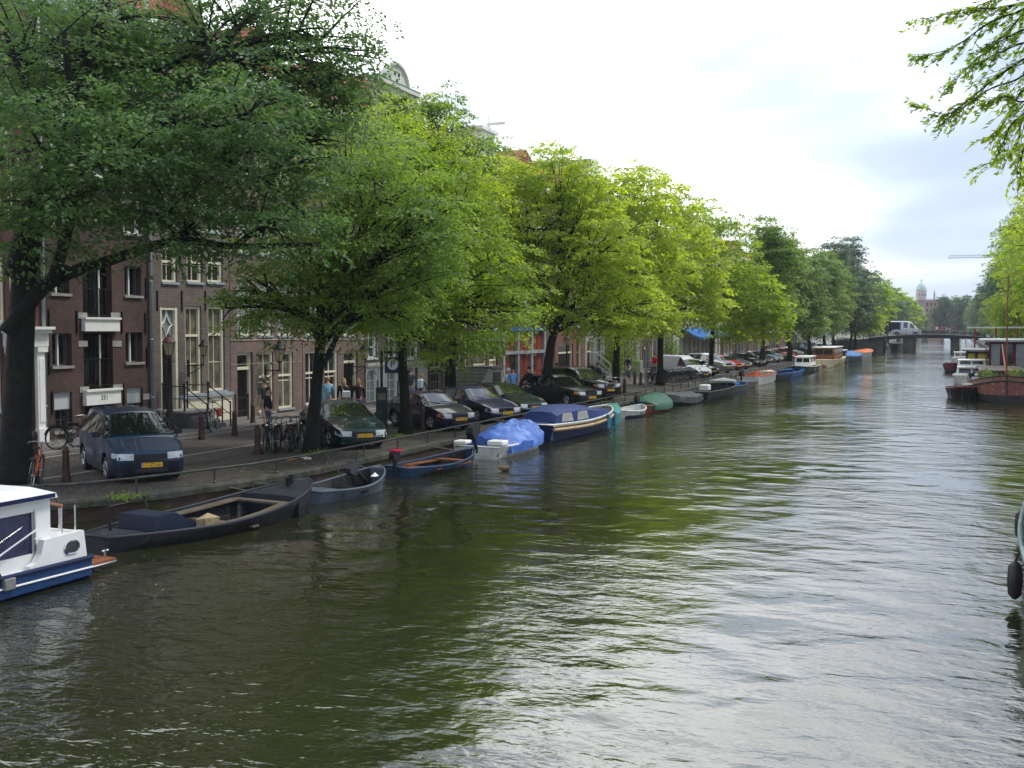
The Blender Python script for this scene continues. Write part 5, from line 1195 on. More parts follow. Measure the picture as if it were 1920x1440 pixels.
# ------------------------------------------------------------------ street furniture
M_boll = mat('bollard_brown', (.055, .022, .018), .5, noise=(8, .3))
def _nop(): pass
def bollard(px, py, label, h=.86):
    p = G(px, py, QZ); t = thing('bollard', label, 'bollard', p, group='brown cast iron bollards')
    MB().lathe([(.12, -.02), (.12, .10), (.105, .12), (.09, .3), (.078, h - .14)], (0, 0, 0), 12).build('shaft', M_boll, t, smooth=True, ang=35)
    MB().lathe([(.092, 0), (.095, .03), (.078, .05), (.072, .10), (.045, .14), (.01, .15)], (0, 0, h - .14), 12).build('cap', M_boll, t, smooth=True, ang=35)
    return t
for a, b_, lab in ((66, 867, 'by the small bicycle at the foot of the elm, farther back'), (124, 903, 'standing alone just left of the navy people carrier'), (160, 853, 'directly behind the rear of the navy people carrier'), (378, 824, 'left of the cream plinth, before the stoop'), (440, 817, 'at the kerb before the black door'),
                  (474, 797, 'behind the two people by the black door'), (483, 851, 'left of the quayside bicycle cluster'), (793, 808, 'in front of the small midnight blue hatchback'), (1171, 737, 'nearest the canal behind the off-roader'), (1190, 720, 'at the road edge below the cyclist'), (1201, 722, 'just left of the grey signpost'),
                  (1212, 716, 'just right of the grey signpost'), (1132, 735, 'behind the roof of the off-roader'), (1221, 708, 'left of the bicycle rack'), (745, 793, 'between the ticket machine and the straight trunk')):
    bollard(a, b_, 'brown iron bollard ' + lab)
M_lglass = mat('lantern_glass', (.42, .36, .22), .2, coat=.5)
def lantern(mb_parent, c, s=1.0, cap=M_black):
    x, y, z = c
    g_ = MB(); g_.lathe([(.12 * s, 0), (.21 * s, .42 * s)], (x, y, z), 6); g_.build('lantern_glass', M_lglass, mb_parent)
    b_ = MB()
    for k in range(6): a = 2 * math.pi * k / 6; b_.tube([(x + .125 * s * math.cos(a), y + .125 * s * math.sin(a), z), (x + .215 * s * math.cos(a), y + .215 * s * math.sin(a), z + .42 * s)], .012 * s, 4)
    b_.lathe([(.24 * s, .42 * s), (.25 * s, .45 * s), (.15 * s, .60 * s), (.08 * s, .64 * s), (.07 * s, .70 * s), (.02 * s, .80 * s)], (x, y, z), 12).lathe([(.05 * s, -.08 * s), (.13 * s, 0)], (x, y, z), 8)
    b_.build('lantern_cap', cap, mb_parent)
M_copper = mat('brown_lamp_cap', (.11, .055, .045), .5)
def lamp(px, py, h, label, X=None, m=M_black, capm=M_copper):
    p = G(px, py, PZ) if X is None else Vector((X, YX(px, X), PZ)); t = thing('street_lamp', label, 'street lamp', p, group='street lamps')
    MB().lathe([(.16, -.02), (.16, .35), (.12, .42), (.10, .9), (.075, 1.1), (.06, h - .9), (.08, h - .85), (.05, h - .75)], (0, 0, 0), 12).tube([(0, -.3, h - 1.0), (0, .3, h - 1.0)], .02, 6).build('post', m, t, smooth=True, ang=35)
    lantern(t, (0, 0, h - .75), 1.0, capm)
lamp(319, 806, 3.45, 'dark lamp post with a brown capped lantern before the stoop')
lamp(1063, 0, 3.3, 'reddish lamp post with a pale lantern by the dark double door', X=-25.3, m=M_boll)
for px, py, X, lab, big in ((352, 660, FX, 'black wall lantern beside the star shaped fanlight', .75), (497, 672, FX, 'ornate black wall lantern on its scrolled arm by the black door', 1.15), (660, 668, FX, 'black wall lantern above the woman with the white bag', 1.05)):
    y, z = W(px, py, X); t = thing('wall_lantern', lab, 'lantern', (X, y, z), group='wall lanterns'); ar = MB()
    ar.tube([(0, 0, -.5), (.75, 0, -.5)], .025, 6).tube([(0, 0, -.85), (.3, 0, -.75), (.7, 0, -.5)], .018, 5).tube([(.2, 0, -.5), (.35, 0, -.6), (.45, 0, -.5)], .015, 5).tube([(.7, 0, -.5), (.72, 0, -.15)], .022, 5).box(0, -.06, -.95, .03, .06, -.3)
    ar.build('bracket', M_black, t); lantern(t, (.72, 0, -.1), big)
    if big > 1: pass
# ticket machine with its hanging P sign
p = G(716, 805, QZ); t = thing('ticket_machine', 'dark parking ticket machine with a navy P sign on a hooked pole', 'ticket machine', p, rz=R(-62))
M_tm = mat('dark_green_machine', (.010, .020, .022), .45)
MB().cbox((0, 0, .78), (.42, .42, 1.56), bev=.03).build('cabinet', M_tm, t); MB().box(.212, -.14, 1.1, .222, .14, 1.35).build('display', mat('machine_panel', (.16, .15, .08), .4), t)
hp = W(716, 658, p.x)[1] - QZ
MB().box(-.1, -.05, 1.5, 0, .05, hp).box(-.1, .05, hp - .09, -.0, .62, hp).box(-.07, .36, hp - .25, -.03, .39, hp - .08).box(-.07, .52, hp - .25, -.03, .55, hp - .08).build('pole', M_tm, t)
sg = MB(); sg.box(-.09, .12, hp - .82, -.01, .70, hp - .22); so2 = sg.build('sign', mat('navy_sign', (.012, .022, .075), .4), t)
cc = MB(); cc.lathe([(.20, 0), (.20, .006)], (-.01, .41, hp - .50), 24, axis='x'); cc.build('sign_disc', mat('sign_white', (.75, .77, .8), .4), so2)
vs, fs = text_mesh('P', .36, .003); MB().add(vs, fs, Matrix.Translation((.0, .41, hp - .50)) @ MX).build('lettering', MATS['navy_sign'], so2)
vs, fs = text_mesh('P', .10, .003); q = MB(); [q.add(vs, fs, Matrix.Translation((-.007, .2 + .1 * k, hp - .27)) @ MX) for k in range(0)]
# signposts
for px, py, pt, lab in ((1211, 733, 637, 'thin grey signpost beside the racked bicycles'),):
    p = G(px, py, QZ); h_ = (733 - 637) / ((733 - 620) / (CZ - QZ)); t = thing('signpost', lab, 'signpost', p); MB().tube([(0, 0, -.02), (0, 0, h_)], .04, 8).build('post', K_grey, t); MB().box(-.04, -.2, h_ - 1.3, -.02, .2, h_ - .7).build('sign', mat('blue_sign', (.04, .12, .3), .5), t)
p = Vector((-25.4, YX(1196, -25.4), PZ)); t = thing('flagpole', 'tall white flagpole on a stone block before the ochre house', 'flagpole', p); MB().tube([(0, 0, .9), (0, 0, 7)], .06, 8).ball((0, 0, 7), .1, 8).build('pole', M_white, t); MB().cbox((0, 0, .5), (.7, .9, 1.0), bev=.04).build('base', M_stone, t)
# mooring life: a crate, litter and weeds under the slanting tree
for px, py, c_, s_, nm, lab in ((540, 862, (.45, .22, .07), (.5, .35, .03), 'cardboard_sheet', 'flattened brown cardboard below the slanting tree'), (562, 859, (.55, .50, .42), (.35, .25, .06), 'paper_bag', 'crumpled pale paper by the slanting trunk'), (578, 862, (.6, .6, .58), (.25, .2, .08), 'plastic_bag', 'small white bag on the coping by the slanting trunk')):
    mb = MB(); mb.hull([(random.Random(i + px).uniform(-1, 1) * s_[0] / 2, random.Random(i + px + 9).uniform(-1, 1) * s_[1] / 2, random.Random(i + px + 5).uniform(0, 1) * s_[2]) for i in range(16)])
    tag(mb.build(nm, mat(nm + '_mat', c_, .8), loc=G(px, py, QZ + .002)), lab, 'litter')
rng = np.random.default_rng(5)
for px, py, lab in ((596, 852, 'tuft of weeds at the foot of the slanting tree'), (748, 822, 'weeds round the foot of the straight trunk by the ticket machine'), (238, 935, 'weed growing out of the quay coping below the people carrier')):
    n = 130; c0 = G(px, py, QZ); P = rng.normal(size=(n, 3)) * np.array([.16, .28, .06]); P[:, 2] = np.abs(P[:, 2]); T_ = rng.normal(size=(n, 3)) + np.array([0, 0, 1.4]); Nn = norm(rng.normal(size=(n, 3)))
    o = leaf_mesh('weeds', P, Nn, T_, .09, LF_mid, None, rng, .35); o.location = c0; tag(o, lab, 'weeds', kind='stuff')
# fallen leaves along the kerb side of the parking strip
n = 5000; P = np.stack([rng.normal(-17.2, .9, n).clip(-19.4, -15.8), rng.uniform(24, 95, n), np.full(n, QZ + .012)], 1); Nn = norm(rng.normal(size=(n, 3)) * .15 + np.array([0, 0, 1.0]))
o = leaf_mesh('fallen_leaves', P, Nn, rng.normal(size=(n, 3)), .09, leaf_mat('leaf_litter', (.10, .09, .02), (.16, .13, .03), (.12, .07, .03), .1), None, rng); tag(o, 'small fallen leaves scattered under the quay trees', 'fallen leaves', kind='stuff')
# chains on the quay wall
M_chain = mat('rusty_chain', (.12, .10, .09), .5, metal=.5, two=((.12, .05, .02), 20, .5, .1))
for px, py, n_, lab in ((242, 928, 14, 'rusty mooring chain hanging on the quay wall nearest the cabin cruiser'), (388, 898, 11, 'mooring chain hanging above the bow of the long open barge')):
    p = G(px, py, QZ - .02); y = p.y; pl = [q for q in QP if q[1] <= y][-1]; nx = [q for q in QP if q[1] > y][0]; xq = pl[0] + (nx[0] - pl[0]) * (y - pl[1]) / (nx[1] - pl[1]) + .06
    mb = MB()
    for i in range(n_):
        c0 = Vector((.02 + .004 * i, 0, -.075 * i)); h_ = i % 2
        mb.tube([c0 + (Vector((.03 * math.cos(a), 0, .05 * math.sin(a))) if h_ else Vector((0, .03 * math.cos(a), .05 * math.sin(a)))) for a in [2 * math.pi * k / 8 for k in range(8)]], .011, 4, closed=True)
    tag(mb.build('mooring_chain', M_chain, loc=(xq, y, QZ - .02)), lab, 'chain')

# leaves and scum drifting on the water
rng = np.random.default_rng(77); n = 420; P = np.stack([rng.uniform(-13.2, -3, n) + rng.normal(size=n), rng.uniform(9, 60, n), np.full(n, .012)], 1); P[:250, 0] = -13.4 + np.abs(rng.normal(size=250)) * 1.3
o = leaf_mesh('floating_leaves', P, norm(rng.normal(size=(n, 3)) * .06 + np.array([0, 0, 1.0])), rng.normal(size=(n, 3)), .07, leaf_mat('floating_leaf', (.06, .07, .02), (.12, .10, .03), (.16, .14, .08), .1), None, rng); tag(o, 'small leaves and bits drifting on the canal water', 'floating leaves', kind='stuff')
# ------------------------------------------------------------------ people
M_skin = mat('skin', (.50, .30, .21), .5); M_shoe = mat('shoe_leather', (.03, .025, .02), .5); M_eye = mat('eye', (.02, .015, .012), .2)
def skin(name, chains, m, parent, sub=1):
    "one continuous surface grown round connected chains; the first vertex is the root"
    vs, es, rs = [], [], []; idx = {}
    def vid(p, r_):
        k = tuple(round(c, 4) for c in p)
        if k not in idx: idx[k] = len(vs); vs.append(tuple(p)); rs.append(r_)
        return idx[k]
    for ch in chains:
        prev = None
        for p, r_ in ch:
            i = vid(p, r_)
            if prev is not None and prev != i: es.append((prev, i))
            prev = i
    me = bpy.data.meshes.new(name); me.from_pydata(vs, es, []); me.materials.append(m)
    o = bpy.data.objects.new(name, me); COL.objects.link(o); o.parent = parent
    mod = o.modifiers.new('skin', 'SKIN'); mod.use_smooth_shade = True
    if not me.skin_vertices: bpy.context.view_layer.update()
    sv = me.skin_vertices[0].data if me.skin_vertices else None
    if sv is None:
        return o
    for i, r_ in enumerate(rs):
        sv[i].radius = r_ if isinstance(r_, tuple) else (r_, r_)
    sv[0].use_root = True
    s_ = o.modifiers.new('sub', 'SUBSURF'); s_.levels = sub; s_.render_levels = sub
    return o
def person(px, py, rz, label, top, legs, hair, h=1.75, stride=.25, arms=(.1, .1), bent=(0, 0), longhair=False, shorts=False, hood=False, loc=None, seat=False, skinm=None, z=None, coat=0):
    p = Vector(loc) if loc is not None else G(px, py, QZ if z is None else z); t = thing('person', label, 'person', p, rz=R(rz), group='people on the quay'); s = h / 1.75; V = lambda x, y, z_: (x * s, y * s, z_ * s)
    # local +x = facing
    hipz, shz = (.92, 1.44)
    if seat: foot = [(.18, -.12, .32), (.10, .12, .22)]; knee = [(.36, -.11, .72), (.30, .11, .62)]
    else: foot = [(stride, -.1, .07), (-stride, .1, .09)]; knee = [(stride * .6 + .04, -.1, .50), (-stride * .25, .1, .50)]
    hip = (0, 0, hipz + .02); 
    if seat: hip = (-.12, 0, .93)
    lean = .0 if not seat else .12
    ch = (hip[0] + lean * .6, 0, 1.22); sh = (hip[0] + lean, 0, shz); nk = (hip[0] + lean + .01, 0, 1.53); hd = (hip[0] + lean + .03, 0, 1.66)
    B = []
    B.append([(V(*hip), (.15 * s, .11 * s)), (V(*ch), (.14 * s, .10 * s)), (V(*sh), (.09 * s, .08 * s)), (V(*nk), .052 * s), (V(hd[0], 0, 1.60), .075 * s), (V(hd[0], 0, 1.67), .092 * s), (V(hd[0] - .005, 0, 1.73), .06 * s)])
    el, wr = [], []
    for i, sg in enumerate((-1, 1)):
        e_ = (sh[0] - .02 + arms[i] * .6 * (1 if i == 0 else -1), sg * .25, 1.17); w_ = (e_[0] + .10 + bent[i] * .18, sg * (.26 - bent[i] * .12), .94 + bent[i] * .28)
        if seat: e_ = (sh[0] + .16, sg * .23, 1.20); w_ = (sh[0] + .42, sg * .24, 1.06)
        el.append(e_); wr.append(w_)
        d = (Vector(w_) - Vector(e_)).normalized(); hnd = Vector(w_) + d * .07
        B.append([(V(*sh), (.09 * s, .08 * s)), (V(sh[0], sg * .17, shz - .02), .055 * s), (V(*e_), .040 * s), (V(*w_), .026 * s), (V(*hnd), (.034 * s, .02 * s))])
        for k in range(4):
            f0 = hnd + Vector(((k - 1.5) * .018, 0, 0)) + d * .05; f1 = f0 + d * (.04 - .006 * abs(k - 1)) + Vector((0, -sg * .012, 0))
            B.append([(V(*hnd), (.034 * s, .02 * s)), (V(*f0), .009 * s), (V(*f1), .007 * s)])
        th = hnd + Vector((.035, -sg * .01, .0)); B.append([(V(*hnd), (.034 * s, .02 * s)), (V(*th), .010 * s), (V(*(th + d * .03)), .008 * s)])
    for i, sg in enumerate((-1, 1)):
        f_, k_ = foot[i], knee[i]
        B.append([(V(*hip), (.15 * s, .11 * s)), (V(hip[0], sg * .09, hipz - .08), .085 * s), (V(*k_), .055 * s), (V(*f_), .038 * s), (V(f_[0] + .12, f_[1], max(.03, f_[2] - .045)), .03 * s)])
    skin('body', B, skinm or M_skin, t)
    # clothes
    J = [[(V(hip[0], 0, hip[2] - .04 - coat), (.185 * s, .135 * s)), (V(*ch), (.175 * s, .125 * s)), (V(sh[0], 0, shz - .01), (.12 * s, .095 * s)), (V(sh[0], 0, shz + .07), .062 * s)]]
    for i, sg in enumerate((-1, 1)):
        J.append([(V(sh[0], 0, shz - .01), (.12 * s, .095 * s)), (V(sh[0], sg * .175, shz - .03), .072 * s), (V(*el[i]), .057 * s)] + ([] if shorts else [(V(*(Vector(wr[i]) * .93 + Vector(el[i]) * .07)), .042 * s)]))
    skin('shirt' if coat == 0 else 'jacket', J, top, t)
    T = [[(V(hip[0], 0, hip[2] + .02), (.17 * s, .125 * s)), (V(hip[0], 0, hip[2] - .06), (.155 * s, .125 * s))]]
    for i, sg in enumerate((-1, 1)):
        k_ = Vector(knee[i]); a_ = Vector(foot[i]) + Vector((0, 0, .03)); end = k_.lerp(a_, .96) if not shorts else k_
        T.append([(V(hip[0], 0, hip[2] - .06), (.155 * s, .125 * s)), (V(hip[0] + .02, sg * .095, hipz - .14), .102 * s), (V(*(k_ if not shorts else k_.lerp(Vector((hip[0], sg * .095, hipz)), .3))), .072 * s)] + ([] if shorts else [(V(*end), .058 * s)]))
    skin('trousers' if not shorts else 'shorts', T, legs, t)
    for i in range(2):
        f_ = foot[i]; MB().hull([V(f_[0] + dx, f_[1] + dy, max(0.0, f_[2] - .08) + dz) for dx, dz in ((-.07, 0), (.19, 0), (-.06, .09), (.05, .10), (.18, .05)) for dy in (-.045, .045)]).build('shoe', M_shoe, t)
    hx = hd[0]
    hb = MB(); hb.ball(V(hx - .012, 0, 1.695), (.105 * s, .095 * s, .098 * s), 12)
    if hood: hb = MB(); hb.ball(V(hx - .03, 0, 1.67), (.125 * s, .115 * s, .135 * s), 12)
    if longhair: hb.hull([V(hx - .09, y, z_) for y, z_ in ((-.09, 1.70), (.09, 1.70), (-.10, 1.5), (.10, 1.5), (-.07, 1.40), (.07, 1.40))] + [V(hx - .16, y, z_) for y, z_ in ((-.05, 1.66), (.05, 1.66), (-.06, 1.46), (.06, 1.46))] + [V(hx - .02, y, 1.62) for y in (-.1, .1)])
    hb.v = [(x if z_ > 1.66 * s or x < (hx - .02) * s else x * .6 + (hx - .03) * s * .4, y, z_) for x, y, z_ in hb.v]
    hb.build('hood' if hood else 'hair', hair, t, smooth=True)
    for sg in (-1, 1): MB().ball(V(hx + .083, sg * .032, 1.655), .012 * s, 6).build('eye', M_eye, t)
    MB().hull([V(hx + .08, -.012, 1.62), V(hx + .08, .012, 1.62), V(hx + .115, 0, 1.625), V(hx + .085, 0, 1.665)]).build('nose', skinm or M_skin, t)
    return t
def cl(n, c, r_=.85): return mat('cloth_' + n, c, r_, noise=(9, .15))
c_blk = cl('black', (.012, .012, .015)); c_jean = cl('denim', (.05, .085, .16)); c_ljean = cl('pale_denim', (.22, .27, .34)); c_lb = cl('light_blue', (.22, .42, .58)); c_khaki = cl('khaki', (.20, .17, .12)); c_dg = cl('dark_grey', (.05, .06, .075)); c_og = cl('olive_grey', (.07, .075, .065)); c_tan = cl('tan', (.28, .22, .15))
c_wh = cl('white', (.66, .66, .66)); c_sky = cl('sky_blue', (.10, .30, .62)); c_yel = cl('yellow', (.65, .42, .02)); c_red = cl('red', (.5, .02, .02)); c_navy = cl('navy', (.015, .02, .05)); h_bl = cl('blond_hair', (.30, .21, .11)); h_br = cl('brown_hair', (.05, .03, .02)); h_dk = cl('dark_hair', (.012, .01, .009)); h_gr = cl('grey_hair', (.16, .13, .11)); h_rd = cl('reddish_hair', (.24, .13, .06)); c_brn = cl('brown', (.10, .06, .04))
person(497, 801, 150, 'man in an olive grey shirt and tan shorts before the black door', c_og, c_tan, h_gr, h=1.82, shorts=True)
person(503, 815, 20, 'person in a black jacket and blue jeans by the bicycle cluster', c_blk, c_jean, h_br, h=1.66, stride=.12, coat=.02)
person(597, 812, 95, 'man in a light blue jacket walking away behind the slanting trunk', c_lb, c_khaki, h_dk, h=1.76, coat=.05)
t = person(615, 787, 120, 'woman in a pale blue top and khaki trousers walking away', c_lb, c_khaki, h_bl, h=1.74, arms=(.25, .1))
MB().tube([(.02, .15, 1.45), (-.10, .02, 1.25), (-.14, -.12, 1.05)], .018, 5).build('bag_strap', c_blk, t)
t = person(645, 789, 120, 'woman in black carrying a white shoulder bag', c_blk, c_blk, h_bl, h=1.70, longhair=True, coat=.15)
MB().cbox((-.16, -.10, 1.08), (.10, .34, .30), bev=.04).tube([(-.14, 0, 1.2), (-.05, .12, 1.5), (.05, 0, 1.3)], .014, 5).build('shoulder_bag', c_wh, t)
person(672, 789, 118, 'woman with long reddish blond hair in a black top and jeans', c_blk, c_jean, h_rd, h=1.69, longhair=True)
person(771, 761, 100, 'man in a dark grey shirt and pale jeans beside the straight trunk', c_dg, c_ljean, h_gr, h=1.84)
t = person(790, 769, 100, 'person with a pale blue backpack next to the man in dark grey', c_og, c_jean, h_rd, h=1.64)
MB().cbox((-.20, 0, 1.22), (.16, .28, .42), bev=.05).build('backpack', cl('pack', (.45, .52, .55)), t)
person(953, 757, -60, 'person with a white hood pulled up by the red shopfront', c_wh, c_wh, c_wh, h=1.76, hood=True)
person(962, 758, -75, 'man in a bright blue shirt in front of the red shopfront', c_sky, c_tan, h_br, h=1.80, bent=(1, 0), shorts=True)
person(1044, 740, -70, 'man in a navy jacket before the dark double door', c_navy, c_blk, h_br, h=1.78, coat=.08)
person(1120, 735, -120, 'red haired person sitting behind the roof of the off-roader', c_dg, c_jean, h_rd, h=1.72)
person(1290, 694, -110, 'grey coated person below the blue awning', c_dg, c_blk, h_gr, h=1.74, coat=.15)
person(1306, 694, -120, 'person in a bright yellow jacket behind the white panel van', c_yel, c_blk, h_dk, h=1.76, coat=.1)
person(1276, 700, -90, 'pale dressed person left of the white panel van', cl('beige', (.4, .37, .3)), c_tan, h_br, h=1.72)
person(1432, 668, -100, 'person in a red coat under the last lime tree', c_red, c_red, h_dk, h=1.74, coat=.2)
person(1438, 668, -60, 'person in black next to the red coat', c_blk, c_blk, h_dk, h=1.76)
def rider(px, py, rz, label, top, legs, hair, mk, blab, h=1.75):
    b_ = bike(mk, px, py, rz, blab); person(0, 0, rz, label, top, legs, hair, h=h, seat=True, loc=b_.location + Vector((0, 0, .06)))
rider(1178, 713, -95, 'cyclist in a navy top riding towards the canal bridge end', c_navy, c_jean, h_br, K_black, 'bicycle ridden by the cyclist in navy')
rider(992, 756, -120, 'cyclist in a black jacket with a yellow scarf', c_blk, c_blk, h_dk, K_grey, 'bicycle ridden by the cyclist in the black jacket')
rider(1227, 706, -80, 'cyclist in a red jacket behind the trunk by the bicycle rack', c_red, c_blk, h_dk, K_blue, 'bicycle ridden by the cyclist in red')
# ------------------------------------------------------------------ boats
def bmat(n, c, r_=.5, dirty=.6): return mat('boat_' + n, tuple(v * (.72 if max(c) < .2 else 1) for v in c), r_, spec=.25, noise=(3, .25), two=(tuple(v * .5 for v in c), 5, dirty, .06), bump=(8, .2))
W_dark = bmat('slate_grey', (.028, .034, .045)); W_dk2 = bmat('tar_black', (.014, .014, .016)); W_blue = bmat('dull_blue', (.030, .068, .14)); W_white = bmat('off_white', (.62, .62, .58)); W_navy = bmat('navy', (.010, .022, .085)); W_wood = bmat('weathered_wood', (.15, .12, .09), .8); W_rwood = bmat('varnished_wood', (.22, .075, .035), .5); W_cream = bmat('cream', (.62, .56, .36)); W_maroon = bmat('maroon', (.16, .02, .03)); W_orange = bmat('orange', (.55, .13, .04)); W_grey = bmat('grey_blue', (.11, .14, .18)); W_bright = bmat('bright_blue', (.02, .16, .50)); W_rust = bmat('rust_red', (.30, .065, .045), .6, .55); W_deck = bmat('deck_grey', (.20, .21, .22)); W_teal = bmat('teal_green', (.04, .15, .12))
def boatpts(stern, bow):
    (pa, xa), (pb, xb) = stern, bow; a = Vector((xa, YX(pa, xa), 0)); b_ = Vector((xb, YX(pb, xb), 0)); return a, b_
def shape(Bm, g0, g1, gm, tw, full=2.2):
    "half beam and gunwale height along 0 (stern) .. 1 (bow)"
    hb = lambda s: Bm / 2 * ((tw + (1 - tw) * math.sin(min(1, s / .42) * math.pi / 2)) if s < .42 else max(0.0, 1 - ((s - .42) / .58) ** full) ** .72)
    gz = lambda s: gm + (g0 - gm) * max(0, 1 - s / .5) ** 2 + (g1 - gm) * max(0, (s - .35) / .65) ** 2
    return hb, gz
def hull(t, Lh, hb, gz, m, inner, floor=.08, foredeck=0, aftdeck=0, rail=None, stripe=None, flare=.80, wl=None, thick=.05, nst=22, deckm=None, closed=False):
    xs = [i / nst for i in range(nst + 1)]; X = lambda s: (s - .5) * Lh
    out = [[(X(s) + (.0 if s < .97 else .0), 0, -.35)] for s in xs]; mb = MB()
    def sec(s, sg):
        b_, g = max(hb(s), .015), gz(s); rk = 0.10 * Lh * .25 * max(0, (s - .8) / .2)
        return [(X(s) - rk * 1.0, 0, -.30), (X(s) - rk * .7, sg * b_ * .62, -.22), (X(s) - rk * .45, sg * b_ * flare, .04), (X(s) - rk * .35, sg * b_ * (flare + .25 * (1 - flare)), .04 + (g - .04) * .28), (X(s), sg * b_ * .985, g - .10 * min(1, g)), (X(s), sg * b_, g)]
    for sg in (1, -1):
        rings = [sec(s, sg) for s in xs]; k = 6
        for i in range(nst):
            for j in range(k - 1):
                mb.cur = 1 if (stripe and j == 4) else (2 if (wl and j <= 2) else 0)
                q = [rings[i][j], rings[i + 1][j], rings[i + 1][j + 1], rings[i][j + 1]]
                mb.add(q, [(0, 1, 2, 3) if sg < 0 else (3, 2, 1, 0)])
    mb.cur = 0; tr = sec(0, 1) + sec(0, -1)[::-1]; mb.add(tr, [tuple(range(len(tr)))])
    mats = [m, stripe or m, wl or m]
    h = mb.build('hull', mats, t, smooth=True, ang=38)
    if not closed:
        ib = MB()
        for sg in (1, -1):
            R_ = []
            for s in xs[:-1]:
                b_ = max(hb(s) - thick, .01); R_.append([(X(s) + (thick if s == 0 else 0), sg * b_, gz(s) - .005), (X(s) + (thick if s == 0 else 0), sg * b_ * .84, floor)])
            for i in range(len(R_) - 1): ib.add([R_[i][0], R_[i + 1][0], R_[i + 1][1], R_[i][1]], [(0, 1, 2, 3)])
        fl = [(X(s) + (thick if s == 0 else 0), max(hb(s) - thick, .01) * .84, floor) for s in xs[:-1]]; fl2 = [(x, -y, z) for x, y, z in fl][::-1]; ib.add(fl + fl2, [tuple(range(len(fl) * 2))])
        ib.add([(X(0) + thick, -hb(0) + thick, floor), (X(0) + thick, hb(0) - thick, floor), (X(0) + thick, hb(0) - thick, gz(0)), (X(0) + thick, -hb(0) + thick, gz(0))], [(0, 1, 2, 3)])
        ib.build('interior', inner, t)
        for k in range(int(Lh / .7)):      # ribs
            s = (k + 1) / (int(Lh / .7) + 1)
            if hb(s) < .3: continue
            b_ = hb(s) - thick
            MB().tube([(X(s), -b_ + .01, gz(s) - .03), (X(s), -b_ * .84, floor + .02), (X(s), b_ * .84, floor + .02), (X(s), b_ - .01, gz(s) - .03)], .022, 4).build('rib', inner, t)
    gw = MB(); P = [(X(s), hb(s) - .01, gz(s) + .01) for s in xs] + [(X(s), -hb(s) + .01, gz(s) + .01) for s in xs[::-1]]
    gw.tube(P, .035, 6, closed=True); gw.build('gunwale', rail or m, t, smooth=True)
    def deck(s0, s1, nm, dz=.0, mm=None):
        d = MB(); k = 8; R_ = []
        for i in range(k + 1):
            s = s0 + (s1 - s0) * i / k; b_ = max(hb(s) - .02, .005); g = gz(s) + dz; R_.append([(X(s), -b_, g), (X(s), -b_ * .5, g + .03), (X(s), b_ * .5, g + .03), (X(s), b_, g)])
        d.loft(R_, closed=False); q = R_[0] if s0 > .3 else R_[-1]; d.add(q + [(q[3][0], q[3][1], floor), (q[0][0], q[0][1], floor)], [(0, 1, 2, 3, 4, 5)]); d.build(nm, mm or deckm or m, t, smooth=False)
    if foredeck: deck(1 - foredeck, 1, 'foredeck')
    if aftdeck: deck(0, aftdeck, 'aft_deck')
    return h
def thwart(t, Lh, hb, gz, s, m, w_=.26, dz=-.12):
    b_ = hb(s) - .04; x = (s - .5) * Lh; MB().box(x - w_ / 2, -b_, gz(s) + dz - .02, x + w_ / 2, b_, gz(s) + dz + .02).build('thwart', m, t)
def outboard(t, x, z, tilt=20, col=None, s=1.0, rz=0, y=0):
    M4 = Matrix.Translation((x, y, z)) @ Matrix.Rotation(R(rz), 4, 'Z') @ Matrix.Rotation(R(-tilt), 4, 'Y') @ Matrix.Scale(s, 4)
    c = MB(); c.hull([M4 @ Vector(p) for p in [(-.22, -.13, .15), (-.22, .13, .15), (.16, -.13, .15), (.16, .13, .15), (-.26, -.10, .38), (-.26, .10, .38), (.12, -.10, .46), (.12, .10, .46), (-.15, -.08, .50), (-.15, .08, .50)]]); o = c.build('outboard_motor', col or M_plast, t)
    l = MB(); l.tube([M4 @ Vector(p) for p in ((-.05, 0, .15), (-.07, 0, -.25), (-.09, 0, -.62))], [.07, .055, .045], 8).hull([M4 @ Vector(p) for p in ((-.22, 0, -.62), (.10, -.03, -.62), (.10, .03, -.62), (-.2, 0, -.74), (.02, 0, -.85), (-.12, 0, -.55))]).tube([M4 @ Vector(p) for p in ((.1, 0, .22), (.48, .02, .28))], .022, 5)
    l.build('motor_leg', M_plast, o); return o
def cover(t, Lh, hb, gz, s0, s1, peak, m, seed=1, over=.05, drop=.16, name='cover', wr=.035):
    rr = random.Random(seed); R_ = []; k = 16; n = 12
    for i in range(k + 1):
        s = s0 + (s1 - s0) * i / k; b_ = hb(s) + over; g = gz(s); q = math.sin(math.pi * min(1, max(0, (i / k)))) ** .6 if True else 1
        pk = peak * (.35 + .65 * q); row = [((s - .5) * Lh, -b_ - .01, g - drop + rr.uniform(-.03, .03))]
        for j in range(n + 1):
            u = -1 + 2 * j / n; z = g + .03 + pk * (1 - abs(u) ** 1.5) - .10 * peak * (1 - abs((i * 3 / k) % 1 - .5) * 2) * (1 - u * u) + rr.uniform(-wr, wr)
            row.append(((s - .5) * Lh + rr.uniform(-wr, wr), u * b_, z))
        row.append(((s - .5) * Lh, b_ + .01, g - drop + rr.uniform(-.03, .03))); R_.append(row)
    c = MB(); c.loft(R_, closed=False)
    for r_ in (R_[0], R_[-1]): c.add(r_, [tuple(range(len(r_)))])
    c.build(name, m, t, smooth=True, ang=50)
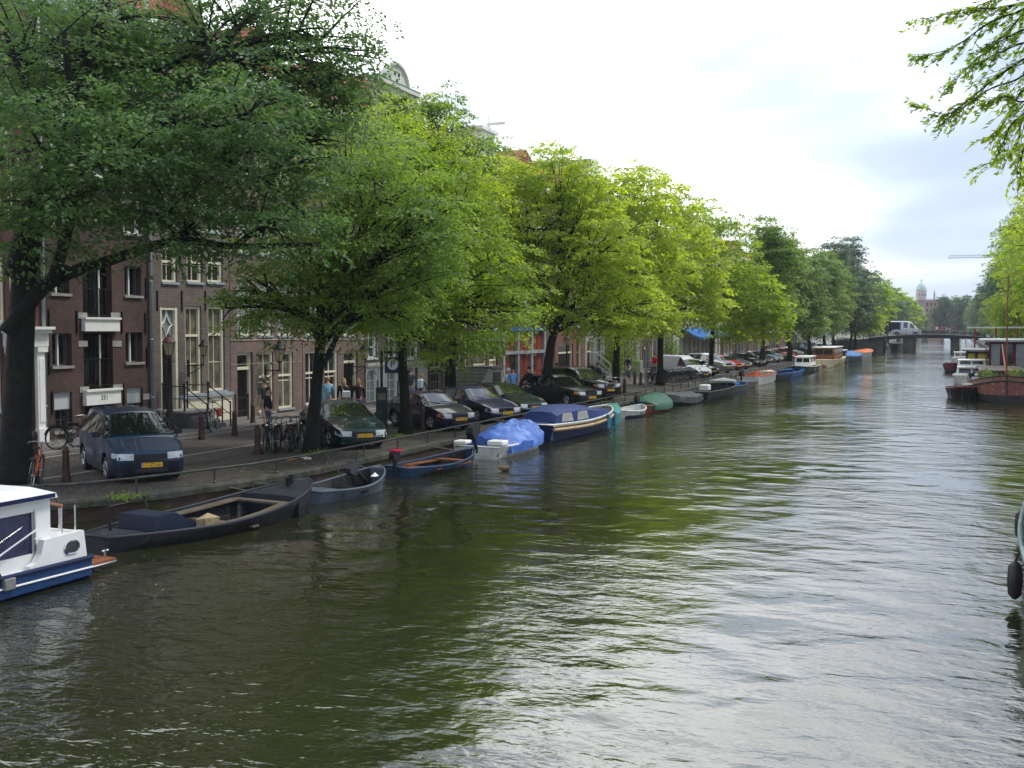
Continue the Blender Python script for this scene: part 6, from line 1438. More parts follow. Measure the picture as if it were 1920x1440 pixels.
def boat(stern, bow, Bm, label, m, name='boat', inner=None, g=(.45, .62, .36), tw=.6, full=2.2, zrot=None, grp='boats moored along the left quay', **k):
    a, b_ = boatpts(stern, bow); Lh = (b_ - a).length; d = (b_ - a).normalized(); t = thing(name, label, 'boat', (a + b_) / 2, rz=math.atan2(d.y, d.x), group=grp)
    gs = k.pop('gs', .84); hb, gz = shape(Bm, g[0] * gs, g[1] * gs, g[2] * gs, tw, full); hull(t, Lh, hb, gz, m, inner or m, **k)
    if grp.startswith('boats moored along the left') and YX(stern[0], stern[1]) < 110:
        inv = (Matrix.Translation(t.location) @ Matrix.Rotation(t.rotation_euler.z, 4, 'Z')).inverted()
        for s, dy in ((.97, 1.0), (.04, -.9)):
            a = Vector(((s - .5) * Lh, 0, gz(s) + .03)); wp_ = (Matrix.Translation(t.location) @ Matrix.Rotation(t.rotation_euler.z, 4, 'Z')) @ a; b2 = inv @ Vector((QX + .03 if wp_.y > 25 else QX - .4 - (25 - wp_.y) * .22, wp_.y + dy, QZ + .05))
            MB().tube([a.lerp(b2, q / 6) - Vector((0, 0, .16 * math.sin(math.pi * q / 6))) for q in range(7)], .012, 4).build('mooring_rope', M_rope, t)
    return t, Lh, hb, gz
M_rope = mat('rope', (.16, .14, .11), .9)
CV = lambda n, c: mat('tarp_' + n, c, .6, noise=(2.2, .2), bump=(5, .9))
# long open barge
t, Lh, hb, gz = boat((172, -14.75), (577, -13.95), 2.15, 'long slate grey open barge moored nearest, behind the blue and white cruiser', W_dark, name='open_barge', inner=W_dk2, g=(.34, .78, .30), tw=.35, full=2.6, foredeck=.22, aftdeck=.12, rail=W_dark, floor=-.05)
for sg in (1, -1):
    P = [((s - .5) * Lh, sg * (hb(s) - .22), gz(s) - .02) for s in (.30, .4, .5, .6, .72)]; q = MB(); vs = []
    for (x, y, z) in P: vs += [(x, y - .13, z), (x, y + .13, z), (x, y + .13, z - .03), (x, y - .13, z - .03)]
    q.add(vs, [f for i in range(4) for f in ((4 * i, 4 * i + 1, 4 * i + 5, 4 * i + 4), (4 * i + 1, 4 * i + 2, 4 * i + 6, 4 * i + 5), (4 * i + 3, 4 * i, 4 * i + 4, 4 * i + 7))]); q.build('side_bench', W_wood, t)
thwart(t, Lh, hb, gz, .74, W_wood, .22, -.06); thwart(t, Lh, hb, gz, .52, W_wood, .2, -.2)
q = MB(); q.hull([(-Lh * .5 + x, y, z) for x, y, z in ((.95, -.52, 0), (.95, .52, 0), (2.0, -.52, 0), (2.0, .52, 0), (1.0, -.48, .55), (1.0, .48, .55), (1.55, -.48, .55), (1.55, .48, .55), (1.62, -.5, .34), (1.62, .5, .34), (2.0, -.5, .30), (2.0, .5, .30))]); q.build('engine_box', bmat('engine_box_navy', (.012, .022, .05)), t)
q = MB(); q.tube([(-Lh * .5 + .35, 0, .35), (-Lh * .5 + .3, 0, .85)], .03, 6).tube([(-Lh * .5 + .3, 0, .8), (-Lh * .5 + .9, .1, .8)], .02, 5); q.build('tiller', M_black, t)
q = MB(); q.lathe([(.05, 0), (.05, .16), (.08, .18), (.08, .2)], (Lh * .5 - .75, 0, gz(.9) + .03), 8); q.lathe([(.05, 0), (.05, .16), (.08, .18)], (Lh * .5 - .5, .12, gz(.94) + .02), 8); q.build('mooring_bitt', W_dk2, t)
bt = MB(); bt.hull([(x, y, z) for x, y, z in ((-.60, -.36, -.02), (-.60, -.10, -.02), (-.28, -.34, -.02), (-.30, -.12, -.02), (-.66, -.38, .30), (-.60, -.06, .24), (-.24, -.38, .27), (-.28, -.08, .34), (-.45, -.22, .16))]); o = bt.build('straw_bag', mat('straw', (.30, .24, .14), .9, noise=(14, .3), bump=(25, .5))); o.parent = None
o.location = t.location; o.rotation_euler = t.rotation_euler; tag(o, 'pale straw bag lying in the long slate grey barge', 'bag')
# small boat with a grey outboard
t, Lh, hb, gz = boat((574, -14.25), (712, -13.95), 1.5, 'small grey blue boat with a tilted grey outboard, between barge and rowing boat', W_grey, inner=W_dk2, g=(.34, .66, .30), tw=.55, aftdeck=.2, foredeck=.06, rail=W_grey)
outboard(t, Lh * .26, .50, 60, mat('motor_grey', (.035, .035, .042), .4, coat=.5), .9, rz=0, y=.2); thwart(t, Lh, hb, gz, .45, W_dk2); MB().tube([(Lh * .05, .1, .3), (Lh * -.12, .35, 1.05)], .014, 5).build('stick', W_wood, t)
MB().hull([(Lh * .17 + x, -.5 + y, .42 + z) for x, y, z in ((0, 0, 0), (.2, 0, 0), (0, .12, 0), (.2, .12, 0), (.1, .05, .1))]).build('rag', M_white, t)
# blue rowing boat
t, Lh, hb, gz = boat((742, -14.45), (886, -13.85), 1.45, 'blue rowing boat with reddish brown benches inside', W_blue, name='rowing_boat', inner=W_dk2, g=(.32, .52, .26), tw=.6, rail=W_blue, floor=-.02)
for s in (.3, .72): thwart(t, Lh, hb, gz, s, W_rwood, .3, -.08)
for sg in (1, -1): MB().box(-Lh * .2, sg * .55 - .12, .17, Lh * .22, sg * .55 + .12, .2).build('side_bench', W_rwood, t)
outboard(t, -Lh * .5 - .02, .38, 4, mat('motor_black_red', (.02, .015, .018), .3), .8); MB().cbox((-Lh * .5 - .02, 0, .76), (.34, .24, .04)).build('motor_stripe', mat('motor_red', (.5, .01, .05), .4), t)
# white boat with bright blue tarpaulin
t, Lh, hb, gz = boat((893, -14.15), (1001, -14.05), 1.9, 'white motorboat under a crumpled bright blue tarpaulin with tilted black outboard', W_white, name='motorboat', inner=W_deck, g=(.46, .62, .46), tw=.85, full=2.6)
cover(t, Lh, hb, gz, .14, .99, .62, mat('tarp_bright_blue', (.045, .12, .42), .45, noise=(2.2, .3), bump=(5, .9), two=((.14, .26, .60), 2.4, .56, .05)), 4, wr=.075, drop=.22); outboard(t, -Lh * .5 - .08, .62, 28, None, 1.15)
MB().cbox((-Lh * .5 + .28, -.62, .52), (.5, .55, .16), bev=.03).build('locker', M_white, t); MB().cbox((-Lh * .5 + .28, .62, .50), (.45, .45, .12), bev=.03).build('locker', M_white, t)
# sloop with navy canopy
t, Lh, hb, gz = boat((1002, -14.3), (1138, -14.2), 2.1, 'navy sloop with cream rubbing strake and a navy canopy with clear windows', W_navy, name='sloop', inner=W_deck, g=(.78, .98, .70), tw=.72, full=2.8, stripe=W_cream, rail=W_white)
rs = MB(); 
for sg in (1, -1): rs.tube([((s - .5) * Lh, sg * (hb(s) + .015), gz(s) - .17) for s in [i / 20 for i in range(21)]], .065, 6)
rs.build('rubbing_strake', bmat('tan_strake', (.42, .30, .17)), t)
cv = CV('navy', (.012, .030, .125)); cover(t, Lh, hb, gz, .02, .80, .12, cv, 7, over=-.06, drop=-.02, wr=.01); 
hb2 = lambda s: hb(s) - .12; pt = MB(); R_ = []
for i, (s, zt) in enumerate(((.05, .06), (.07, .42), (.12, .56), (.26, .62), (.40, .58), (.50, .44), (.62, .26), (.80, .08))):
    b_ = hb2(s); g_ = gz(s) + .04; R_.append([((s - .5) * Lh, -b_, g_), ((s - .5) * Lh, -b_ * .93, g_ + zt * .62), ((s - .5) * Lh, -b_ * .6, g_ + zt * .94), ((s - .5) * Lh, 0, g_ + zt), ((s - .5) * Lh, b_ * .6, g_ + zt * .94), ((s - .5) * Lh, b_ * .93, g_ + zt * .62), ((s - .5) * Lh, b_, g_)])
pt.loft(R_, closed=False); pt.add(R_[0], [tuple(range(7))]); co = pt.build('canopy', cv, t, smooth=True, ang=40)
M_clear = mat('clear_vinyl', (.34, .35, .33), .12, coat=.6, noise=(6, .3))
for s0, s1 in ((.10, .22), (.26, .40)):
    for sg in (1, -1):
        vs = []
        for s, f in ((s0, .06), (s1, .06), (s1 - .01, .62), (s0 + .02, .62)):
            b_ = hb2(s); g_ = gz(s) + .04; zt = .58; vs.append(((s - .5) * Lh, sg * (b_ * (1 - .07 * f / .62) + .012), g_ + zt * f * .98))
        MB().add(vs, [(0, 1, 2, 3)]).build('window', M_clear, co)
for i, s in enumerate((.63, .83)): 
    q = MB(); b_ = hb(s) + .09; q.lathe([(.02, .33), (.085, .27), (.085, -.27), (.02, -.33)], ((s - .5) * Lh, -b_, .38), 10); q.tube([((s - .5) * Lh, -b_, .7), ((s - .5) * Lh, -b_ + .1, gz(s))], .01, 4); q.build('fender', bmat('blue_fender', (.05, .20, .36)), t)
# green covered, white dinghy, green tarp, dark covered, black barge ...
t, Lh, hb, gz = boat((1112, -14.9), (1160, -14.0), 1.8, 'boat wrapped in a smooth sea green cover right of the navy sloop', W_teal, g=(.5, .8, .45), tw=.8); cover(t, Lh, hb, gz, .0, .97, .42, CV('sea_green', (.05, .20, .16)), 3, drop=.40, wr=.015)
t, Lh, hb, gz = boat((1157, -14.7), (1204, -14.1), 1.5, 'white open dinghy with a dark hull bottom between the two green covered boats', W_white, name='dinghy', inner=W_white, g=(.42, .6, .36), tw=.75, wl=W_navy); thwart(t, Lh, hb, gz, .5, W_dk2, .35)
t, Lh, hb, gz = boat((1197, -14.6), (1249, -14.2), 1.8, 'wooden boat under a dark green humped tarpaulin', W_rwood, g=(.46, .6, .4), tw=.8); cover(t, Lh, hb, gz, .05, .97, .55, CV('dark_green', (.022, .095, .065)), 5, drop=.2); outboard(t, -Lh * .5 - .1, .5, 10, None, .8)
t, Lh, hb, gz = boat((1296, -14.3), (1246, -14.6), 1.8, 'boat under a wrinkled charcoal tarpaulin right of the dark green one', W_dk2, g=(.46, .7, .4), tw=.8); cover(t, Lh, hb, gz, .02, .98, .30, CV('charcoal', (.045, .055, .055)), 6, drop=.3, wr=.05)
t, Lh, hb, gz = boat((1297, -14.3), (1364, -14.2), 2.3, 'black flat barge with a white box and canvas inside', W_dk2, name='work_barge', inner=W_dark, g=(.62, .75, .55), tw=.9, full=4, rail=W_wood); MB().cbox((-Lh * .15, 0, .6), (.7, .6, .35), bev=.04).build('white_box', M_white, t)
MB().hull([(Lh * .38 + x, y, .7 + z) for x in (-.6, .5) for y in (-.8, .8) for z in (0, .12)] + [(Lh * .4, 0, 1.0)]).build('folded_canvas', bmat('canvas', (.3, .33, .33)), t)
t, Lh, hb, gz = boat((1356, -14.2), (1392, -14.0), 1.6, 'small boat with bright blue inside and grey sides', W_grey, inner=W_bright, g=(.5, .55, .45), tw=.85, full=3); MB().cbox((0, 0, .45), (.9, .8, .14), bev=.02).build('blue_seat', W_bright, t)
t, Lh, hb, gz = boat((1386, -14.5), (1412, -14.2), 1.6, 'little grey boat with a black outboard before the red rimmed sloop', W_deck, inner=W_dk2, g=(.5, .5, .45), tw=.8); outboard(t, -Lh * .3, .62, 0, None, 1.3)
t, Lh, hb, gz = boat((1403, -14.3), (1445, -14.1), 2.1, 'white weathered boat with a red rimmed deck and upright bow', W_white, inner=W_orange, g=(.85, 1.0, .8), tw=.8, full=3, rail=W_orange, foredeck=.15)
t, Lh, hb, gz = boat((1441, -14.4), (1479, -14.1), 2.2, 'low slate barge right of the red rimmed boat', W_dark, inner=W_dk2, g=(.5, .6, .45), tw=.85, full=3)
t, Lh, hb, gz = boat((1466, -14.1), (1497, -13.9), 2.0, 'bright blue plastic tub boat', W_bright, inner=W_bright, g=(.5, .55, .5), tw=.95, full=4)
def cabin(t, x0, x1, w_, z0, z1, m, rf, glass=M_glass, nwin=3, slope=.12, roofm=None, over=.12):
    c = MB(); c.hull([(x0, -w_, z0), (x0, w_, z0), (x1, -w_, z0), (x1, w_, z0), (x0 + slope * .3, -w_ * .9, z1), (x0 + slope * .3, w_ * .9, z1), (x1 - slope, -w_ * .9, z1), (x1 - slope, w_ * .9, z1)]); o = c.build('cabin', m, t)
    MB().cbox(((x0 + x1) / 2 - slope * .3, 0, z1 + .04), (x1 - x0 + over * 2, w_ * 1.8 + over * 2, .08), bev=.02).build('cabin_roof', rf, o)
    h_ = z1 - z0
    for sg in (1, -1):
        for k in range(nwin):
            a = x0 + (x1 - x0) * (k + .14) / nwin; b_ = x0 + (x1 - x0) * (k + .86) / nwin; b_ = min(b_, x1 - slope - .05)
            yy = lambda f: sg * (w_ - .1 * w_ * f + .012)
            MB().add([(a, yy(.38), z0 + h_ * .38), (b_, yy(.38), z0 + h_ * .38), (b_, yy(.88), z0 + h_ * .88), (a, yy(.88), z0 + h_ * .88)], [(0, 1, 2, 3)]).build('window', glass, o)
    for xx, sl, s_ in ((x1, slope, 1), (x0, -slope * .3, -1)):
        for k in range(2):
            y0, y1 = -w_ * .85 + k * w_ * .9, -w_ * .85 + k * w_ * .9 + w_ * .8; X_ = lambda f: xx - sl * f + s_ * .014
            MB().add([(X_(.40), y0 * .95, z0 + h_ * .40), (X_(.40), y1 * .95, z0 + h_ * .40), (X_(.88), y1 * .9, z0 + h_ * .88), (X_(.88), y0 * .9, z0 + h_ * .88)], [(0, 1, 2, 3)]).build('window', glass, o)
    return o
def rev(stern, bow): return bow, stern
t, Lh, hb, gz = boat((1524, -14.3), (1493, -14.0), 2.3, 'white decked boat with a low windscreen and dark hull', W_dk2, inner=W_white, g=(.6, .9, .55), tw=.8, full=2.6, rail=W_white, foredeck=.5, deckm=W_white); cabin(t, -Lh * .2, Lh * .12, .8, .6, 1.45, M_white, M_white, nwin=2)
t, Lh, hb, gz = boat((1568, -13.9), (1533, -13.6), 3.0, 'cream cabin launch with a varnished wheelhouse', W_cream, name='cabin_launch', inner=W_rwood, g=(1.0, 1.15, .95), tw=.85, full=3, foredeck=.5, aftdeck=.3, deckm=W_cream); cabin(t, -Lh * .32, Lh * .2, 1.2, .9, 2.15, W_rwood, M_white, nwin=3, glass=M_glass)
t, Lh, hb, gz = boat((1583, -14.2), (1564, -14.0), 2.4, 'dark boat with a white deck behind the cream launch', W_dk2, inner=W_white, g=(.7, 1.0, .65), tw=.8, foredeck=.5, deckm=W_white); cabin(t, -Lh * .2, Lh * .1, .8, .7, 1.5, W_dk2, M_white, nwin=2)
t, Lh, hb, gz = boat((1604, -13.8), (1581, -13.6), 2.6, 'boat under a tall mid blue cover near the far bridge', W_dk2, g=(.8, 1.0, .7), tw=.8); cover(t, Lh, hb, gz, .1, .95, .7, CV('mid_blue', (.06, .17, .40)), 8, drop=.1)
t, Lh, hb, gz = boat((1603, -13.9), (1629, -13.2), 3.0, 'white boat with an orange cover moored last before the far bridge', W_white, g=(1.0, 1.3, .95), tw=.8); cover(t, Lh, hb, gz, .05, .95, .25, CV('orange', (.62, .15, .03)), 9, drop=.1)
# ------------------------------------------------------------------ blue and white cruiser at the left edge (stern to the right, bow out of frame)
NX = -13.25; SY = YX(165, NX)
t = thing('cabin_cruiser', 'blue hulled white cabin cruiser at the left edge with navy curtained windows', 'boat', (NX - 1.35, SY, 0), group='boats moored along the left quay')
def cp(px, py):
    y, z = W(px, py, NX); return (1.35, y - SY, z)
def cq(pts, off=0): 
    return [(p[0] + off, p[1], p[2]) for p in [cp(*q) for q in pts]]
Lc = 8.6; hbc = lambda s: 1.35 * (1 if s < .55 else max(0, 1 - ((s - .55) / .45) ** 2.2) ** .8); z_sh = lambda s: cp(165, 1045)[2] + .10 * s + .35 * max(0, s - .5)
xs = [i / 20 for i in range(21)]
hm = MB(); M_cblue = bmat('cruiser_blue', (.018, .055, .17), .35, .62)
for sg in (1, -1):
    R_ = [[(sg * hbc(s) * .55, -Lc * s, -.3), (sg * hbc(s) * .95, -Lc * s, .02), (sg * hbc(s), -Lc * s, .06), (sg * hbc(s) * 1.0, -Lc * s, z_sh(s))] for s in xs]; hm.loft(R_, closed=False)
hm.add([(-1.28, 0, 0), (1.28, 0, 0), (1.35, 0, z_sh(0)), (-1.35, 0, z_sh(0))], [(0, 1, 2, 3)]); hm.build('hull', M_cblue, t, smooth=True, ang=30)
sm = MB()
for sg in (1, -1): sm.tube([(sg * (hbc(s) + .01), -Lc * s, z_sh(s) - .17) for s in xs], .016, 5)
sm.build('white_stripe', M_white, t)
rm_ = MB()
for sg in (1, -1): rm_.tube([(sg * (hbc(s) + .01), -Lc * s, z_sh(s)) for s in xs], .035, 6)
rm_.tube([(-1.35, .01, z_sh(0)), (1.35, .01, z_sh(0))], .035, 6); rm_.build('rubbing_strake', W_navy, t)
# white aft superstructure outline (traced side, real 2.7 m width)
M_cw = mat('cruiser_white', (.68, .69, .68), .35, noise=(3, .06), two=((.5, .49, .44), 7, .70, .05))
def slab(name, pts, m, x0=-1.31, x1=1.31, parent=None): 
    q = MB(); q.prism([(p[1], p[2]) for p in [cp(*v) for v in pts]], x0, x1, 'x'); return q.build(name, m, parent or t)
slab('aft_bulwark', [(166, 1043), (160, 994), (86, 1013), (80, 1040), (72, 1056), (60, 1064), (58, 1072)], M_cw, 1.20, 1.32)
slab('aft_bulwark', [(166, 1043), (160, 994), (86, 1013), (80, 1040), (72, 1056), (60, 1064), (58, 1072)], M_cw, -1.32, -1.20)
za = cp(160, 994)[2]; zs0 = cp(166, 1043)[2]; ya = cp(160, 994)[1]
MB().box(-1.2, ya - .12, zs0 - .02, 1.2, ya + .01, za - .01).build('transom', M_cw, t); MB().box(-1.2, cp(97, 1000)[1], za - .05, 1.2, ya - .12, za - .02).build('aft_deck', M_cw, t)
MB().box(-1.25, -Lc * .9, z_sh(.3) - .06, 1.25, -.1, z_sh(.3) - .02).build('side_deck', M_cw, t)
pts = [cp(137, 1026)]; pr = MB(); c_ = pts[0]; pr.tube([(1.33, c_[1] + .10 * math.cos(a) + (.06 if math.cos(a) > 0 else -.06), c_[2] + .10 * math.sin(a)) for a in [2 * math.pi * i / 16 + .01 for i in range(16)]], .016, 5, closed=True); pr.build('porthole_rim', M_chrome, t)
MB().add([(1.325, c_[1] + .10 * math.cos(a) + (.06 if math.cos(a) > 0 else -.06), c_[2] + .10 * math.sin(a)) for a in [2 * math.pi * i / 16 + .01 for i in range(16)]], [tuple(range(16))]).build('porthole', M_glass, t)
# cabin: walls in 0.14 m from the hull side
zt = cp(90, 926)[2]; yb = cp(97, 1000)[1] + .22; y_end = -6.2; zb = z_sh(.3) - .02
cab = MB(); rect_wall(cab, y_end, yb - .05, zb, zt - .10, [(yb - .40 - 1.05 * k - .78, zb + .22, yb - .40 - 1.05 * k, zt - .28) for k in range(5)], depth=.06, x=1.16)
cab.box(-1.16, y_end, zb, 1.10, yb - .05, zt - .12) if 0 else None
cab.add([(-1.16, y_end, zb), (-1.16, yb - .05, zb), (-1.16, yb - .05, zt - .1), (-1.16, y_end, zt - .1)], [(0, 1, 2, 3)]); cab.add([(-1.16, yb - .05, zb), (1.16, yb - .05, zb), (1.16, yb - .05, zt - .1), (-1.16, yb - .05, zt - .1)], [(0, 1, 2, 3)])
cb = cab.build('cabin', M_cw, t)
for k in range(5):
    y1 = yb - .40 - 1.05 * k; q = MB(); q.add([(1.12, y1 - .78, zb + .22), (1.12, y1, zb + .22), (1.12, y1, zt - .28), (1.12, y1 - .78, zt - .28)], [(0, 1, 2, 3)]); q.build('window', mat('navy_curtain_glass', (.014, .018, .055), .06, coat=.6, noise=(5, .5)), cb)
    f = MB(); f.box(1.165, y1 - .82, zb + .18, 1.175, y1 - .78, zt - .24).box(1.165, y1, zb + .18, 1.175, y1 + .03, zt - .24); f.build('window_frame', M_chrome, cb)
rf = MB(); rf.hull([(sx * 1.26, y, z) for sx in (-1, 1) for y, z in ((yb + .02, zt - .10), (yb - .02, zt - .02), (y_end, zt - .10), (y_end, zt))] + [(sx * .8, y, zt + .06) for sx in (-1, 1) for y in (yb - .1, y_end)]); rf.build('cabin_roof', M_cw, cb)
MB().box(1.262, y_end, zt - .085, 1.275, yb - .05, zt - .02).box(-1.1, yb + .022, zt - .085, 1.2, yb + .03, zt - .03).build('roof_band', W_navy, cb)
pu = MB(); pu.tube([cp(105, 1003)[:0] + (1.2, yb + .15, za), (1.2, yb + .15, za + .42), (.5, yb + .75, za + .45)], .016, 6); pu.tube([(1.2, yb + .45, za), (1.2, yb + .45, za + .42)], .016, 6).tube([(.9, ya - .1, za), (.9, ya - .1, za + .40)], .016, 6).tube([(-.9, ya - .1, za), (-.9, ya - .1, za + .40)], .016, 6); pu.build('pushpit', M_chrome, t)
MB().tube([(1.2, yb + .12, za + .43), (1.15, ya - .3, za + .44), (.6, ya - .1, za + .43), (-.9, ya - .1, za + .42)], .025, 6).build('wooden_handrail', W_rwood, t)
sp = MB()
for k in range(7): sp.box(-1.1 + .33 * k, .04, .14, -.82 + .33 * k, .78, .18)
sp.build('swim_platform', W_rwood, t); MB().tube([(1.15, .04, .12), (1.15, .8, .12), (-1.15, .8, .12)], .02, 5).tube([(1.0, .7, .18), (1.0, .7, .33)], .02, 6).tube([(1.0, .62, .30), (1.0, .78, .30)], .015, 5).build('platform_cleat', M_chrome, t)
fr = MB(); c0 = cp(4, 1070); fr.tube([(1.28, c0[1] - .9, zb), (1.28, c0[1] - .85, zb + .42), (1.28, c0[1] - .2, zb + .42), (1.28, c0[1] + .05, zb)], .02, 6).tube([(1.27, c0[1] - .2, zb + .25), (1.27, yb - .45, zb + .62)], .018, 5); fr.build('grab_rail', M_chrome, t)
q = cp(14, 1095); MB().cbox((1.38, q[1], q[2]), (.08, .22, .18), bev=.015).build('fender_block', bmat('grey_block', (.2, .2, .19)), t)
# ------------------------------------------------------------------ duck
p = G(948, 882, 0); t = thing('duck', 'brown duck swimming beside the white motorboat', 'duck', p, rz=R(20))
d = MB(); rings = []
for x, r_, z in ((-.22, .01, .10), (-.17, .05, .07), (-.08, .09, .06), (.02, .10, .06), (.10, .08, .07), (.15, .045, .12), (.165, .035, .17), (.18, .045, .21), (.215, .040, .215), (.245, .012, .20)):
    rings.append([(x, r_ * math.cos(a), z + r_ * .8 * math.sin(a)) for a in [2 * math.pi * i / 10 for i in range(10)]])
d.loft(rings, cap=True); d.build('body', mat('duck_brown', (.16, .10, .06), .8, noise=(20, .4)), t, smooth=True); MB().hull([(.24, -.015, .20), (.24, .015, .20), (.29, -.012, .19), (.29, .012, .19), (.24, 0, .215)]).build('beak', mat('beak', (.5, .3, .05), .5), t)
# ------------------------------------------------------------------ far bridge
BY0, BY1 = 228, 240; M_bst = bmat('bridge_stone', (.15, .14, .12), .85); M_bir = mat('bridge_iron', (.020, .026, .034), .5, noise=(2, .2))
t = thing('canal_bridge', 'low dark bridge on stone piers crossing the far end of the canal', 'bridge', (0, BY0, 0))
def bz(x): u = (x + 4.4) / 13.5; return 3.3 - 1.0 * u * u
xs = [-19 + i * 1.15 for i in range(27)]
dk = MB(); R_ = [[(x, 0, bz(x)), (x, 12, bz(x)), (x, 12, bz(x) - .25), (x, 0, bz(x) - .25)] for x in xs]; dk.loft(R_, cap=True); dk.build('deck', M_road, t)
gd = MB(); R_ = [[(x, -.12, bz(x) + .10), (x, .08, bz(x) + .10), (x, .08, bz(x) - .62), (x, -.12, bz(x) - .62)] for x in xs[3:-2]]; gd.loft(R_, cap=True); gd.build('girder', M_bir, t)
ed = MB(); ed.tube([(x, -.16, bz(x) + .1) for x in xs[3:-2]], .06, 5); ed.build('deck_edge', bmat('pale_edge', (.33, .33, .32)), t)
for k in range(4): q = MB(); R_ = [[(x, 2.4 + k * 2.6, bz(x) - .25), (x, 2.6 + k * 2.6, bz(x) - .25), (x, 2.6 + k * 2.6, bz(x) - .6), (x, 2.4 + k * 2.6, bz(x) - .6)] for x in xs[3:-2]]; q.loft(R_, cap=True); q.build('girder', M_bir, t)
for x0, x1 in ((-14.6, -12.9), (-9.2, -7.2), (-.7, 1.1)):
    q = MB(); q.box(x0, .2, -1, x1, 11.8, bz((x0 + x1) / 2) - .62); q.box(x0 - .12, .05, bz(x0) - 1.0, x1 + .12, 11.95, bz(x0) - .72); po = q.build('pier', M_bst, t)
    MB().hull([((x0 + x1) / 2, -.9, -1), ((x0 + x1) / 2, -.9, .8), (x0, .25, -1), (x1, .25, -1), (x0, .25, .9), (x1, .25, .9)]).build('cutwater', M_bst, po)
q = MB(); q.box(-19, 0, -1, -14.6, 12, bz(-15) - .3); q.build('abutment', M_bst, t); q = MB(); q.box(6.0, 0, -1, 11, 12, bz(7) - .3); q.build('abutment', M_bst, t)
for yy, nm in ((.0, 'railing'), (11.7, 'railing')):
    q = MB(); 
    for dz in (1.1, .75, .4): q.tube([(x, yy, bz(x) + dz) for x in xs[2:-1]], .028, 5)
    ro = q.build(nm, M_bir, t)
    for x in xs[2:-1]: MB().tube([(x, yy, bz(x)), (x, yy, bz(x) + 1.15)], .035, 5).build('post', M_bir, ro)
# ramps
q = MB(); q.add([(-19.0, BY0, bz(-19)), (-19.0, BY1, bz(-19)), (-27, BY1, QZ + .02), (-27, BY0, QZ + .02)], [(0, 1, 2, 3)]); q.add([(-19, BY0, bz(-19)), (-27, BY0, QZ), (-19, BY0, QZ)], [(0, 1, 2)]); struct(q, 'road', M_road)
q = MB(); q.add([(10.9, BY0, bz(10.9)), (10.9, BY1, bz(10.9)), (18, BY1, QZ + .02), (18, BY0, QZ + .02)], [(3, 2, 1, 0)]); q.add([(10.9, BY0, bz(10.9)), (18, BY0, QZ), (10.9, BY0, QZ)], [(2, 1, 0)]); struct(q, 'road', M_road)
# van on the bridge
CARS['hivan'] = dict(L=5.5, W=2.0, prof=[(0, .8), (.08, .98), (.55, 1.18), (.8, 1.3), (1.65, 2.2), (1.95, 2.45), (2.3, 2.55), (5.3, 2.55), (5.45, 1.9), (5.5, .8)], belt=1.25, ws=(.84, 1.62), side=[(1.15, 2.0), (2.35, 3.1)], whl=(1.0, 4.2))
t = car('hivan', paint('van_white', (.98, .98, .98), 0), 'white high roofed van with a black and blue rear crossing the far bridge', name='delivery_van', group='vehicles on the far bridge'); t['category'] = 'van'
x0 = -8.9; t.location = (x0, BY0 + 2.6, bz(x0) + .0); t.rotation_euler = (0, R(.8), 0); t.scale = (1.08, 1.08, 1.08)
q = MB(); q.box(-2.77, -.985, .62, -.95, .985, 2.35); q.build('black_panel', M_plast, t); q = MB(); q.box(-.95, -.984, .62, -.70, .984, 2.40); q.build('blue_stripe', mat('van_stripe', (.10, .38, .58), .4), t)
t = car('saloon', P_greyc, 'grey saloon on the left ramp of the far bridge', group='vehicles on the far bridge'); t.location = (-20.5, BY0 + 4, 1.55); t.rotation_euler = (0, R(-8), 0)
# bicycles parked along the bridge railing, people behind
rr = random.Random(4); px_ = []
ordn = ['first', 'second', 'third', 'fourth', 'fifth', 'sixth', 'seventh', 'eighth', 'ninth', 'tenth', 'eleventh', 'twelfth', 'thirteenth', 'fourteenth', 'fifteenth', 'sixteenth', 'seventeenth', 'eighteenth', 'nineteenth', 'twentieth', 'twenty-first', 'twenty-second', 'twenty-third', 'twenty-fourth', 'twenty-fifth', 'twenty-sixth', 'twenty-seventh', 'twenty-eighth']
for i in range(28):
    x = -5.6 + i * .40; mk = [K_black, K_black, K_black, K_blue][i % 4]; key = (mk.name, True, None)
    if key not in protos: key = (K_black.name, True, None)
    col_ = {'bicycle_black': 'black', 'bicycle_grey': 'grey', 'bicycle_blue': 'blue'}[key[0]]
    o = dup(protos[key], loc=(x, BY0 + .75, bz(x)), label='%s bicycle on the far bridge railing, %s right of the van' % (col_, ordn[i])); o.rotation_euler = (R(rr.uniform(-8, 8)), 0, R(rr.choice([60, 75, 100, -80, 115]) + rr.uniform(-15, 15))); o['group'] = 'bicycles along the far bridge railing'
for i in range(8):
    x = -17.2 + i * .62; mk = [K_black, K_grey][i % 2]; key = (mk.name, True, None)
    o = dup(protos[key], loc=(x, BY0 + .75, bz(x)), label='%s bicycle on the far bridge railing, %s left of the van' % (['black', 'grey'][i % 2], ordn[7 - i])); o.rotation_euler = (R(rr.uniform(-8, 8)), 0, R(rr.choice([60, 100, -80]) + rr.uniform(-15, 15))); o['group'] = 'bicycles along the far bridge railing'
for i in range(24):
    x = -5.4 + i * .46; key = (K_black.name, True, None)
    o = dup(protos[key], loc=(x, BY0 + 2.2, bz(x)), label='black bicycle in the back row on the far bridge, %s right of the van' % ordn[i]); o.rotation_euler = (R(rr.uniform(-8, 8)), 0, R(rr.choice([60, 75, 100, -80, 115]) + rr.uniform(-15, 15))); o['group'] = 'bicycles along the far bridge railing'
